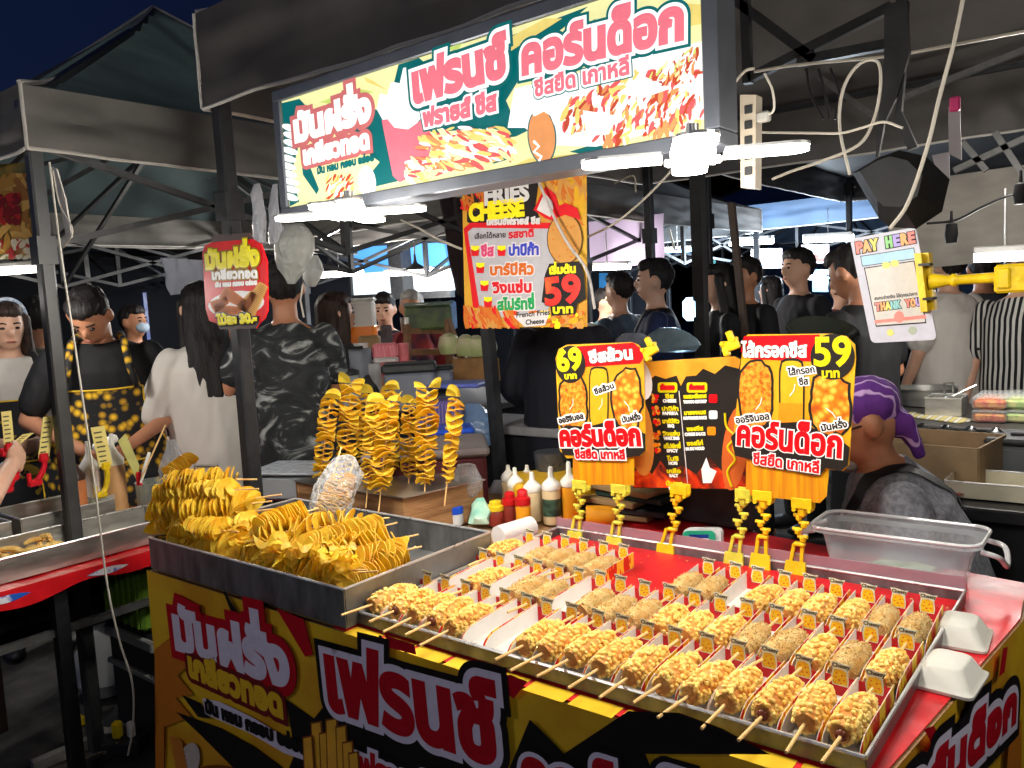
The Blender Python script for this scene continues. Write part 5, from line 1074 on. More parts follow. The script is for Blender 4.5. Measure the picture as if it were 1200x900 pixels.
def cord(pts, y, r, mat, label, n=6):
    q = MB(); q.tube(smooth_path([Yp(a, b, y) for a, b in pts], n), r*.78, 6); return q.build('cord', mat, label=label, cat='cord')
cord([(884, 84), (935, 76), (1040, 66), (1120, 52), (1215, 34)], 2.6, .006, CORD, 'white cord running along the truss to the upper right')
cord([(1130, -8), (1118, 50), (1102, 110), (1086, 175), (1064, 238), (1043, 268)], 2.05, .006, CORD, 'white cord hanging in front of the black bag')
cord([(996, 205), (984, 150), (988, 105), (1006, 76), (1028, 72), (1032, 100), (1024, 140), (1006, 170), (960, 190), (930, 200), (905, 210)], 2.1, .005, CORD, 'white cord looping beside the black bag strap')
cord([(842, 135), (856, 105), (872, 84), (884, 80)], 1.7, .004, CORD, 'white cord from the lit sign to the canopy frame'); cord([(896, 86), (905, 105), (907, 128), (898, 136)], 1.74, .0035, CORD, 'short white cord of the plug on the power strip')
cord([(886, 155), (950, 156), (985, 156), (1010, 150), (1035, 143), (1058, 150)], 2.0, .004, CORD, 'white cord crossing behind the power strip'); cord([(688, 278), (720, 262), (752, 236), (776, 212), (790, 196)], 2.4, .005, CORD, 'grey cord from the french fries banner up to the right lamp')
cord([(470, 258), (490, 267), (515, 281), (541, 292)], 2.3, .006, CORD, 'white cord from the left lamp to the french fries banner'); cord([(1086, 262), (1120, 258), (1150, 243), (1180, 230), (1200, 228)], 3.2, .006, CORDB, 'black cord with light bulb sockets before the grey sheet')
for i in range(3): cord([(945+i*14, 80), (950+i*17, 110), (965+i*7, 140)], 2.9, .006, CORDB, ('left', 'middle', 'right')[i]+' one of three short black cords dangling under the truss')
cord([(720, 215), (742, 206), (745, 225)], 2.9, .004, CORD, 'thin cord at the foot of the grey back canopy'); cord([(780, 250), (790, 290), (794, 292)], 6.9, .014, CORD, 'white cable holding the bluish tube lamp')
for (x, y), lb in (((1115, 278), 'black bulb socket hanging before the grey sheet'), ((1196, 232), 'black bulb socket at the right edge with blue tape')):
    q = MB(); p = Yp(x, y, 3.2); q.lathe([(.004, .09), (.006, .05), (.018, .045), (.022, .01), (.018, -.02), (.004, -.022)], 14, p); q.build('bulb_socket', BLK, label=lb, cat='socket')
# price note hanging from pink clip, small tag
q = MB(); q.prism([Yp(1111, 125, 2.9), Yp(1125, 127, 2.9), Yp(1127, 188, 2.9), Yp(1112, 180, 2.9)], (0, 1, 0), .003); q.build('hanging_note', M('note_paper', (150, 146, 150), .7, var=.05), label='small printed note hanging from a pink clip', cat='note')
q = MB(); q.box(Yp(1119, 122, 2.89), (.03, .015, .045), b=.005); q.build('peg', M('pink_plastic', (206, 60, 120), .4), label='pink peg holding the small note', cat='peg')
q = MB(); q.prism([Yp(1092, 182, 3.0), Yp(1112, 178, 3.0), Yp(1113, 208, 3.0), Yp(1100, 210, 3.0)], (0, 1, 0), .003); q.build('hanging_note', M('note_paper', (150, 146, 150)), label='pale note partly behind the black bag', cat='note')
# white carrier bags and the big clear bag of air
def bag_blob(name, label, secs, mat, cat='bag', amp=.02, fr=9, seed=0, seg=22):
    q = MB(); q.loft(secs, seg)
    out = []
    for p in q.v:
        p = Vector(p); k = noise.noise(p*fr+Vector((seed, 0, 0))); out.append(tuple(p+Vector((k*amp, noise.noise(p*fr+Vector((0, seed, 7)))*amp, k*amp*.3))))
    q.v = out; return q.build(name, mat, label=label, cat=cat)
PBAG = clear('bag_white', (214, 216, 224), .5, .15, .3, .9, 40)
a = Yp(300, 218, 1.75)
def bagsecs(x, y0, y1, yy, ws): 
    out = []
    for i, w in enumerate(ws):
        py = y0+(y1-y0)*i/(len(ws)-1); p = Yp(x, py, yy); out.append(((p.x, p.y, p.z), w, w*.5))
    return out
bag_blob('plastic_bag', 'bundle of white carrier bags hanging behind the lit sign', bagsecs(302, 215, 286, 1.9, [.012, .03, .035, .04, .045, .045, .04]), PBAG)
bag_blob('plastic_bag', 'second bundle of pale carrier bags hanging beside the lit sign', bagsecs(322, 215, 285, 1.95, [.012, .02, .03, .03, .035, .03]), PBAG, seed=4)
bag_blob('clear_bag', 'big cloudy clear plastic bag hanging under the left end of the lit sign', bagsecs(343, 262, 333, 2.0, [.05, .085, .10, .105, .10, .085, .05, .02]), clear('bag_cloudy', (190, 192, 186), .5, .12, .35, .9, 26), amp=.022)
q = MB(); q.tube([Yp(355, 333, 2.0), Yp(352, 352, 2.0), Yp(356, 372, 2.0)], .004, 5); q.build('string', CORD, label='white string hanging below the cloudy bag', cat='string')
bag_blob('plastic_bag', 'glowing white bag behind the long haired woman in grey', [(Dp(366, 300+k*9, 4.3), w, w*.5) for k, w in enumerate([.02, .06, .08, .06, .03])], clear('bag_bright', (240, 240, 236), .1, .1, .4))
# ================================================================== LEFT STALL
t = thing('counter_table', 'left stall counter with a red plastic cover and wooden edge', 'table', (-2.9, 1.3, 0))
LX0, LX1, LY0, LY1, LZ = -3.25, -2.60, .55, 1.78, .755
q = MB(); q.box(((LX0+LX1)/2, (LY0+LY1)/2, LZ-.015), (LX1-LX0, LY1-LY0, .03), b=.004); q.build('tabletop', M('counter_wood', (150, 122, 86), .75, c2=(96, 74, 52), scale=7, thr=(.4, .65), stretch=(6, 1, 6)), t)
q = MB()
def cov(u, v):
    y = LY0+(LY1-LY0)*u; x = LX0+.0+(LX1+.012-LX0)*min(1, v*1.12)
    z = LZ+.004+.006*noise.noise((x*9, y*9, 1)) if v < .9 else LZ+.004-(v-.9)/.1*(.05+.03*noise.noise((y*5, 3., 0)))
    return (x+(.012 if v >= .9 else 0), y, z)
q.grid(cov, 60, 30); q.build('plastic_cover', M('red_plastic_sheet', (206, 26, 34), .22, var=.08, bump=.3, bscale=25), t)
for k, (y, c) in enumerate(((.86, 0), (1.36, 0), (1.15, 0))):
    q = MB(); q.grid(lambda u, v, y=y: (LX1+.026+.002*math.sin(u*3), y+(u-.5)*.13, LZ-.02-(v-.5)*.022*math.sin(PI*min(1, max(0, u)))), 8, 3); q.build('printed_shape', M('cover_print', (226, 226, 232), .3, c2=(30, 90, 190), scale=14, thr=(.48, .54)), t)
for x, y in ((-2.66, .58), (-3.2, .62), (-3.2, 1.70), (-2.66, 1.03), (-2.70, 1.74)):
    q = MB(); q.bar((x, y, 0), (x, y, LZ-.03), .04); q.build('leg', STEEL, t)
q = MB(); q.bar((-2.66, .60, .56), (-2.68, 1.72, .56), .022); q.bar((-3.2, .62, .45), (-3.2, 1.7, .45), .03); q.build('stretcher', STEELG, t)
tz = LZ+.008
tray('steel_tray', 'wide steel tray with fried batter pieces on the left counter', -2.90, .62, -2.64, 1.45, tz, .07, INOX)
tray('steel_pan', 'deep steel pan behind the batter tray at the far left', -3.20, .60, -2.94, 1.02, tz, .11, INOX); tray('steel_pan', 'deep steel pan behind the tray near the canopy pole', -3.20, 1.05, -2.94, 1.36, tz, .11, INOX)
tray('small_steel_tray', 'small steel tray beside the spiral potato heap', -2.90, 1.48, -2.64, 1.74, tz, .06, INOX)
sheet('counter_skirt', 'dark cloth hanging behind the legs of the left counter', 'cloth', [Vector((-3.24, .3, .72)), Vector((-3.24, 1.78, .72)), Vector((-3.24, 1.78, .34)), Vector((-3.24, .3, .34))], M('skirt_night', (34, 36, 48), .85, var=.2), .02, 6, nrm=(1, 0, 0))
FRY = M('fried_batter', (246, 208, 124), .6, c2=(228, 168, 78), scale=30, thr=(.4, .65), bump=.5, bscale=100)
rr = random.Random(9); q = MB()
for i in range(90):
    p = Vector((rr.uniform(-2.87, -2.68), rr.uniform(.66, 1.10), tz+.015+rr.uniform(0, .045))); a = rr.uniform(0, 2*PI); d = Vector((math.cos(a), math.sin(a), rr.uniform(-.3, .3)))*rr.uniform(.02, .04)
    q.tube(smooth_path([p-d, p+Vector((0, 0, .006)), p+d], 3), [.006, .008, .009, .009, .009, .008, .006][:7], 7)
q.build('fried_pieces', FRY, label='heap of fried batter pieces in the left steel tray', cat='fried food', kind='stuff')
TAGY = M('tag_yellow', (236, 218, 130), .6, var=.05); REDP = M('red_plastic', (216, 24, 40), .35, var=.06); INK = M('tag_ink_dark', (90, 80, 60), .6)
def tagclip(base, a, b, w, y, m, label):
    """coloured clip holding a yellow price slip; base / lower edge / upper edge as pixels"""
    D_ = lambda p: Xp(p[0], p[1], y)
    t = thing('price_tag', label, 'price tag', tuple(D_(base))); ya = Vector((0, 1, 0))
    A, E_ = D_(a), D_(b); s = ya*w/2
    q = MB(); q.prism([A-s, A+s, E_+s, E_-s], (1, 0, 0), .002); q.build('slip', TAGY, t)
    q = MB()
    for k in range(7):
        c = A.lerp(E_, .12+.12*k)+Vector((.0035, 0, 0)); q.prism([c-s*.75, c+s*(.2+.1*(k % 4)), c+s*(.2+.1*(k % 4))+(E_-A)*.035, c-s*.75+(E_-A)*.035], (1, 0, 0), .0004)
    q.build('writing_lines', INK, t)
    c0 = D_(base); q = MB(); pts = smooth_path([c0, c0+Vector((0, .02, .022)), c0.lerp(A, .65)+Vector((0, .012, 0)), A], 4); q.tube(pts, .009, 7); q.box(c0, (.022, .045, .022), b=.006); q.box(c0+Vector((0, -.016, .016)), (.012, .014, .04), b=.004); q.box(A, (.018, .03, .028), b=.005); q.build('clip', m, t)
tagclip((7, 574), (11, 524), (7, 482), .030, -2.92, REDP, 'upright yellow price slip in a red clip at the far left'); tagclip((14, 560), (6, 530), (33, 508), .034, -2.93, REDP, 'tilted yellow price slip at the far left behind the upright one')
tagclip((41, 566), (51, 536), (57, 488), .036, -2.92, REDP, 'yellow price slip in a red clip just left of the canopy pole'); tagclip((118, 580), (124, 546), (114, 500), .048, -2.95, YEL, 'yellow price slip with a drawing in a yellow clip')
t = thing('price_card', 'plain pale green card standing before the left stall jars', 'card', tuple(Xp(155, 560, -2.90))); q = MB(); q.prism([Xp(162, 567, -2.9), Xp(163, 545, -2.9), Xp(147, 508, -2.9), Xp(138, 517, -2.9)], (1, 0, 0), .002); q.build('card', M('pale_olive', (190, 186, 110), .6), t); q = MB(); q.box(Xp(163, 561, -2.895), (.014, .02, .05), b=.004); q.build('clip', REDP, t)
def jar(p, r, h, label, mat, content=None, cm=None, name='glass_jar'):
    t = thing(name, label, 'jar', tuple(p)); q = MB(); q.lathe([(.001, 0), (r*.95, 0), (r, .01), (r, h*.9), (r*1.04, h), (r*1.0, h), (r*.96, h*.9), (r*.95, .012)], 22, p); q.build('glass', mat, t)
    if content: q = MB(); q.lathe([(.001, .006), (r*.9, .006), (r*.9, h*content), (.001, h*content)], 20, p); q.build('contents', cm, t)
GLS = clear('jar_glass', (226, 232, 226), .78, .14)
def Lz(x, y): return Zp(x, y, tz)
def pz(x, y, X): p = Xp(x, y, X); return Vector((p.x, p.y, tz))
jar(pz(184, 570, -2.98), .075, .14, 'clear round jar beside the spiral potato heap', GLS, .3, M('jar_green', (176, 190, 130), .5)); jar(pz(120, 570, -3.05), .06, .12, 'glass jar of pale green sauce behind the canopy pole', GLS, .8, M('jar_pale', (190, 196, 140), .4))
def lbottle(x, X, ytop, r, body, capm, label):
    p = pz(x, 590, X); top = Xp(x, ytop, X).z; h = top-tz; t = thing('sauce_bottle', label, 'bottle', tuple(p)); q = MB(); q.lathe([(.001, 0), (r, 0), (r, h*.62), (r*.9, h*.66)], 18, p); q.build('bottle_body', body, t)
    q = MB(); q.lathe([(r, h*.66), (r, h*.72), (r*.5, h*.8), (r*.25, h*.86), (r*.18, h)], 16, p); q.build('cap', capm, t)
lbottle(138, -3.02, 507, .036, M('tan_sauce', (196, 150, 100), .4, var=.08), CW, 'tan sauce bottle with white nozzle behind the price slips'); lbottle(109, -3.1, 516, .034, M('white_sauce', (216, 206, 200), .4), CW, 'white sauce bottle behind the yellow price slip')
lbottle(90, -3.0, 528, .036, M('orange_sauce', (190, 116, 70), .4, var=.1), M('cap_darkbrown', (60, 40, 34), .4), 'orange brown bottle with a dark spray cap next to the canopy pole')
q = MB(); a, b = Xp(166, 560, -2.85), Xp(194, 498, -2.85); q.tube([a, b], .003, 6); q.build('wooden_stick', WOOD, label='wooden stick leaning in a white brush holder on the left counter', cat='stick')
q = MB(); a, b = Xp(165, 566, -2.86), Xp(175, 530, -2.86); q.tube([a, a.lerp(b, .5), b], [.004, .008, .006], 8); q.build('brush', CW, label='white handled brush on the left counter', cat='brush')
bag_blob('plastic_bag', 'blue and white bag on the left counter behind the red clips', [(Xp(8, 565-k*6, -3.22), w, w*.8) for k, w in enumerate([.03, .05, .05, .03, .012])], M('bluewhite', (190, 206, 226), .4, c2=(60, 130, 200), scale=12, thr=(.5, .56)))
# bag with potato skewers at the back of the heap, with tongs
bag_blob('clear_bag', 'thin clear bag hanging over potato slices beside the jar', [(Xp(202, 560-k*9, -2.80), w, w*.6) for k, w in enumerate([.05, .06, .055, .045, .03, .02])], clear('bag_thin', (230, 232, 236), .8, .12, .25, .5, 50))
A, E_ = Xp(196, 556, -2.72), Xp(226, 534, -2.72); d = E_-A
place(LY[0], Matrix.Translation(A) @ d.to_track_quat('Z', 'Y').to_matrix().to_4x4() @ Matrix.Diagonal((.85, .85, d.length/.25, 1)), 'spiral potato skewer sticking up behind the heap beside the clear jar', 'spiral potato skewers heaped in the deep tray')
q = MB(); q.tube([Xp(228, 549, -2.6), Xp(252, 546, -2.6)], .005, 6); q.tube([Xp(228, 546, -2.6), Xp(252, 546, -2.6), Xp(256, 544, -2.6)], .006, 6); q.build('tongs', INOX, label='steel tongs handle behind the spiral potato heap', cat='tongs')
# grey lidded tub with film, right of the pole
t = thing('plastic_tub', 'grey tub wrapped in clear film behind the potato tray', 'tub', tuple(Zp(335, 580, TZ))); p = Zp(333, 592, TZ)
q = MB(); q.box((p.x-.06, p.y+.12, PZ+.05), (.30, .22, .09), RZ(.4), .01); q.build('tub', clear('tub_grey', (170, 176, 180), .2, .15, .3), t); q = MB(); q.box((p.x-.06, p.y+.12, PZ+.11), (.32, .24, .012), RZ(.4), .005); q.build('lid', clear('tub_lid', (200, 206, 214), .3, .2, .2, .6, 30), t)
# plastic wrapped skewers leaning on the potato tray
t = thing('wrapped_skewers', 'two potato skewers wrapped in clear plastic leaning in the tray', 'wrapped food', tuple(Dp(385, 600, 2.45)))
for (ax, ay), (bx_, by_), (sx, sy) in (((375, 608), (396, 556), (400, 524)), ((392, 606), (412, 556), (416, 538))):
    a, b, c = Dp(ax, ay, 2.30), Dp(bx_, by_, 2.36), Dp(sx, sy, 2.40)
    o = bpy.data.objects.new('potato', KIDS[LY[1]][0].data); COL.objects.link(o); o.parent = t; d = b-a
    o.matrix_parent_inverse = Matrix.Identity(4); o.matrix_local = WM[t].inverted() @ Matrix.Translation(a) @ d.to_track_quat('Z', 'Y').to_matrix().to_4x4() @ Matrix.Diagonal((.75, .75, d.length/.25, 1))
    q = MB(); q.tube([a, c], .0024, 6); q.build('skewer', WOOD, t)
q = MB(); secs = [Dp(380, 612, 2.30), Dp(386, 590, 2.31), Dp(396, 570, 2.34), Dp(406, 550, 2.37), Dp(412, 540, 2.38)]; q.tube(smooth_path(secs, 5), [.03, .04, .05, .055, .056, .057, .058, .06, .06, .058, .058, .056, .055, .054, .053, .05, .05, .048, .045, .04, .03][:21], 14)
q.v = [tuple(Vector(v)+Vector((1, 1, 1))*.012*noise.noise(Vector(v)*24)) for v in q.v]; q.build('plastic_wrap', clear('wrap_film', (236, 238, 240), .84, .16, .12, .9, 60), t)
# canopy pole fittings: white straps and cords
cord([(62, 200), (70, 240), (85, 270), (74, 290)], 1.08, .003, CORD, 'white strap tied at the top of the left canopy pole'); cord([(58, 190), (72, 300), (90, 420), (110, 560), (125, 680), (140, 750), (155, 800), (156, 850), (150, 885)], 1.05, .004, CORD, 'long white cable falling from the left canopy to the ground')
q = MB(); q.prism([Yp(60, 195, 1.1), Yp(66, 198, 1.1), Yp(76, 232, 1.1), Yp(84, 278, 1.1), Yp(78, 280, 1.1), Yp(70, 240, 1.1)], (0, 1, 0), .004); q.build('strap', M('strap_white', (188, 184, 178), .7), label='loose white strip hanging from the left canopy corner', cat='strap')
# ---- under the counter
t = thing('storage_crate', 'green plastic crate on top of the drawer unit under the stall', 'crate', (-2.45, 1.62, .42))
p = Zp(165, 735, .42)
q = MB(); q.box((p.x-.02, p.y+.10, .55), (.28, .30, .22), b=.012)
for k in range(6): q.box((p.x-.13+k*.045, p.y-.052, .55), (.012, .012, .2), b=.003)
q.build('crate_body', M('green_crate', (96, 130, 40), .4, var=.15), t)
t = thing('drawer_unit', 'black and white drawer unit under the stall table', 'drawer unit', (p.x, p.y, 0)); q = MB(); q.box((p.x-.02, p.y+.12, .21), (.34, .3, .42), b=.01); q.build('cabinet', DARKP, t); q = MB(); q.box((p.x-.02, p.y-.035, .39), (.34, .02, .04), b=.005); q.box((p.x-.02, p.y-.035, .27), (.34, .02, .02), b=.004); q.build('drawer_front', M('grey_plastic', (150, 150, 146), .5), t)
p = Zp(172, 840, 0); bag_blob('plastic_bag', 'blue and white plastic sack under the table edge', [((p.x+.02, p.y+.12, z), w, w*.8) for z, w in ((0, .10), (.1, .13), (.25, .12), (.4, .09), (.5, .04))], M('sack', (120, 150, 190), .35, c2=(196, 200, 210), scale=6, thr=(.4, .55)))
p = Zp(125, 812, 0); bag_blob('plastic_bag', 'knotted translucent white bag on the ground under the counter', [((p.x, p.y, z), w, w*.8) for z, w in ((0.02, .10), (.08, .14), (.16, .12), (.24, .07), (.28, .03), (.33, .05))], clear('bag_ground', (200, 200, 196), .2, .1, .4), amp=.03)
p = Zp(80, 730, 0); bag_blob('plastic_bag', 'grey plastic sheet bundle under the left counter', [((p.x+.3, p.y+.5, z), w, w*.6) for z, w in ((0.02, .2), (.15, .24), (.3, .2), (.36, .1))], M('grey_bundle', (110, 112, 116), .5, var=.2), amp=.05, fr=5)
for (a, b, w, lb, m) in (((38, 898), (180, 838), .035, 'weathered white pipe lying on the ground', M('pipe_white', (150, 146, 138), .7, var=.25)), ((60, 908), (186, 858), .03, 'grey plank on the ground beside the pipe', M('plank', (100, 92, 80), .8, var=.25))):
    q = MB(); q.bar(Zp(*a, w/2), Zp(*b, w/2), w); q.build('ground_bar', m, label=lb, cat='bar')
t = thing('extension_socket', 'black extension socket with a yellow plug on the ground', 'socket', tuple(Zp(140, 882, 0))); p = Zp(140, 882, 0)
q = MB(); q.box((p.x, p.y, .03), (.18, .08, .05), RZ(.6), .008); q.build('socket_box', DARKP, t); q = MB(); q.box((p.x, p.y, .085), (.03, .03, .06), RZ(.6), .006); q.build('plug', M('plug_yellow', (216, 186, 20), .4), t); q = MB(); q.box((p.x+.04, p.y+.03, .085), (.025, .025, .055), b=.005); q.build('plug', CW, t)
q = MB(); q.tube(smooth_path([Zp(115, 853, .012), Zp(128, 856, .012), Zp(138, 872, .05)], 6), .006, 6); q.build('cord', CORD, label='short white cord on the ground by the socket', cat='cord')
q = MB(); p = Zp(93, 851, 0); q.box((p.x, p.y, .02), (.06, .05, .035), b=.01); q.build('yellow_block', M('plug_yellow', (216, 186, 20)), label='small yellow block on the ground behind the canopy pole', cat='block')
p = Zp(3, 860, 0); q = MB(); q.box((p.x-.03, p.y, .36), (.05, .05, .72), b=.004); q.build('wood_post', M('post_wood', (84, 66, 52), .8, var=.2), label='worn wooden post at the left picture edge', cat='post')
# ================================================================== DRINKS STALL (middle distance) AND THINGS BETWEEN
def counter(name, label, x0, y0, x1, y1, z, top, body, rz=0):
    cx, cy = (x0+x1)/2, (y0+y1)/2; t = thing(name, label, 'table', (cx, cy, 0)); R = RZ(rz)
    q = MB(); q.box((cx, cy, z-.02), (x1-x0, y1-y0, .04), R, .005); q.build('tabletop', top, t)
    q = MB(); q.box((cx, cy, (z-.05)/2+.005), (x1-x0-.06, y1-y0-.06, z-.05), R); q.build('skirt', body, t)
    return t
counter('drinks_counter', 'drinks stall counter behind the standing spiral potatoes', -4.2, 3.25, -2.75, 4.0, .98, M('counter_grey', (112, 112, 116), .5), M('skirt_dark', (44, 44, 52), .7, var=.2))
def can(name, label, cat, px, py0, py1, d, w, mat, lid=None, round_=True, dz=.03, wy=None):
    """upright container between two pixel rows at camera depth d"""
    a, b = Dp(px, py1, d), Dp(px, py0, d); h = b.z-a.z; t = thing(name, label, cat, tuple(a)); q = MB(); hl = h-(dz if lid else 0)
    if round_: q.lathe([(.001, 0), (w*.42, 0), (w*.5, hl)], 18, a)
    else: q.box(a+Vector((0, 0, hl/2)), (w, wy or w*.8, hl), RZ(.75), .012)
    q.build('body', mat, t)
    if lid:
        q = MB()
        if round_: q.lathe([(w*.53, hl), (w*.53, hl+dz*.7), (w*.3, hl+dz)], 18, a)
        else: q.box(a+Vector((0, 0, hl+dz/2)), (w*1.06, (wy or w*.8)*1.06, dz), RZ(.75), .01)
        q.build('lid', lid, t)
    return t, a, h
t, a, h = can('juice_dispenser', 'big clear drink dispenser with orange tea in its lower part', 'dispenser', 415, 350, 405, 4.7, .26, clear('dispenser_clear', (226, 226, 220), .35, .2, .15), M('lid_clear', (206, 206, 200), .3), False, .02, .2)
q = MB(); q.box(a+Vector((0, 0, h*.22)), (.264, .204, h*.44), RZ(.75), .012); q.build('drink', M('orange_tea', (226, 120, 20), .25, var=.12, scale=6), t)
can('storage_tub', 'grey tub with a black lid on the drinks counter', 'tub', 483, 424, 480, 3.9, .24, M('tub_greyblue', (112, 118, 132), .4, var=.08), DARKP, False, .045)
can('storage_tub', 'second grey tub to the right of the black lidded tub', 'tub', 514, 428, 478, 4.0, .16, M('tub_greyblue', (112, 118, 132), .4), DARKP, False, .02)
can('grey_canister', 'tall grey canister behind the leftmost standing potatoes', 'canister', 424, 408, 470, 4.1, .13, M('canister_grey', (126, 130, 140), .4, var=.08))
t, a, h = can('pump_bottle', 'clear pump bottle left of the grey canister', 'bottle', 396, 440, 475, 4.0, .10, clear('pump_clear', (200, 206, 206), .4), DARKP)
q = MB(); q.tube([a+Vector((0, 0, h)), a+Vector((0, 0, h+.06)), a+Vector((.05, .03, h+.06))], .007, 6); q.build('pump', BLK, t)
t, a, h = can('pump_bottle', 'pump bottle with a long black spout before the canister', 'bottle', 411, 432, 475, 3.95, .10, clear('pump_clear'), DARKP)
q = MB(); q.tube([a+Vector((0, 0, h)), a+Vector((0, 0, h+.10)), a+Vector((.06, .05, h+.10))], .009, 6); q.build('pump', BLK, t)
can('cup_stack', 'stack of white cups on the drinks counter', 'cups', 424, 402, 440, 4.3, .09, M('cup_white', (216, 214, 210), .4)); can('cup_stack', 'stack of clear cups beside the pink straws', 'cups', 440, 425, 465, 4.1, .08, clear('cup_clear', (226, 226, 226), .45))
can('straw_box', 'pink box of straws on a white tub', 'straw box', 452, 402, 420, 4.3, .13, M('straw_pink', (222, 96, 112), .5, c2=(236, 150, 156), scale=40, stretch=(6, 6, .3)), None, False); can('white_tub', 'white tub under the pink straw box', 'tub', 453, 418, 440, 4.3, .13, M('cup_white', (216, 214, 210)), None, False)
can('pink_cup', 'tall pink cup right of the straw box', 'cup', 474, 402, 425, 4.3, .06, M('cup_pink', (220, 120, 124), .5)); can('pink_tray', 'pink lidded tray behind the grey tub', 'tray', 468, 424, 440, 4.2, .2, M('cup_pink', (220, 120, 124)), None, False)
can('cardboard_box', 'small brown cardboard box next to the dispenser', 'box', 434, 393, 412, 4.6, .12, CARD, None, False)
can('glass_tub', 'wide clear tub of dark green leaves on the wooden shelf', 'tub', 503, 354, 386, 4.6, .26, M('leaf_green', (46, 66, 40), .5, c2=(90, 110, 60), scale=14), clear('tub_lidc', (150, 170, 160), .4), False, .02, .12)
can('steel_cup', 'steel cup at the left end of the wooden shelf', 'cup', 476, 372, 390, 4.55, .06, INOX); can('blue_pack', 'pale blue pack at the right end of the wooden shelf', 'pack', 531, 352, 386, 4.6, .05, M('pack_blue', (120, 160, 220), .5), None, False)
t = thing('wooden_shelf', 'wooden display shelf with a slanted side frame', 'shelf', tuple(Dp(505, 440, 4.5)))
RW = M('shelf_wood', (126, 92, 62), .7, var=.2)
for y in (388, 413): q = MB(); q.bar(Dp(474, y, 4.5), Dp(530, y-1, 4.7), .035); q.bar(Dp(474, y, 4.7), Dp(530, y-1, 4.9), .035); q.build('board', RW, t)
for a, b in (((477, 380), (478, 445)), ((525, 376), (528, 448)), ((524, 374), (550, 446))): q = MB(); q.bar(Dp(*a, 4.5), Dp(*b, 4.5), .03); q.build('side_frame', RW, t)
CO = M('coconut', (206, 196, 160), .6, c2=(170, 180, 120), scale=9)
for i, (x, y) in enumerate(((546, 405), (558, 406), (570, 405), (526, 403))):
    p = Dp(x, y, 4.5); q = MB(); q.lathe([(.001, -.06), (.05, -.055), (.062, -.01), (.05, .04), (.015, .062), (.001, .062)], 16, p); q.build('coconut', CO, label=('peeled young coconut, left of the three on the wooden crate', 'peeled young coconut, middle of the three on the wooden crate', 'peeled young coconut, right of the three on the wooden crate', 'peeled young coconut on the shelf behind the slanted frame')[i], cat='coconut', group='young coconuts')
can('wooden_crate', 'wooden crate under the peeled coconuts', 'crate', 558, 418, 448, 4.55, .26, M('crate_wood', (160, 118, 70), .7, var=.2), None, False)
slabp = lambda c, w, z, t_, name, label, cat, mat, rz=.3: MB().box((c.x, c.y, c.z), (w[0], w[1], t_), RZ(rz), .006).build(name, mat, label=label, cat=cat)
slabp(Dp(540, 450, 3.8), (.26, .2), 0, .02, 'plastic_tray', 'violet blue flat plastic tray right of the grey tubs', 'tray', M('violet_plastic', (96, 110, 190), .35))
can('checked_bag', 'purple checked cloth bag under the violet lid', 'bag', 516, 468, 520, 3.6, .20, pattern('purple_check', (70, 60, 120), (110, 96, 150), None, 'wave', 30, .8, (.4, .6)), None, False)
can('blue_tub', 'dark blue tub with a bright blue lid behind the standing potatoes', 'tub', 524, 500, 530, 3.4, .22, M('navy_tub', (30, 50, 110), .4), M('lid_blue', (40, 80, 190), .35), False, .025)
bag_blob('plastic_bag', 'crumpled clear blue bag between the drinks stall and the slanting pole', [(Dp(556, 520-k*12, 3.7), w, w*.7) for k, w in enumerate([.10, .13, .12, .08, .04])], clear('bag_bluish', (120, 150, 190), .3, .15, .2, .7, 25))
t, a, h = can('maroon_table', 'low maroon table with a grey top behind the wooden box', 'table', 505, 518, 610, 3.0, .42, M('maroon', (76, 22, 30), .5, var=.12), M('grey_top', (120, 112, 112), .5), False, .03)
bag_blob('clear_bag', 'crumpled clear film bag at the right corner of the wooden box', [(Dp(548, 580-k*9, 2.68), w, w*.7) for k, w in enumerate([.035, .05, .055, .045, .03])], clear('bag_thin'), amp=.012, fr=20)
bag_blob('plastic_bag', 'pale green plastic bag between wooden box and sauce bottles', [(Dp(563, 612-k*7, 2.62), w, w*.7) for k, w in enumerate([.04, .04, .03, .025, .012])], M('bag_mint', (130, 190, 170), .4, c2=(190, 220, 200), scale=18), amp=.03, fr=24)
counter('grey_table', 'small grey table behind the black clothed seller', -2.6, 2.85, -1.75, 3.2, .95, M('grey_lam', (140, 138, 140), .5), M('black_skirt', (16, 16, 20), .8), rz=.0)
bag_blob('plastic_bag', 'black and white plastic bag on the floor behind the sauce bottles', [(Dp(584, 620-k*14, 3.1), w, w*.6) for k, w in enumerate([.06, .07, .06, .05, .03])], M('bw_bag', (200, 200, 206), .4, c2=(20, 20, 30), scale=9, thr=(.48, .52)))
can('steel_pot', 'grey pot behind the white sauce bottles', 'pot', 647, 528, 570, 2.9, .12, M('pot_grey', (96, 100, 108), .3, .6)); can('yellow_bin', 'yellow bin behind the white sauce bottles', 'bin', 652, 556, 600, 2.8, .3, M('bin_yellow', (206, 160, 30), .4), None, False)
bag_blob('plastic_bag', 'clear blue green plastic bags behind the clip of the menu board', [(Dp(783, 412-k*7, 3.4), w, w*.5) for k, w in enumerate([.12, .14, .12, .09, .04])], clear('bag_teal', (150, 176, 190), .62, .15, .2, .8, 22)); bag_blob('plastic_bag', 'clear plastic bags behind the 69 price board', [(Dp(742, 408-k*6, 3.6), w, w*.5) for k, w in enumerate([.10, .10, .08, .04])], clear('bag_thin2', (160, 170, 190), .4, .15, .2, .7, 25))
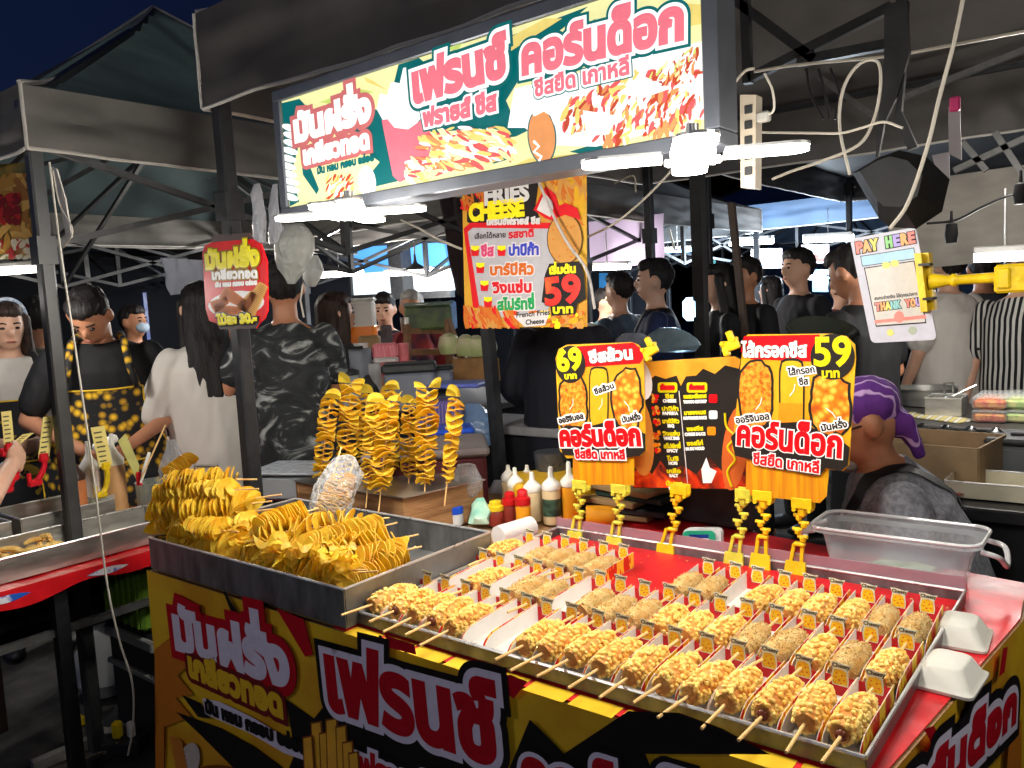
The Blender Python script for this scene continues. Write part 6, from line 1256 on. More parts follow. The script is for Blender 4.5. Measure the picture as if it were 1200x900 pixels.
t = thing('chalk_board', 'small green board in a wooden frame under the french fries banner', 'board', tuple(Dp(684, 412, 4.2))); q = MB(); q.prism([Dp(675, 386, 4.2), Dp(690, 386, 4.2), Dp(690, 414, 4.2), Dp(675, 414, 4.2)], (0, 1, 0), .02); q.build('board', M('board_green', (30, 110, 70), .6), t)
q = MB(); P4 = [Dp(673, 384, 4.18), Dp(692, 384, 4.18), Dp(692, 416, 4.18), Dp(673, 416, 4.18)]
for i in range(4): q.bar(P4[i], P4[(i+1) % 4], .018)
q.build('frame', RW, t); q = MB(); q.prism([Dp(692, 388, 4.1), Dp(706, 388, 4.1), Dp(710, 412, 4.1), Dp(694, 412, 4.1)], (0, 1, 0), .01); q.build('paper_sheet', M('paper_greyish', (150, 150, 156), .7, c2=(120, 120, 130), scale=30), label='greyish paper sheet beside the small green board', cat='paper')
# ================================================================== RIGHT COUNTERS
counter('black_counter', 'black counter with trays behind the seated man', -.70, 2.60, .70, 3.45, .85, M('counter_black', (34, 34, 37), .4, var=.1), M('counter_front', (16, 16, 18), .5))
counter('deli_counter', 'further counter with steel pans and deli boxes', -.95, 3.62, .7, 4.35, .92, M('counter_dark', (60, 58, 56), .5), M('counter_front', (16, 16, 18)))
t = thing('cardboard_box', 'open brown cardboard box lined with black film on the black counter', 'box', tuple(Zp(1085, 555, .85))); p = Zp(1092, 566, .86); R = RZ(-.12)
q = MB(); w, dd, hh = .30, .30, .13
for c, s in (((0, -dd/2, hh/2), (w, .006, hh)), ((0, dd/2, hh/2), (w, .006, hh)), ((-w/2, 0, hh/2), (.006, dd-.014, hh)), ((w/2, 0, hh/2), (.006, dd-.014, hh)), ((0, 0, .004), (w-.014, dd-.014, .006))): q.box(R @ Vector(c)+Vector((p.x, p.y+.16, .852)), s, R)
q.build('carton', M('carton', (146, 122, 92), .8, var=.1), t)
q = MB(); q.grid(lambda u, v: tuple(R @ Vector(((u-.5)*w*.96, dd/2+.006+(v)*.03, hh+.012*math.sin(u*23)*v+.004))+Vector((p.x, p.y+.16, .852))), 24, 3); q.build('film_lining', M('black_film', (22, 22, 24), .2), t)
t = tray('plastic_tray', 'cream plastic tray on the black counter front', Zp(1108, 578, .86).x, Zp(1150, 583, .86).y, Zp(1108, 578, .86).x+.36, Zp(1150, 583, .86).y+.20, .853, .045, M('cream_plastic', (206, 200, 176), .4, var=.05), th=.005)
bag_blob('food_packet', 'red plastic food packet lying at the counter edge', [(Vector((Zp(1060+k*13, 580, .86).x, Zp(1060+k*13, 582, .86).y, .868)), w, w*.8) for k, w in enumerate([.015, .03, .032, .03, .028, .015])], M('red_pack', (156, 16, 20), .25, c2=(60, 80, 50), scale=9, thr=(.55, .6)), cat='packet', amp=.008)
t = thing('lidded_container', 'clear grey container with a black lid on the black counter', 'container', tuple(Zp(1185, 548, .86))); p = Zp(1190, 552, .86)
q = MB(); q.box((p.x+.03, p.y+.06, .90), (.22, .2, .10), b=.012); q.build('body', clear('cont_grey', (130, 134, 138), .3, .2), t); q = MB(); q.box((p.x+.03, p.y+.06, .962), (.235, .215, .022), b=.008); q.box((p.x+.03, p.y+.06, .978), (.10, .05, .012), b=.004); q.build('lid', DARKP, t)
p = Zp(1080, 470, .95); t = thing('steel_pan', 'round steel pan on the further counter', 'pan', (p.x, p.y, .92)); q = MB(); q.lathe([(.12, 0), (.13, .005), (.135, .08), (.14, .082), (.13, .08), (.125, .01), (.001, .008)], 28, (p.x, p.y+.1, .922)); q.build('pan_body', INOX, t)
p = Zp(1106, 480, .95); tray('steel_pan', 'square steel pan with a ladle on the further counter', p.x-.07, p.y-.02, p.x+.07, p.y+.14, .923, .075, INOX)
q = MB(); q.tube([Vector((p.x+.02, p.y+.05, 1.0)), Vector((p.x+.11, p.y+.09, 1.05))], .005, 6); q.ell((p.x+.02, p.y+.05, .99), (.03, .03, .015)); q.build('ladle', INOX, label='ladle lying across the square steel pan', cat='ladle')
q = MB(); q.tube([Vector((p.x-.02, p.y+.13, 1.0)), Vector((p.x-.02, p.y+.13, 1.05)), Vector((p.x+.01, p.y+.15, 1.05)), Vector((p.x+.01, p.y+.15, 1.0))], .006, 6); q.build('pan_handle', INOX, label='upright steel loop handle behind the square pan', cat='handle')
q = MB(); a, b = Zp(1058, 485, .93), Zp(1135, 490, .93); q.box(((a.x+b.x)/2, (a.y+b.y)/2, .924), (abs(b.x-a.x)+.05, .12, .004), RZ(-.5)); q.build('striped_cloth', pattern('stripe_cloth', (196, 180, 110), (110, 120, 130), (210, 206, 190), 'wave', 8, .7, (.4, .6)), label='striped cloth in front of the steel pans', cat='cloth')
SAL = [M('salad_orange', (216, 140, 50), .5, c2=(190, 60, 30), scale=40), M('salad_green', (150, 180, 80), .5, c2=(210, 200, 120), scale=40)]
k = 0
for lvl in range(2):
    for i in range(2):
        for j in range(2):
            p = Zp(1150+i*32, 492, .93); t = thing('deli_box', '%s clear deli box of %s salad, %s' % ('upper' if lvl else 'lower', ('orange', 'green')[i], ('front of the right counter', 'behind the front box')[j]), 'food box', (p.x, p.y, .92), 0, 'deli boxes on the further counter'); c = Vector((p.x+.03, p.y+.03+j*.13, .924+lvl*.055))
            q = MB(); q.box(c+Vector((0, 0, .017)), (.115, .10, .034), b=.008); q.build('salad', SAL[i], t)
            q = MB(); q.box(c+Vector((0, 0, .025)), (.125, .11, .05), b=.008); q.build('lid', clear('deli_clear', (236, 240, 240), .88, .12), t); k += 1
# dark bowl of leaves tilted behind the 59 board
t = thing('leaf_bowl', 'round dark glassy bowl of green leaves behind the 59 price board', 'bowl', tuple(Dp(962, 385, 3.0))); c = Dp(963, 392, 3.0); R = Matrix.Rotation(-.5, 3, 'X')
q = MB(); q.lathe([(.001, -.04), (.09, -.03), (.125, .01), (.13, .012), (.12, .012), (.001, .005)], 26, c, R); q.build('bowl', clear('bowl_dark', (60, 66, 60), .2, .2), t); q = MB(); q.ell(c+R @ Vector((0, 0, .012)), (.11, .11, .02), R); q.build('leaves', M('leaf_green', (46, 66, 40), .5, c2=(90, 110, 60), scale=14), t)
# ================================================================== PEOPLE
SK = [M('skin_tan', (176, 122, 92), .5, var=.06, scale=8, sss=.1), M('skin_light', (206, 160, 134), .5, var=.06, scale=8, sss=.1), M('skin_brown', (184, 128, 96), .5, var=.07, scale=8, sss=.1)]
HAIRM = M('hair_black', (26, 22, 22), .6, var=.4, scale=60, stretch=(1, 1, .12), bump=.5, bscale=160, spec=.3); HAIRB = M('hair_brown', (50, 36, 30), .6, var=.4, scale=60, stretch=(1, 1, .12), bump=.5, bscale=160, spec=.3); EYEM = M('eye_dark', (26, 20, 18), .2); LIPM = M('lip', (150, 84, 76), .5)
def remesh(mb, name, mat, parent, vox, sm=4, wr=0, seed=0, wfr=9, L=None, zs=.45):
    me = bpy.data.meshes.new('tmp'); me.from_pydata([tuple(p) for p in mb.v], [], mb.f)
    o = bpy.data.objects.new('tmp', me); COL.objects.link(o); md = o.modifiers.new('r', 'REMESH'); md.mode = 'VOXEL'; md.voxel_size = vox
    s = o.modifiers.new('s', 'SMOOTH'); s.factor = .5; s.iterations = sm
    bpy.context.view_layer.update(); ev = bpy.data.meshes.new_from_object(o.evaluated_get(bpy.context.evaluated_depsgraph_get())); bpy.data.objects.remove(o); bpy.data.meshes.remove(me)
    n = len(ev.vertices); co = np.empty(n*3, 'f'); ev.vertices.foreach_get('co', co); co = co.reshape(-1, 3)
    if wr:
        nr = np.empty(n*3, 'f'); ev.vertices.foreach_get('normal', nr); nr = nr.reshape(-1, 3)
        k = np.array([noise.noise((p[0]*wfr+p[2]*6*zs, p[1]*wfr, p[2]*wfr*zs+seed))*.6+.4*noise.noise((p[0]*wfr*2.3, p[1]*wfr*2.3+seed, p[2]*wfr*3*zs-p[0]*wfr)) for p in co]); co = co+nr*(k*wr)[:, None]
    if L is not None: A = np.array(L); co = co @ A[:3, :3].T+A[:3, 3]
    ev.vertices.foreach_set('co', co.astype('f').ravel()); ev.polygons.foreach_set('use_smooth', [True]*len(ev.polygons)); ev.name = name
    ev.materials.clear()
    for m in (mat if isinstance(mat, (list, tuple)) else [mat]): ev.materials.append(m)
    o = bpy.data.objects.new(name, ev); COL.objects.link(o)
    if parent: o.parent = parent; WM[o] = WM[parent]
    return o
def hand(q, W_, d, n, curl=.5, s=1.0, sgn=1):
    d = Vector(d).normalized(); n = Vector(n); n = (n-d*n.dot(d)).normalized(); sd = d.cross(n)*sgn
    q.ell(W_+d*.045*s, (.04*s, .048*s, .016*s), Matrix((sd, d, n)).transposed())
    for i, (o_, L) in enumerate(((-.030, .060), (-.010, .072), (.011, .068), (.030, .052))):
        b = W_+d*.08*s+sd*o_*s; p1 = b+(d*math.cos(curl*.6)+n*math.sin(curl*.6))*L*.5*s; p2 = p1+(d*math.cos(curl*1.6)+n*math.sin(curl*1.6))*L*.5*s
        q.cap(b-d*.01*s, p1, .0095*s, .009*s, 8); q.cap(p1, p2, .009*s, .0075*s, 8)
    b = W_+d*.025*s-sd*.032*s; p1 = b+(d*.7-sd*.5+n*.4).normalized()*.035*s; q.cap(b, p1, .012*s, .010*s, 8); q.cap(p1, p1+(d*.85+n*.4-sd*.1).normalized()*.03*s, .010*s, .008*s, 8)
def person(label, xy, face, H=1.68, skin=0, hair='short', hairm=None, top=None, sleeve=.55, bottom=None, legs='long', loose=.02, hem=.86, pose=None, lean=0, head=(0, 0), vox=.011, z0=0, group=None, shirt_wr=.012, hold=None, sit=False, wide=1.0, feminine=False):
    pose = pose or {}; s = H/1.70; rz = math.atan2(-face[0], face[1]); hairm = hairm or HAIRM
    Wl = Matrix.Translation((xy[0], xy[1], z0)) @ Matrix.Rotation(rz, 4, 'Z')
    UPM = Matrix.Translation((0, 0, .95*s)) @ Matrix.Rotation(-lean, 4, 'X') @ Matrix.Translation((0, 0, -.95*s))
    def P(x, y, z): return UPM @ Vector((x*s, y*s, z*s))
    V = lambda x, y, z: Vector((x*s, y*s, z*s))
    HM = UPM @ Matrix.Translation((0, .01*s, (1.44 if sit else 1.47)*s)) @ Matrix.Rotation(head[1], 4, 'Z') @ Matrix.Rotation(-head[0], 4, 'X')
    q = MB(); w = wide*(.93 if feminine else 1)
    tors = [(.84, .15, .11), (.93, .165, .12), (1.06, .14, .10), (1.2, .155, .11), (1.32, .17, .112), (1.395, .15, .085), (1.44, .07, .06)]
    q.T = UPM; q.loft([((0, 0, z*s), rx*w*s, ry*s) for z, rx, ry in tors], 18); q.T = None
    q.cap(P(0, 0, 1.40), P(0, .012, 1.52), .056*s, .052*s)
    q.T = HM
    q.ell((0, .005*s, .125*s), (.074*s, .092*s, .105*s)); q.ell((0, .028*s, .068*s), (.056*s, .064*s, .062*s)); q.ell((0, .098*s, .105*s), (.013*s, .02*s, .024*s)); q.ell((0, .087*s, .062*s), (.026*s, .012*s, .012*s))
    for e in (-1, 1): q.ell((e*.079*s, -.006*s, .112*s), (.014*s, .024*s, .034*s))
    q.T = None
    el = pose.get('el', (-.235, -.02, 1.12)); hl = pose.get('hl', (-.245, .08, .89)); er = pose.get('er', (.235, -.02, 1.12)); hr = pose.get('hr', (.245, .08, .89))
    arms = []
    for sg, e, h, cu, pn in ((-1, el, hl, pose.get('cl', .5), pose.get('nl')), (1, er, hr, pose.get('cr', .5), pose.get('nr'))):
        S0 = P(sg*.172*w, 0, 1.365); E0 = P(*e); W0 = P(*h); arms.append((S0, E0, W0))
        q.cap(S0, E0, .047*s, .038*s); q.cap(E0, W0, .039*s, .026*s)
        d = (W0-E0).normalized(); n = Vector(pn) if pn else Vector((-sg, .2, 0)); hand(q, W0, d, n, cu, s, 1 if sg > 0 else -1)
    if sit: hips = [(V(-.1, 0, .9), V(-.14, .40, .92), V(-.14, .42, .5), V(-.14, .5, .46)), (V(.1, 0, .9), V(.14, .40, .92), V(.14, .42, .5), V(.14, .5, .46))]
    else: hips = [(V(-.09, 0, .88), V(-.105, .02, .49), V(-.11, -.01, .08), V(-.12, .13, .03)), (V(.09, 0, .88), V(.105, .02, .49), V(.11, -.01, .08), V(.12, .13, .03))]
    for a, b, c, f in hips: q.cap(a, b, .082*s, .056*s); q.cap(b, c, .055*s, .036*s); q.cap(c-Vector((0, .04*s, .03*s)), f, .036*s, .03*s)
    o = remesh(q, 'person', skin if not isinstance(skin, int) else SK[skin], None, vox, 3); o.matrix_world = Wl; WM[o] = Wl.copy(); tag(o, label, 'person', group)
    # eyes, brows, mouth
    if vox < .02:
        for e in (-1, 1):
            q = MB(); q.T = HM; q.ell((e*.029*s, .086*s, .125*s), (.012*s, .008*s, .0065*s), seg=10, rings=6); q.T = None; qq = q; _attach(qq, 'eye', EYEM, o)
        q = MB(); q.T = HM
        for e in (-1, 1): q.tube([(e*.014*s, .093*s, .146*s), (e*.03*s, .091*s, .150*s), (e*.046*s, .08*s, .146*s)], .0035*s, 6)
        q.T = None; _attach(q, 'eyebrows', hairm, o)
        q = MB(); q.T = HM; q.ell((0, .0975*s, .062*s), (.022*s, .005*s, .006*s), seg=12, rings=6); q.T = None; _attach(q, 'mouth', LIPM, o)
    if hair:
        q = MB(); q.T = HM; q.ell((0, -.020*s, .148*s), (.083*s, .092*s, .098*s)); q.ell((0, .022*s, .198*s), (.07*s, .072*s, .045*s))
        if hair in ('long', 'mid'):
            zz = -.30 if hair == 'long' else -.08
            q.loft([((0, -.03*s, .19*s), .07*s, .07*s), ((0, -.035*s, .10*s), .092*s, .075*s), ((0, -.055*s, 0), .098*s, .06*s), ((0, -.085*s, zz*.5*s), .11*s, .05*s), ((0, -.09*s, zz*s), .10*s, .035*s)], 16)
            for e in (-1, 1): q.cap((e*.07*s, .02*s, .15*s), (e*.09*s, .0, zz*.55*s), .03*s, .026*s)
        q.T = None; h = remesh(q, 'hair', hairm, o, .008, 2, .011, len(label), 34, None, .05)
    if top is not None:
        q = MB(); q.T = UPM; lo = loose
        secs = [(hem, max(.16, .165+lo*.8), .125+lo), (hem+.1, .165+lo*.7, .122+lo*.9), (1.08, .15+lo, .108+lo), (1.2, .162+lo*.8, .116+lo*.8), (1.32, .178+lo*.4, .12+lo*.4), (1.40, .152, .092), (1.435, .085, .072)]
        q.loft([((0, 0, z*s), rx*w*s, ry*s) for z, rx, ry in secs], 20); q.T = None
        for S0, E0, W0 in arms:
            if sleeve <= 1: q.cap(S0, S0.lerp(E0, sleeve*.95), .062*s, (.056+lo*.5)*s)
            else: q.cap(S0, E0, .06*s, .052*s); q.cap(E0, E0.lerp(W0, .92), .05*s, .038*s)
        remesh(q, 'shirt', top, o, vox, 3, shirt_wr, len(label), 10)
    if bottom is not None:
        q = MB(); q.loft([((0, 0, .80*s), .16*s, .13*s), ((0, 0, .92*s), .175*w*s, .13*s), ((0, 0, 1.0*s), .16*w*s, .115*s)], 18)
        for a, b, c, f in hips:
            q.cap(a, b, .095*s, .075*s)
            if legs == 'long': q.cap(b, c, .075*s, .06*s)
        remesh(q, 'trousers' if legs == 'long' else 'shorts', bottom, o, vox*1.2, 3, .01, 3, 9)
    if not sit:
        q = MB()
        for a, b, c, f in hips: q.ell((f.x*.97, .06*s, .035*s), (.05*s, .135*s, .04*s))
        _attach(q, 'shoes', M('shoe_dark', (40, 40, 44), .5), o)
    return o, dict(P=P, V=V, HM=HM, s=s, Wl=Wl, w=w, UPM=UPM)
def _attach(mb, name, mat, o):
    """part given in the person's own frame"""
    me = bpy.data.meshes.new(name); me.from_pydata([tuple(p) for p in mb.v], [], mb.f); me.polygons.foreach_set('use_smooth', mb.sm); me.polygons.foreach_set('material_index', mb.m)
    for m in (mat if isinstance(mat, (list, tuple)) else [mat]): me.materials.append(m)
    c = bpy.data.objects.new(name, me); COL.objects.link(c); c.parent = o; WM[c] = WM[o]; return c
def strap_on(o, pts, w, m=None):
    """flat strap laid over the shirt's surface"""
    from mathutils.bvhtree import BVHTree
    sh = [c for c in bpy.data.objects if c.parent == o and c.name.startswith('shirt')][0].data
    bv = BVHTree.FromPolygons([v.co.copy() for v in sh.vertices], [tuple(p.vertices) for p in sh.polygons]); P_ = smooth_path(pts, 8); vs = []
    for i, p in enumerate(P_):
        t = (P_[min(i+1, len(P_)-1)]-P_[max(0, i-1)]).normalized(); c, n, _, _ = bv.find_nearest(p); sd = t.cross(n).normalized()
        for e in (-.5, 0, .5):
            a, n2, _, _ = bv.find_nearest(c+sd*w*e); vs.append(a+n2*.006)
    q = MB(); q.add(vs, [(i*3+k, i*3+k+1, i*3+k+4, i*3+k+3) for i in range(len(P_)-1) for k in (0, 1)], 0, True); return _attach(q, 'strap', m or BLK, o)
def apron(o, k, mat, trim, ztop=1.24, zbot=.55, wtop=.12):
    s = k['s']; q = MB(); w = k['w']
    def fn(u, v):
        z = ztop+(zbot-ztop)*v; half = wtop+(.24-wtop)*min(1, max(0, (v-.12)/.35)) if v > .12 else wtop
        x = (u-.5)*2*half; y = (.172-.16*(x/.24)**2*.9)+.012*noise.noise((x*8, z*5, 1))+(.02 if z < .9 else 0)
        return k['UPM'] @ Vector((x*s*w, y*s, z*s))
    q.grid(fn, 20, 24); _attach(q, 'apron', mat, o)
    q = MB(); q.tube([fn(0, v) for v in np.linspace(0, 1, 14)], .004, 5); q.tube([fn(1, v) for v in np.linspace(0, 1, 14)], .004, 5); q.tube([fn(u, 0) for u in np.linspace(0, 1, 8)], .004, 5); q.tube([fn(u, .42)+Vector((0, .008, 0)) for u in np.linspace(.18, .82, 8)], .004, 5); _attach(q, 'apron_trim', trim, o)
    for e in (-1, 1):
        q = MB(); pts = [(e*wtop, .165, ztop), (e*.115, .15, 1.34), (e*.10, .09, 1.44), (e*.085, .0, 1.462), (e*.06, -.10, 1.38)]; q.tube([k['P'](*p) for p in pts], .016, 6); _attach(q, 'apron_strap', mat, o)
WH = M('tee_white', (206, 200, 192), .85, var=.04, scale=6); BLT = M('tee_black', (18, 18, 21), .8, var=.2, scale=8); NVY = M('polo_navy', (30, 36, 66), .8, var=.15, scale=8); GRY = M('tee_grey', (92, 92, 96), .85, var=.12, scale=8)
JEAN = M('jeans', (104, 120, 138), .85, var=.12, scale=10); DKP = M('trousers_dark', (44, 48, 60), .85, var=.15); BLKP = M('trousers_black', (24, 24, 28), .85, var=.15)
FLOR = pattern('floral_cloth', (240, 196, 40), (196, 150, 30), (24, 24, 26), 'voronoi', 26, .8, (.16, .30))
def tocam(x, y): v = Vector((-x, -y)); return (v.x, v.y)
HOLD = dict(el=(-.25, .02, 1.13), hl=(-.09, .24, 1.06), er=(.25, .02, 1.13), hr=(.09, .24, 1.06), cl=.9, cr=.9)
# left stall sellers
p = Dp(12, 430, 3.75); o, k = person('woman with a pale headband in a white tee and apron at the far left', (p.x, p.y), (.95, -.30), 1.63, 1, 'mid', HAIRB, WH, .7, JEAN, pose=HOLD, head=(.2, .1), feminine=True, vox=.009)
apron(o, k, M('apron_black', (30, 30, 34), .8, c2=(170, 140, 50), scale=14, thr=(.62, .66)), M('trim_yellow', (222, 180, 40), .8))
q = MB(); q.T = k['HM']; q.tube([(.08*math.cos(a), -.0+.085*math.sin(a)*.3, .145+.098*math.sin(a)) for a in np.linspace(-.2, PI+.2, 16)], .009, 6); q.T = None; _attach(q, 'headband', M('headband', (150, 176, 210), .8, c2=(210, 216, 226), scale=60), o)
p = Dp(122, 440, 3.55); o, k = person('man in a black tee and yellow flowered apron looking down at his hands', (p.x, p.y), (.86, -.5), 1.70, 0, 'short', None, BLT, .75, BLKP, pose=dict(el=(-.30, .02, 1.12), hl=(-.10, .26, 1.03), er=(.30, .02, 1.12), hr=(.08, .26, 1.02), cl=.8, cr=.7), head=(.75, -.25), lean=.08, vox=.009, wide=1.12)
apron(o, k, FLOR, M('trim_yellow', (222, 180, 40), .8), 1.25, .5, .14)
q = MB(); q.box(k['P'](-.01, .33, 1.06), (.10, .02, .035), Matrix.Rotation(.4, 3, 'Y'), .01); _attach(q, 'white_tool', CW, o)
p = Dp(48, 400, 4.3); person('person in a grey shirt standing behind the headband woman', (p.x, p.y), (-.6, .8), 1.66, 2, 'short', None, M('tee_olive', (110, 104, 92), .85), .6, BLKP)
p = Dp(155, 380, 5.6); o, k = person('person with a white face mask far behind the apron seller', (p.x, p.y), (.9, .35), 1.62, 2, 'short', None, M('hoodie_dark', (44, 44, 54), .85), 2, BLKP); q = MB(); q.T = k['HM']; q.ell((0, .07, .075), (.05, .045, .04)); q.T = None; _attach(q, 'face_mask', M('mask_white', (170, 190, 210), .8), o)
p = Dp(243, 440, 3.65); person('woman with long black hair in a loose white tee seen from behind', (p.x, p.y), (-.95, .25), 1.66, 1, 'long', None, WH, .95, M('skirt_grey', (150, 140, 136), .85), loose=.05, hem=.72, pose=dict(el=(-.24, .03, 1.12), hl=(-.16, .25, 1.0), er=(.24, .03, 1.12), hr=(.16, .25, 1.0)), feminine=True, shirt_wr=.016, head=(.15, 0))
TIE = pattern('tie_dye', (26, 28, 30), (44, 46, 48), (186, 190, 186), 'noise', 4.5, .85, (.40, .54), stretch=(1, 1, 1.8), dist=3.2)
p = Dp(340, 440, 3.6); o, k = person('man in a black and white tie dye shirt and cap seen from behind', (p.x, p.y), (-.80, .6), 1.74, 0, 'short', None, TIE, .62, DKP, loose=.035, hem=.80, pose=dict(el=(-.27, .05, 1.16), hl=(-.25, .14, 1.40), nl=(1, 0, 0), er=(.2, .12, 1.12), hr=(.06, .28, 1.15)), shirt_wr=.018, wide=.9)
q = MB(); q.T = k['HM']; q.ell((0, -.008, .175), (.088, .10, .075)); q.box((0, .12, .165), (.15, .12, .012), Matrix.Rotation(-.2, 3, 'X'), .005); q.T = None; _attach(q, 'cap', M('cap_dark', (50, 46, 46), .8), o)
p = Dp(394, 400, 4.2); person('woman with long hair in a grey tee at the drinks stall', (p.x, p.y), (.3, .95), 1.6, 1, 'long', HAIRB, M('tee_charcoal', (58, 58, 62), .85), .8, BLKP, pose=dict(er=(.24, .1, 1.12), hr=(.2, .32, 1.1)), feminine=True)
p = Dp(452, 380, 5.6); o, k = person('person in a dark hoodie holding up a phone before the blue screen', (p.x, p.y), (.62, -.78), 1.62, 1, 'short', None, M('hoodie_navy', (24, 26, 44), .85), 2, BLKP, pose=dict(el=(-.22, .1, 1.15), hl=(-.06, .28, 1.30), er=(.22, .06, 1.12), hr=(.16, .22, 1.0), cl=1.2), head=(.2, 0)); q = MB(); q.box(k['P'](-.05, .33, 1.40), (.075, .012, .15), b=.008); _attach(q, 'phone', M('phone_dark', (60, 60, 66), .3), o)
p = Dp(484, 380, 5.4); person('grey haired person with a red scarf beside the phone holder', (p.x, p.y), (.6, -.8), 1.62, 0, 'short', M('hair_grey', (150, 146, 144), .6), M('top_red', (150, 40, 40), .8, c2=(40, 40, 60), scale=5), .8, BLKP)
# black clothed seller behind the banner
p = Dp(662, 450, 3.7); person('black clothed seller whose head is hidden by the french fries banner', (p.x, p.y), (-.5, .85), 1.66, 0, 'short', None, M('shirt_black_navy', (20, 21, 32), .85, var=.2), 2, BLKP, loose=.05, hem=.80, pose=dict(er=(.3, .0, 1.14), hr=(.26, .2, 1.05), el=(-.26, .0, 1.14), hl=(-.2, .25, 1.0)), wide=1.0)
# customers
p = Dp(770, 360, 4.5); o, k = person('man in a navy polo with a black shoulder strap drinking from a cup', (p.x, p.y), (-.85, -.45), 1.70, 1, 'short', None, NVY, .7, BLKP, pose=dict(el=(-.28, .05, 1.12), hl=(-.05, .30, 1.26), er=(.28, .06, 1.10), hr=(.06, .32, 1.24), cl=1.2, cr=1.2), wide=1.15)
strap_on(o, [k['P'](*x) for x in ((-.08, -.14, 1.38), (-.11, .0, 1.46), (-.06, .17, 1.36), (.05, .2, 1.2), (.16, .14, 1.05), (.19, .0, .98))], .045); q = MB(); c = k['P'](0, .37, 1.30); q.lathe([(.03, -.07), (.04, .07), (.001, .075)], 14, c); _attach(q, 'cup', M('cup_white', (216, 214, 210)), o)
p = Dp(728, 370, 5.2); person('person in a grey blue shirt behind the drinking man', (p.x, p.y), (-.9, .1), 1.66, 1, 'short', None, M('shirt_slate', (70, 86, 104), .85), .7, BLKP)
p = Dp(846, 370, 4.7); person('woman in black with long dark hair right of the glowing lantern', (p.x, p.y), (-.6, -.5), 1.66, 1, 'mid', None, BLT, .8, BLKP, feminine=True, pose=HOLD); p = Dp(876, 370, 4.9); person('man in a black tee beside the thin brown pole', (p.x, p.y), (-.5, -.8), 1.70, 0, 'short', None, BLT, .8, BLKP, pose=HOLD)
p = Dp(938, 370, 5.0); person('short haired man in a black tee under the lit food boards', (p.x, p.y), (-.55, -.75), 1.74, 1, 'short', None, M('tee_jet', (20, 20, 26), .85), .8, BLKP, wide=1.05)
p = Dp(1012, 400, 3.5); person('person in a black tee bending behind the payment sign with a forearm out', (p.x, p.y), (-.9, .25), 1.68, 0, 'short', None, BLT, .7, BLKP, pose=dict(er=(.26, .0, 1.13), hr=(.05, .22, 1.13), el=(-.28, -.02, 1.15), hl=(-.05, .25, 1.15), nr=(0, .4, -1)), head=(.4, 0), wide=1.1, vox=.009)
p = Dp(1112, 380, 4.6); o, k = person('customer in a white tee with a black shoulder bag and smart watch', (p.x, p.y), (-.75, .5), 1.70, 1, 'short', None, WH, .75, M('shorts_grey', (150, 152, 156), .85), loose=.05, hem=.80, pose=dict(er=(.28, -.0, 1.10), hr=(.30, .20, .98), nr=(-1, 0, 0)), vox=.009)
q = MB(); q.box(k['P'](-.10, .20, 1.02), (.26, .10, .22), b=.03); _attach(q, 'shoulder_bag', BLK, o); q = MB(); q.tube([k['P'](*x) for x in ((-.12, .16, 1.1), (-.1, .16, 1.3), (.02, .08, 1.46), (.10, -.12, 1.32), (0, -.2, 1.12))], .013, 6); _attach(q, 'bag_strap', BLK, o); q = MB(); c = k['P'](.30, .19, .985); q.tube([c-Vector((0, .012, 0)), c+Vector((0, .012, 0))], .034, 14); _attach(q, 'watch', M('watch_dark', (40, 44, 60), .3), o)
p = Dp(1152, 380, 5.0); person('person in dark shorts behind the white tee customer', (p.x, p.y), (-.3, .9), 1.68, 0, 'short', None, M('tee_dim', (60, 60, 66), .85), .8, BLKP, legs='shorts')
STR = pattern('stripes', (20, 20, 22), (214, 212, 206), None, 'wave', 11, .85, (.48, .52)); p = Dp(1196, 380, 4.3); person('person in a black and white striped shirt and jeans at the right edge', (p.x, p.y), (-.2, -.9), 1.66, 1, 'short', None, STR, .9, JEAN, loose=.04, hem=.9)
for i, (x, lb) in enumerate(((889, 'small far person in blue seated left under the lit board'), (905, 'small far person in pale blue seated right under the lit board'))):
    p = Dp(x, 345, 9.0); person(lb, (p.x, p.y), (.4, -.9), 1.6, 1, 'short', None, M('tee_paleblue', (120, 160, 200), .85) if i else M('tee_blue', (60, 110, 160), .85), .8, BLKP, vox=.02)
p = Dp(-112, 500, 2.35); person('customer at the far left edge showing only an elbow', (p.x, p.y), (-.4, .9), 1.66, 1, 'short', None, M('tee_sand', (150, 136, 120), .85), .6, BLKP, pose=dict(er=(.30, -.06, 1.02), hr=(.20, .16, 1.12)))
for x, d, lb, cc, fc in ((708, 6.4, 'customer in a teal top walking behind the notice', (70, 140, 150), (.9, .2)), (905, 6.6, 'customer in a pale tee walking past the far stall', (190, 186, 180), (-.9, .1)), (984, 6.2, 'customer in a maroon top behind the short haired man', (120, 50, 56), (.8, -.5)), (1060, 6.0, 'customer in a mustard top far behind the payment sign', (190, 150, 70), (-.7, -.6)), (1172, 6.2, 'customer in a light blue top far right', (140, 176, 206), (-.8, .4))):
    p = Dp(x, 360, d); person(lb, (p.x, p.y), fc, 1.58+.03*(x % 4), 1, ('short', 'long', 'mid')[x % 3], None, M('top_%d' % x, cc, .85), .7, JEAN, vox=.014)
counter('far_counter', 'far stall counter under the lit food boards', -2.6, 7.9, -.2, 8.4, .95, M('counter_teal', (60, 120, 130), .5), M('skirt_blue', (40, 70, 120), .7, c2=(30, 120, 130), scale=4))
rq = random.Random(4)
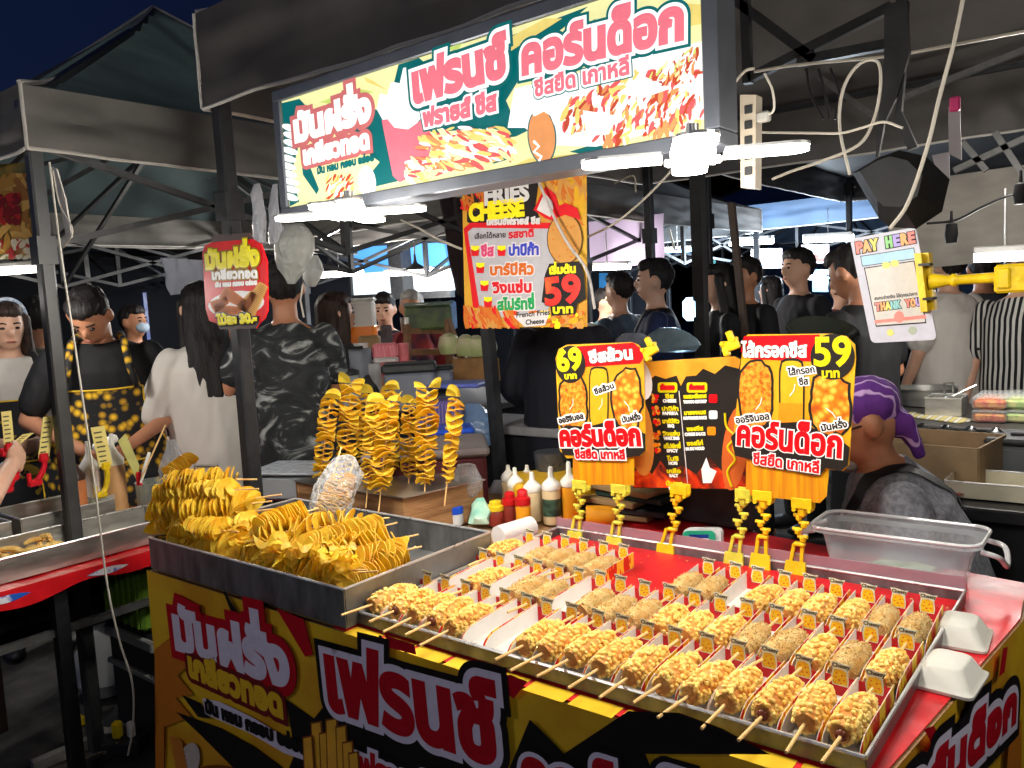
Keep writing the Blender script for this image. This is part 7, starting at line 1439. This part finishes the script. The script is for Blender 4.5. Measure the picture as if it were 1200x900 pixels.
for i in range(16):
    x = -2.5+i*.145; c = [(200, 90, 50), (60, 150, 120), (220, 200, 90), (70, 120, 200), (220, 220, 220), (190, 60, 90)][i % 6]; q = MB(); h_ = rq.uniform(.10, .30)
    if i % 3: q.box((x, 8.05+.1*(i % 2), .95+h_/2), (.11, .1, h_), b=.012)
    else: q.lathe([(.001, .95), (.05, .95), (.055, .95+h_*.8), (.02, .95+h_)], 14, (x, 8.05, 0))
    q.build('stall_goods', M('goods_%d' % (i % 6), c, .5, var=.15), label='%s %s on the far stall counter, counting from the left' % (ORD[i], 'jar' if i % 3 == 0 else 'packet'), cat='goods', group='goods on the far counter')
# seated seller with purple head scarf
p = Dp(1024, 520, 2.26); p.x += .14; p.y += .12; o, k = person('seated older man with a purple head scarf glasses and grey shirt', (p.x, p.y), (-.80, -.36), 1.80, 2, None, None, M('shirt_heather', (112, 114, 122), .9, c2=(138, 140, 148), scale=70, thr=(.4, .6)), .9, BLKP, sit=True, z0=-.50, lean=.3, loose=.06, head=(-.05, .05), vox=.008, shirt_wr=.012, wide=1.12, pose=dict(el=(-.27, .05, 1.12), hl=(-.12, .27, 1.06), er=(.27, .05, 1.12), hr=(.12, .27, 1.06)))
SCF = pattern('scarf_purple', (186, 152, 202), (78, 28, 112), (88, 36, 124), 'wave', 9, .85, (.04, .13), dist=8); HMk = k['HM']
q = MB(); q.T = HMk; q.ell((0, -.008, .17), (.088, .105, .083)); q.ell((0, -.085, .10), (.045, .035, .05)); q.cap((.02, -.10, .10), (.03, -.12, .02), .03, .022); q.cap((-.02, -.10, .10), (-.015, -.115, .0), .026, .018); q.T = None
h = remesh(q, 'head_scarf', SCF, o, .006, 3, .006, 3, 26)
q = MB(); q.T = HMk
for e in (-1, 1): q.tube([(e*.078, .0, .128), (e*.072, .09, .125)], .003, 6); q.tube([(e*.032+.026*math.cos(a), .104, .118+.02*math.sin(a)) for a in np.linspace(0, 2*PI, 16)], .0025, 5)
q.tube([(-.008, .106, .12), (.008, .106, .12)], .0025, 5); q.T = None; _attach(q, 'glasses', M('glasses_frame', (50, 24, 24), .3), o)
q = MB(); q.T = HMk; q.ell((0, .072, .022), (.03, .03, .03)); q.ell((0, .098, .078), (.03, .008, .006)); q.T = None; remesh(q, 'beard', M('beard_grey', (150, 146, 140), .9, var=.3, scale=80), o, .006, 2, .006, 2, 60)
strap_on(o, [k['P'](*x) for x in ((-.02, .24, 1.08), (-.07, .20, 1.25), (-.10, .12, 1.40), (-.105, .02, 1.47), (-.09, -.10, 1.42), (-.02, -.20, 1.28), (.08, -.22, 1.08))], .05)
q = MB(); q.box(k['P'](-.02, .26, 1.12), (.30, .10, .26), Matrix.Rotation(.2, 3, 'X'), .03); _attach(q, 'chest_bag', BLK, o)
t = thing('stool', 'plain black stool under the seated man', 'stool', (p.x, p.y, 0)); q = MB(); q.lathe([(.001, .42), (.16, .42), (.165, .44), (.16, .455), (.001, .455)], 20, (p.x, p.y, -.03)); q.build('seat', DARKP, t)
for a in range(4): q = MB(); q.bar((p.x+.14*math.cos(a*PI/2), p.y+.14*math.sin(a*PI/2), 0), (p.x+.09*math.cos(a*PI/2), p.y+.09*math.sin(a*PI/2), .40), .03); q.build('leg', DARKP, t)
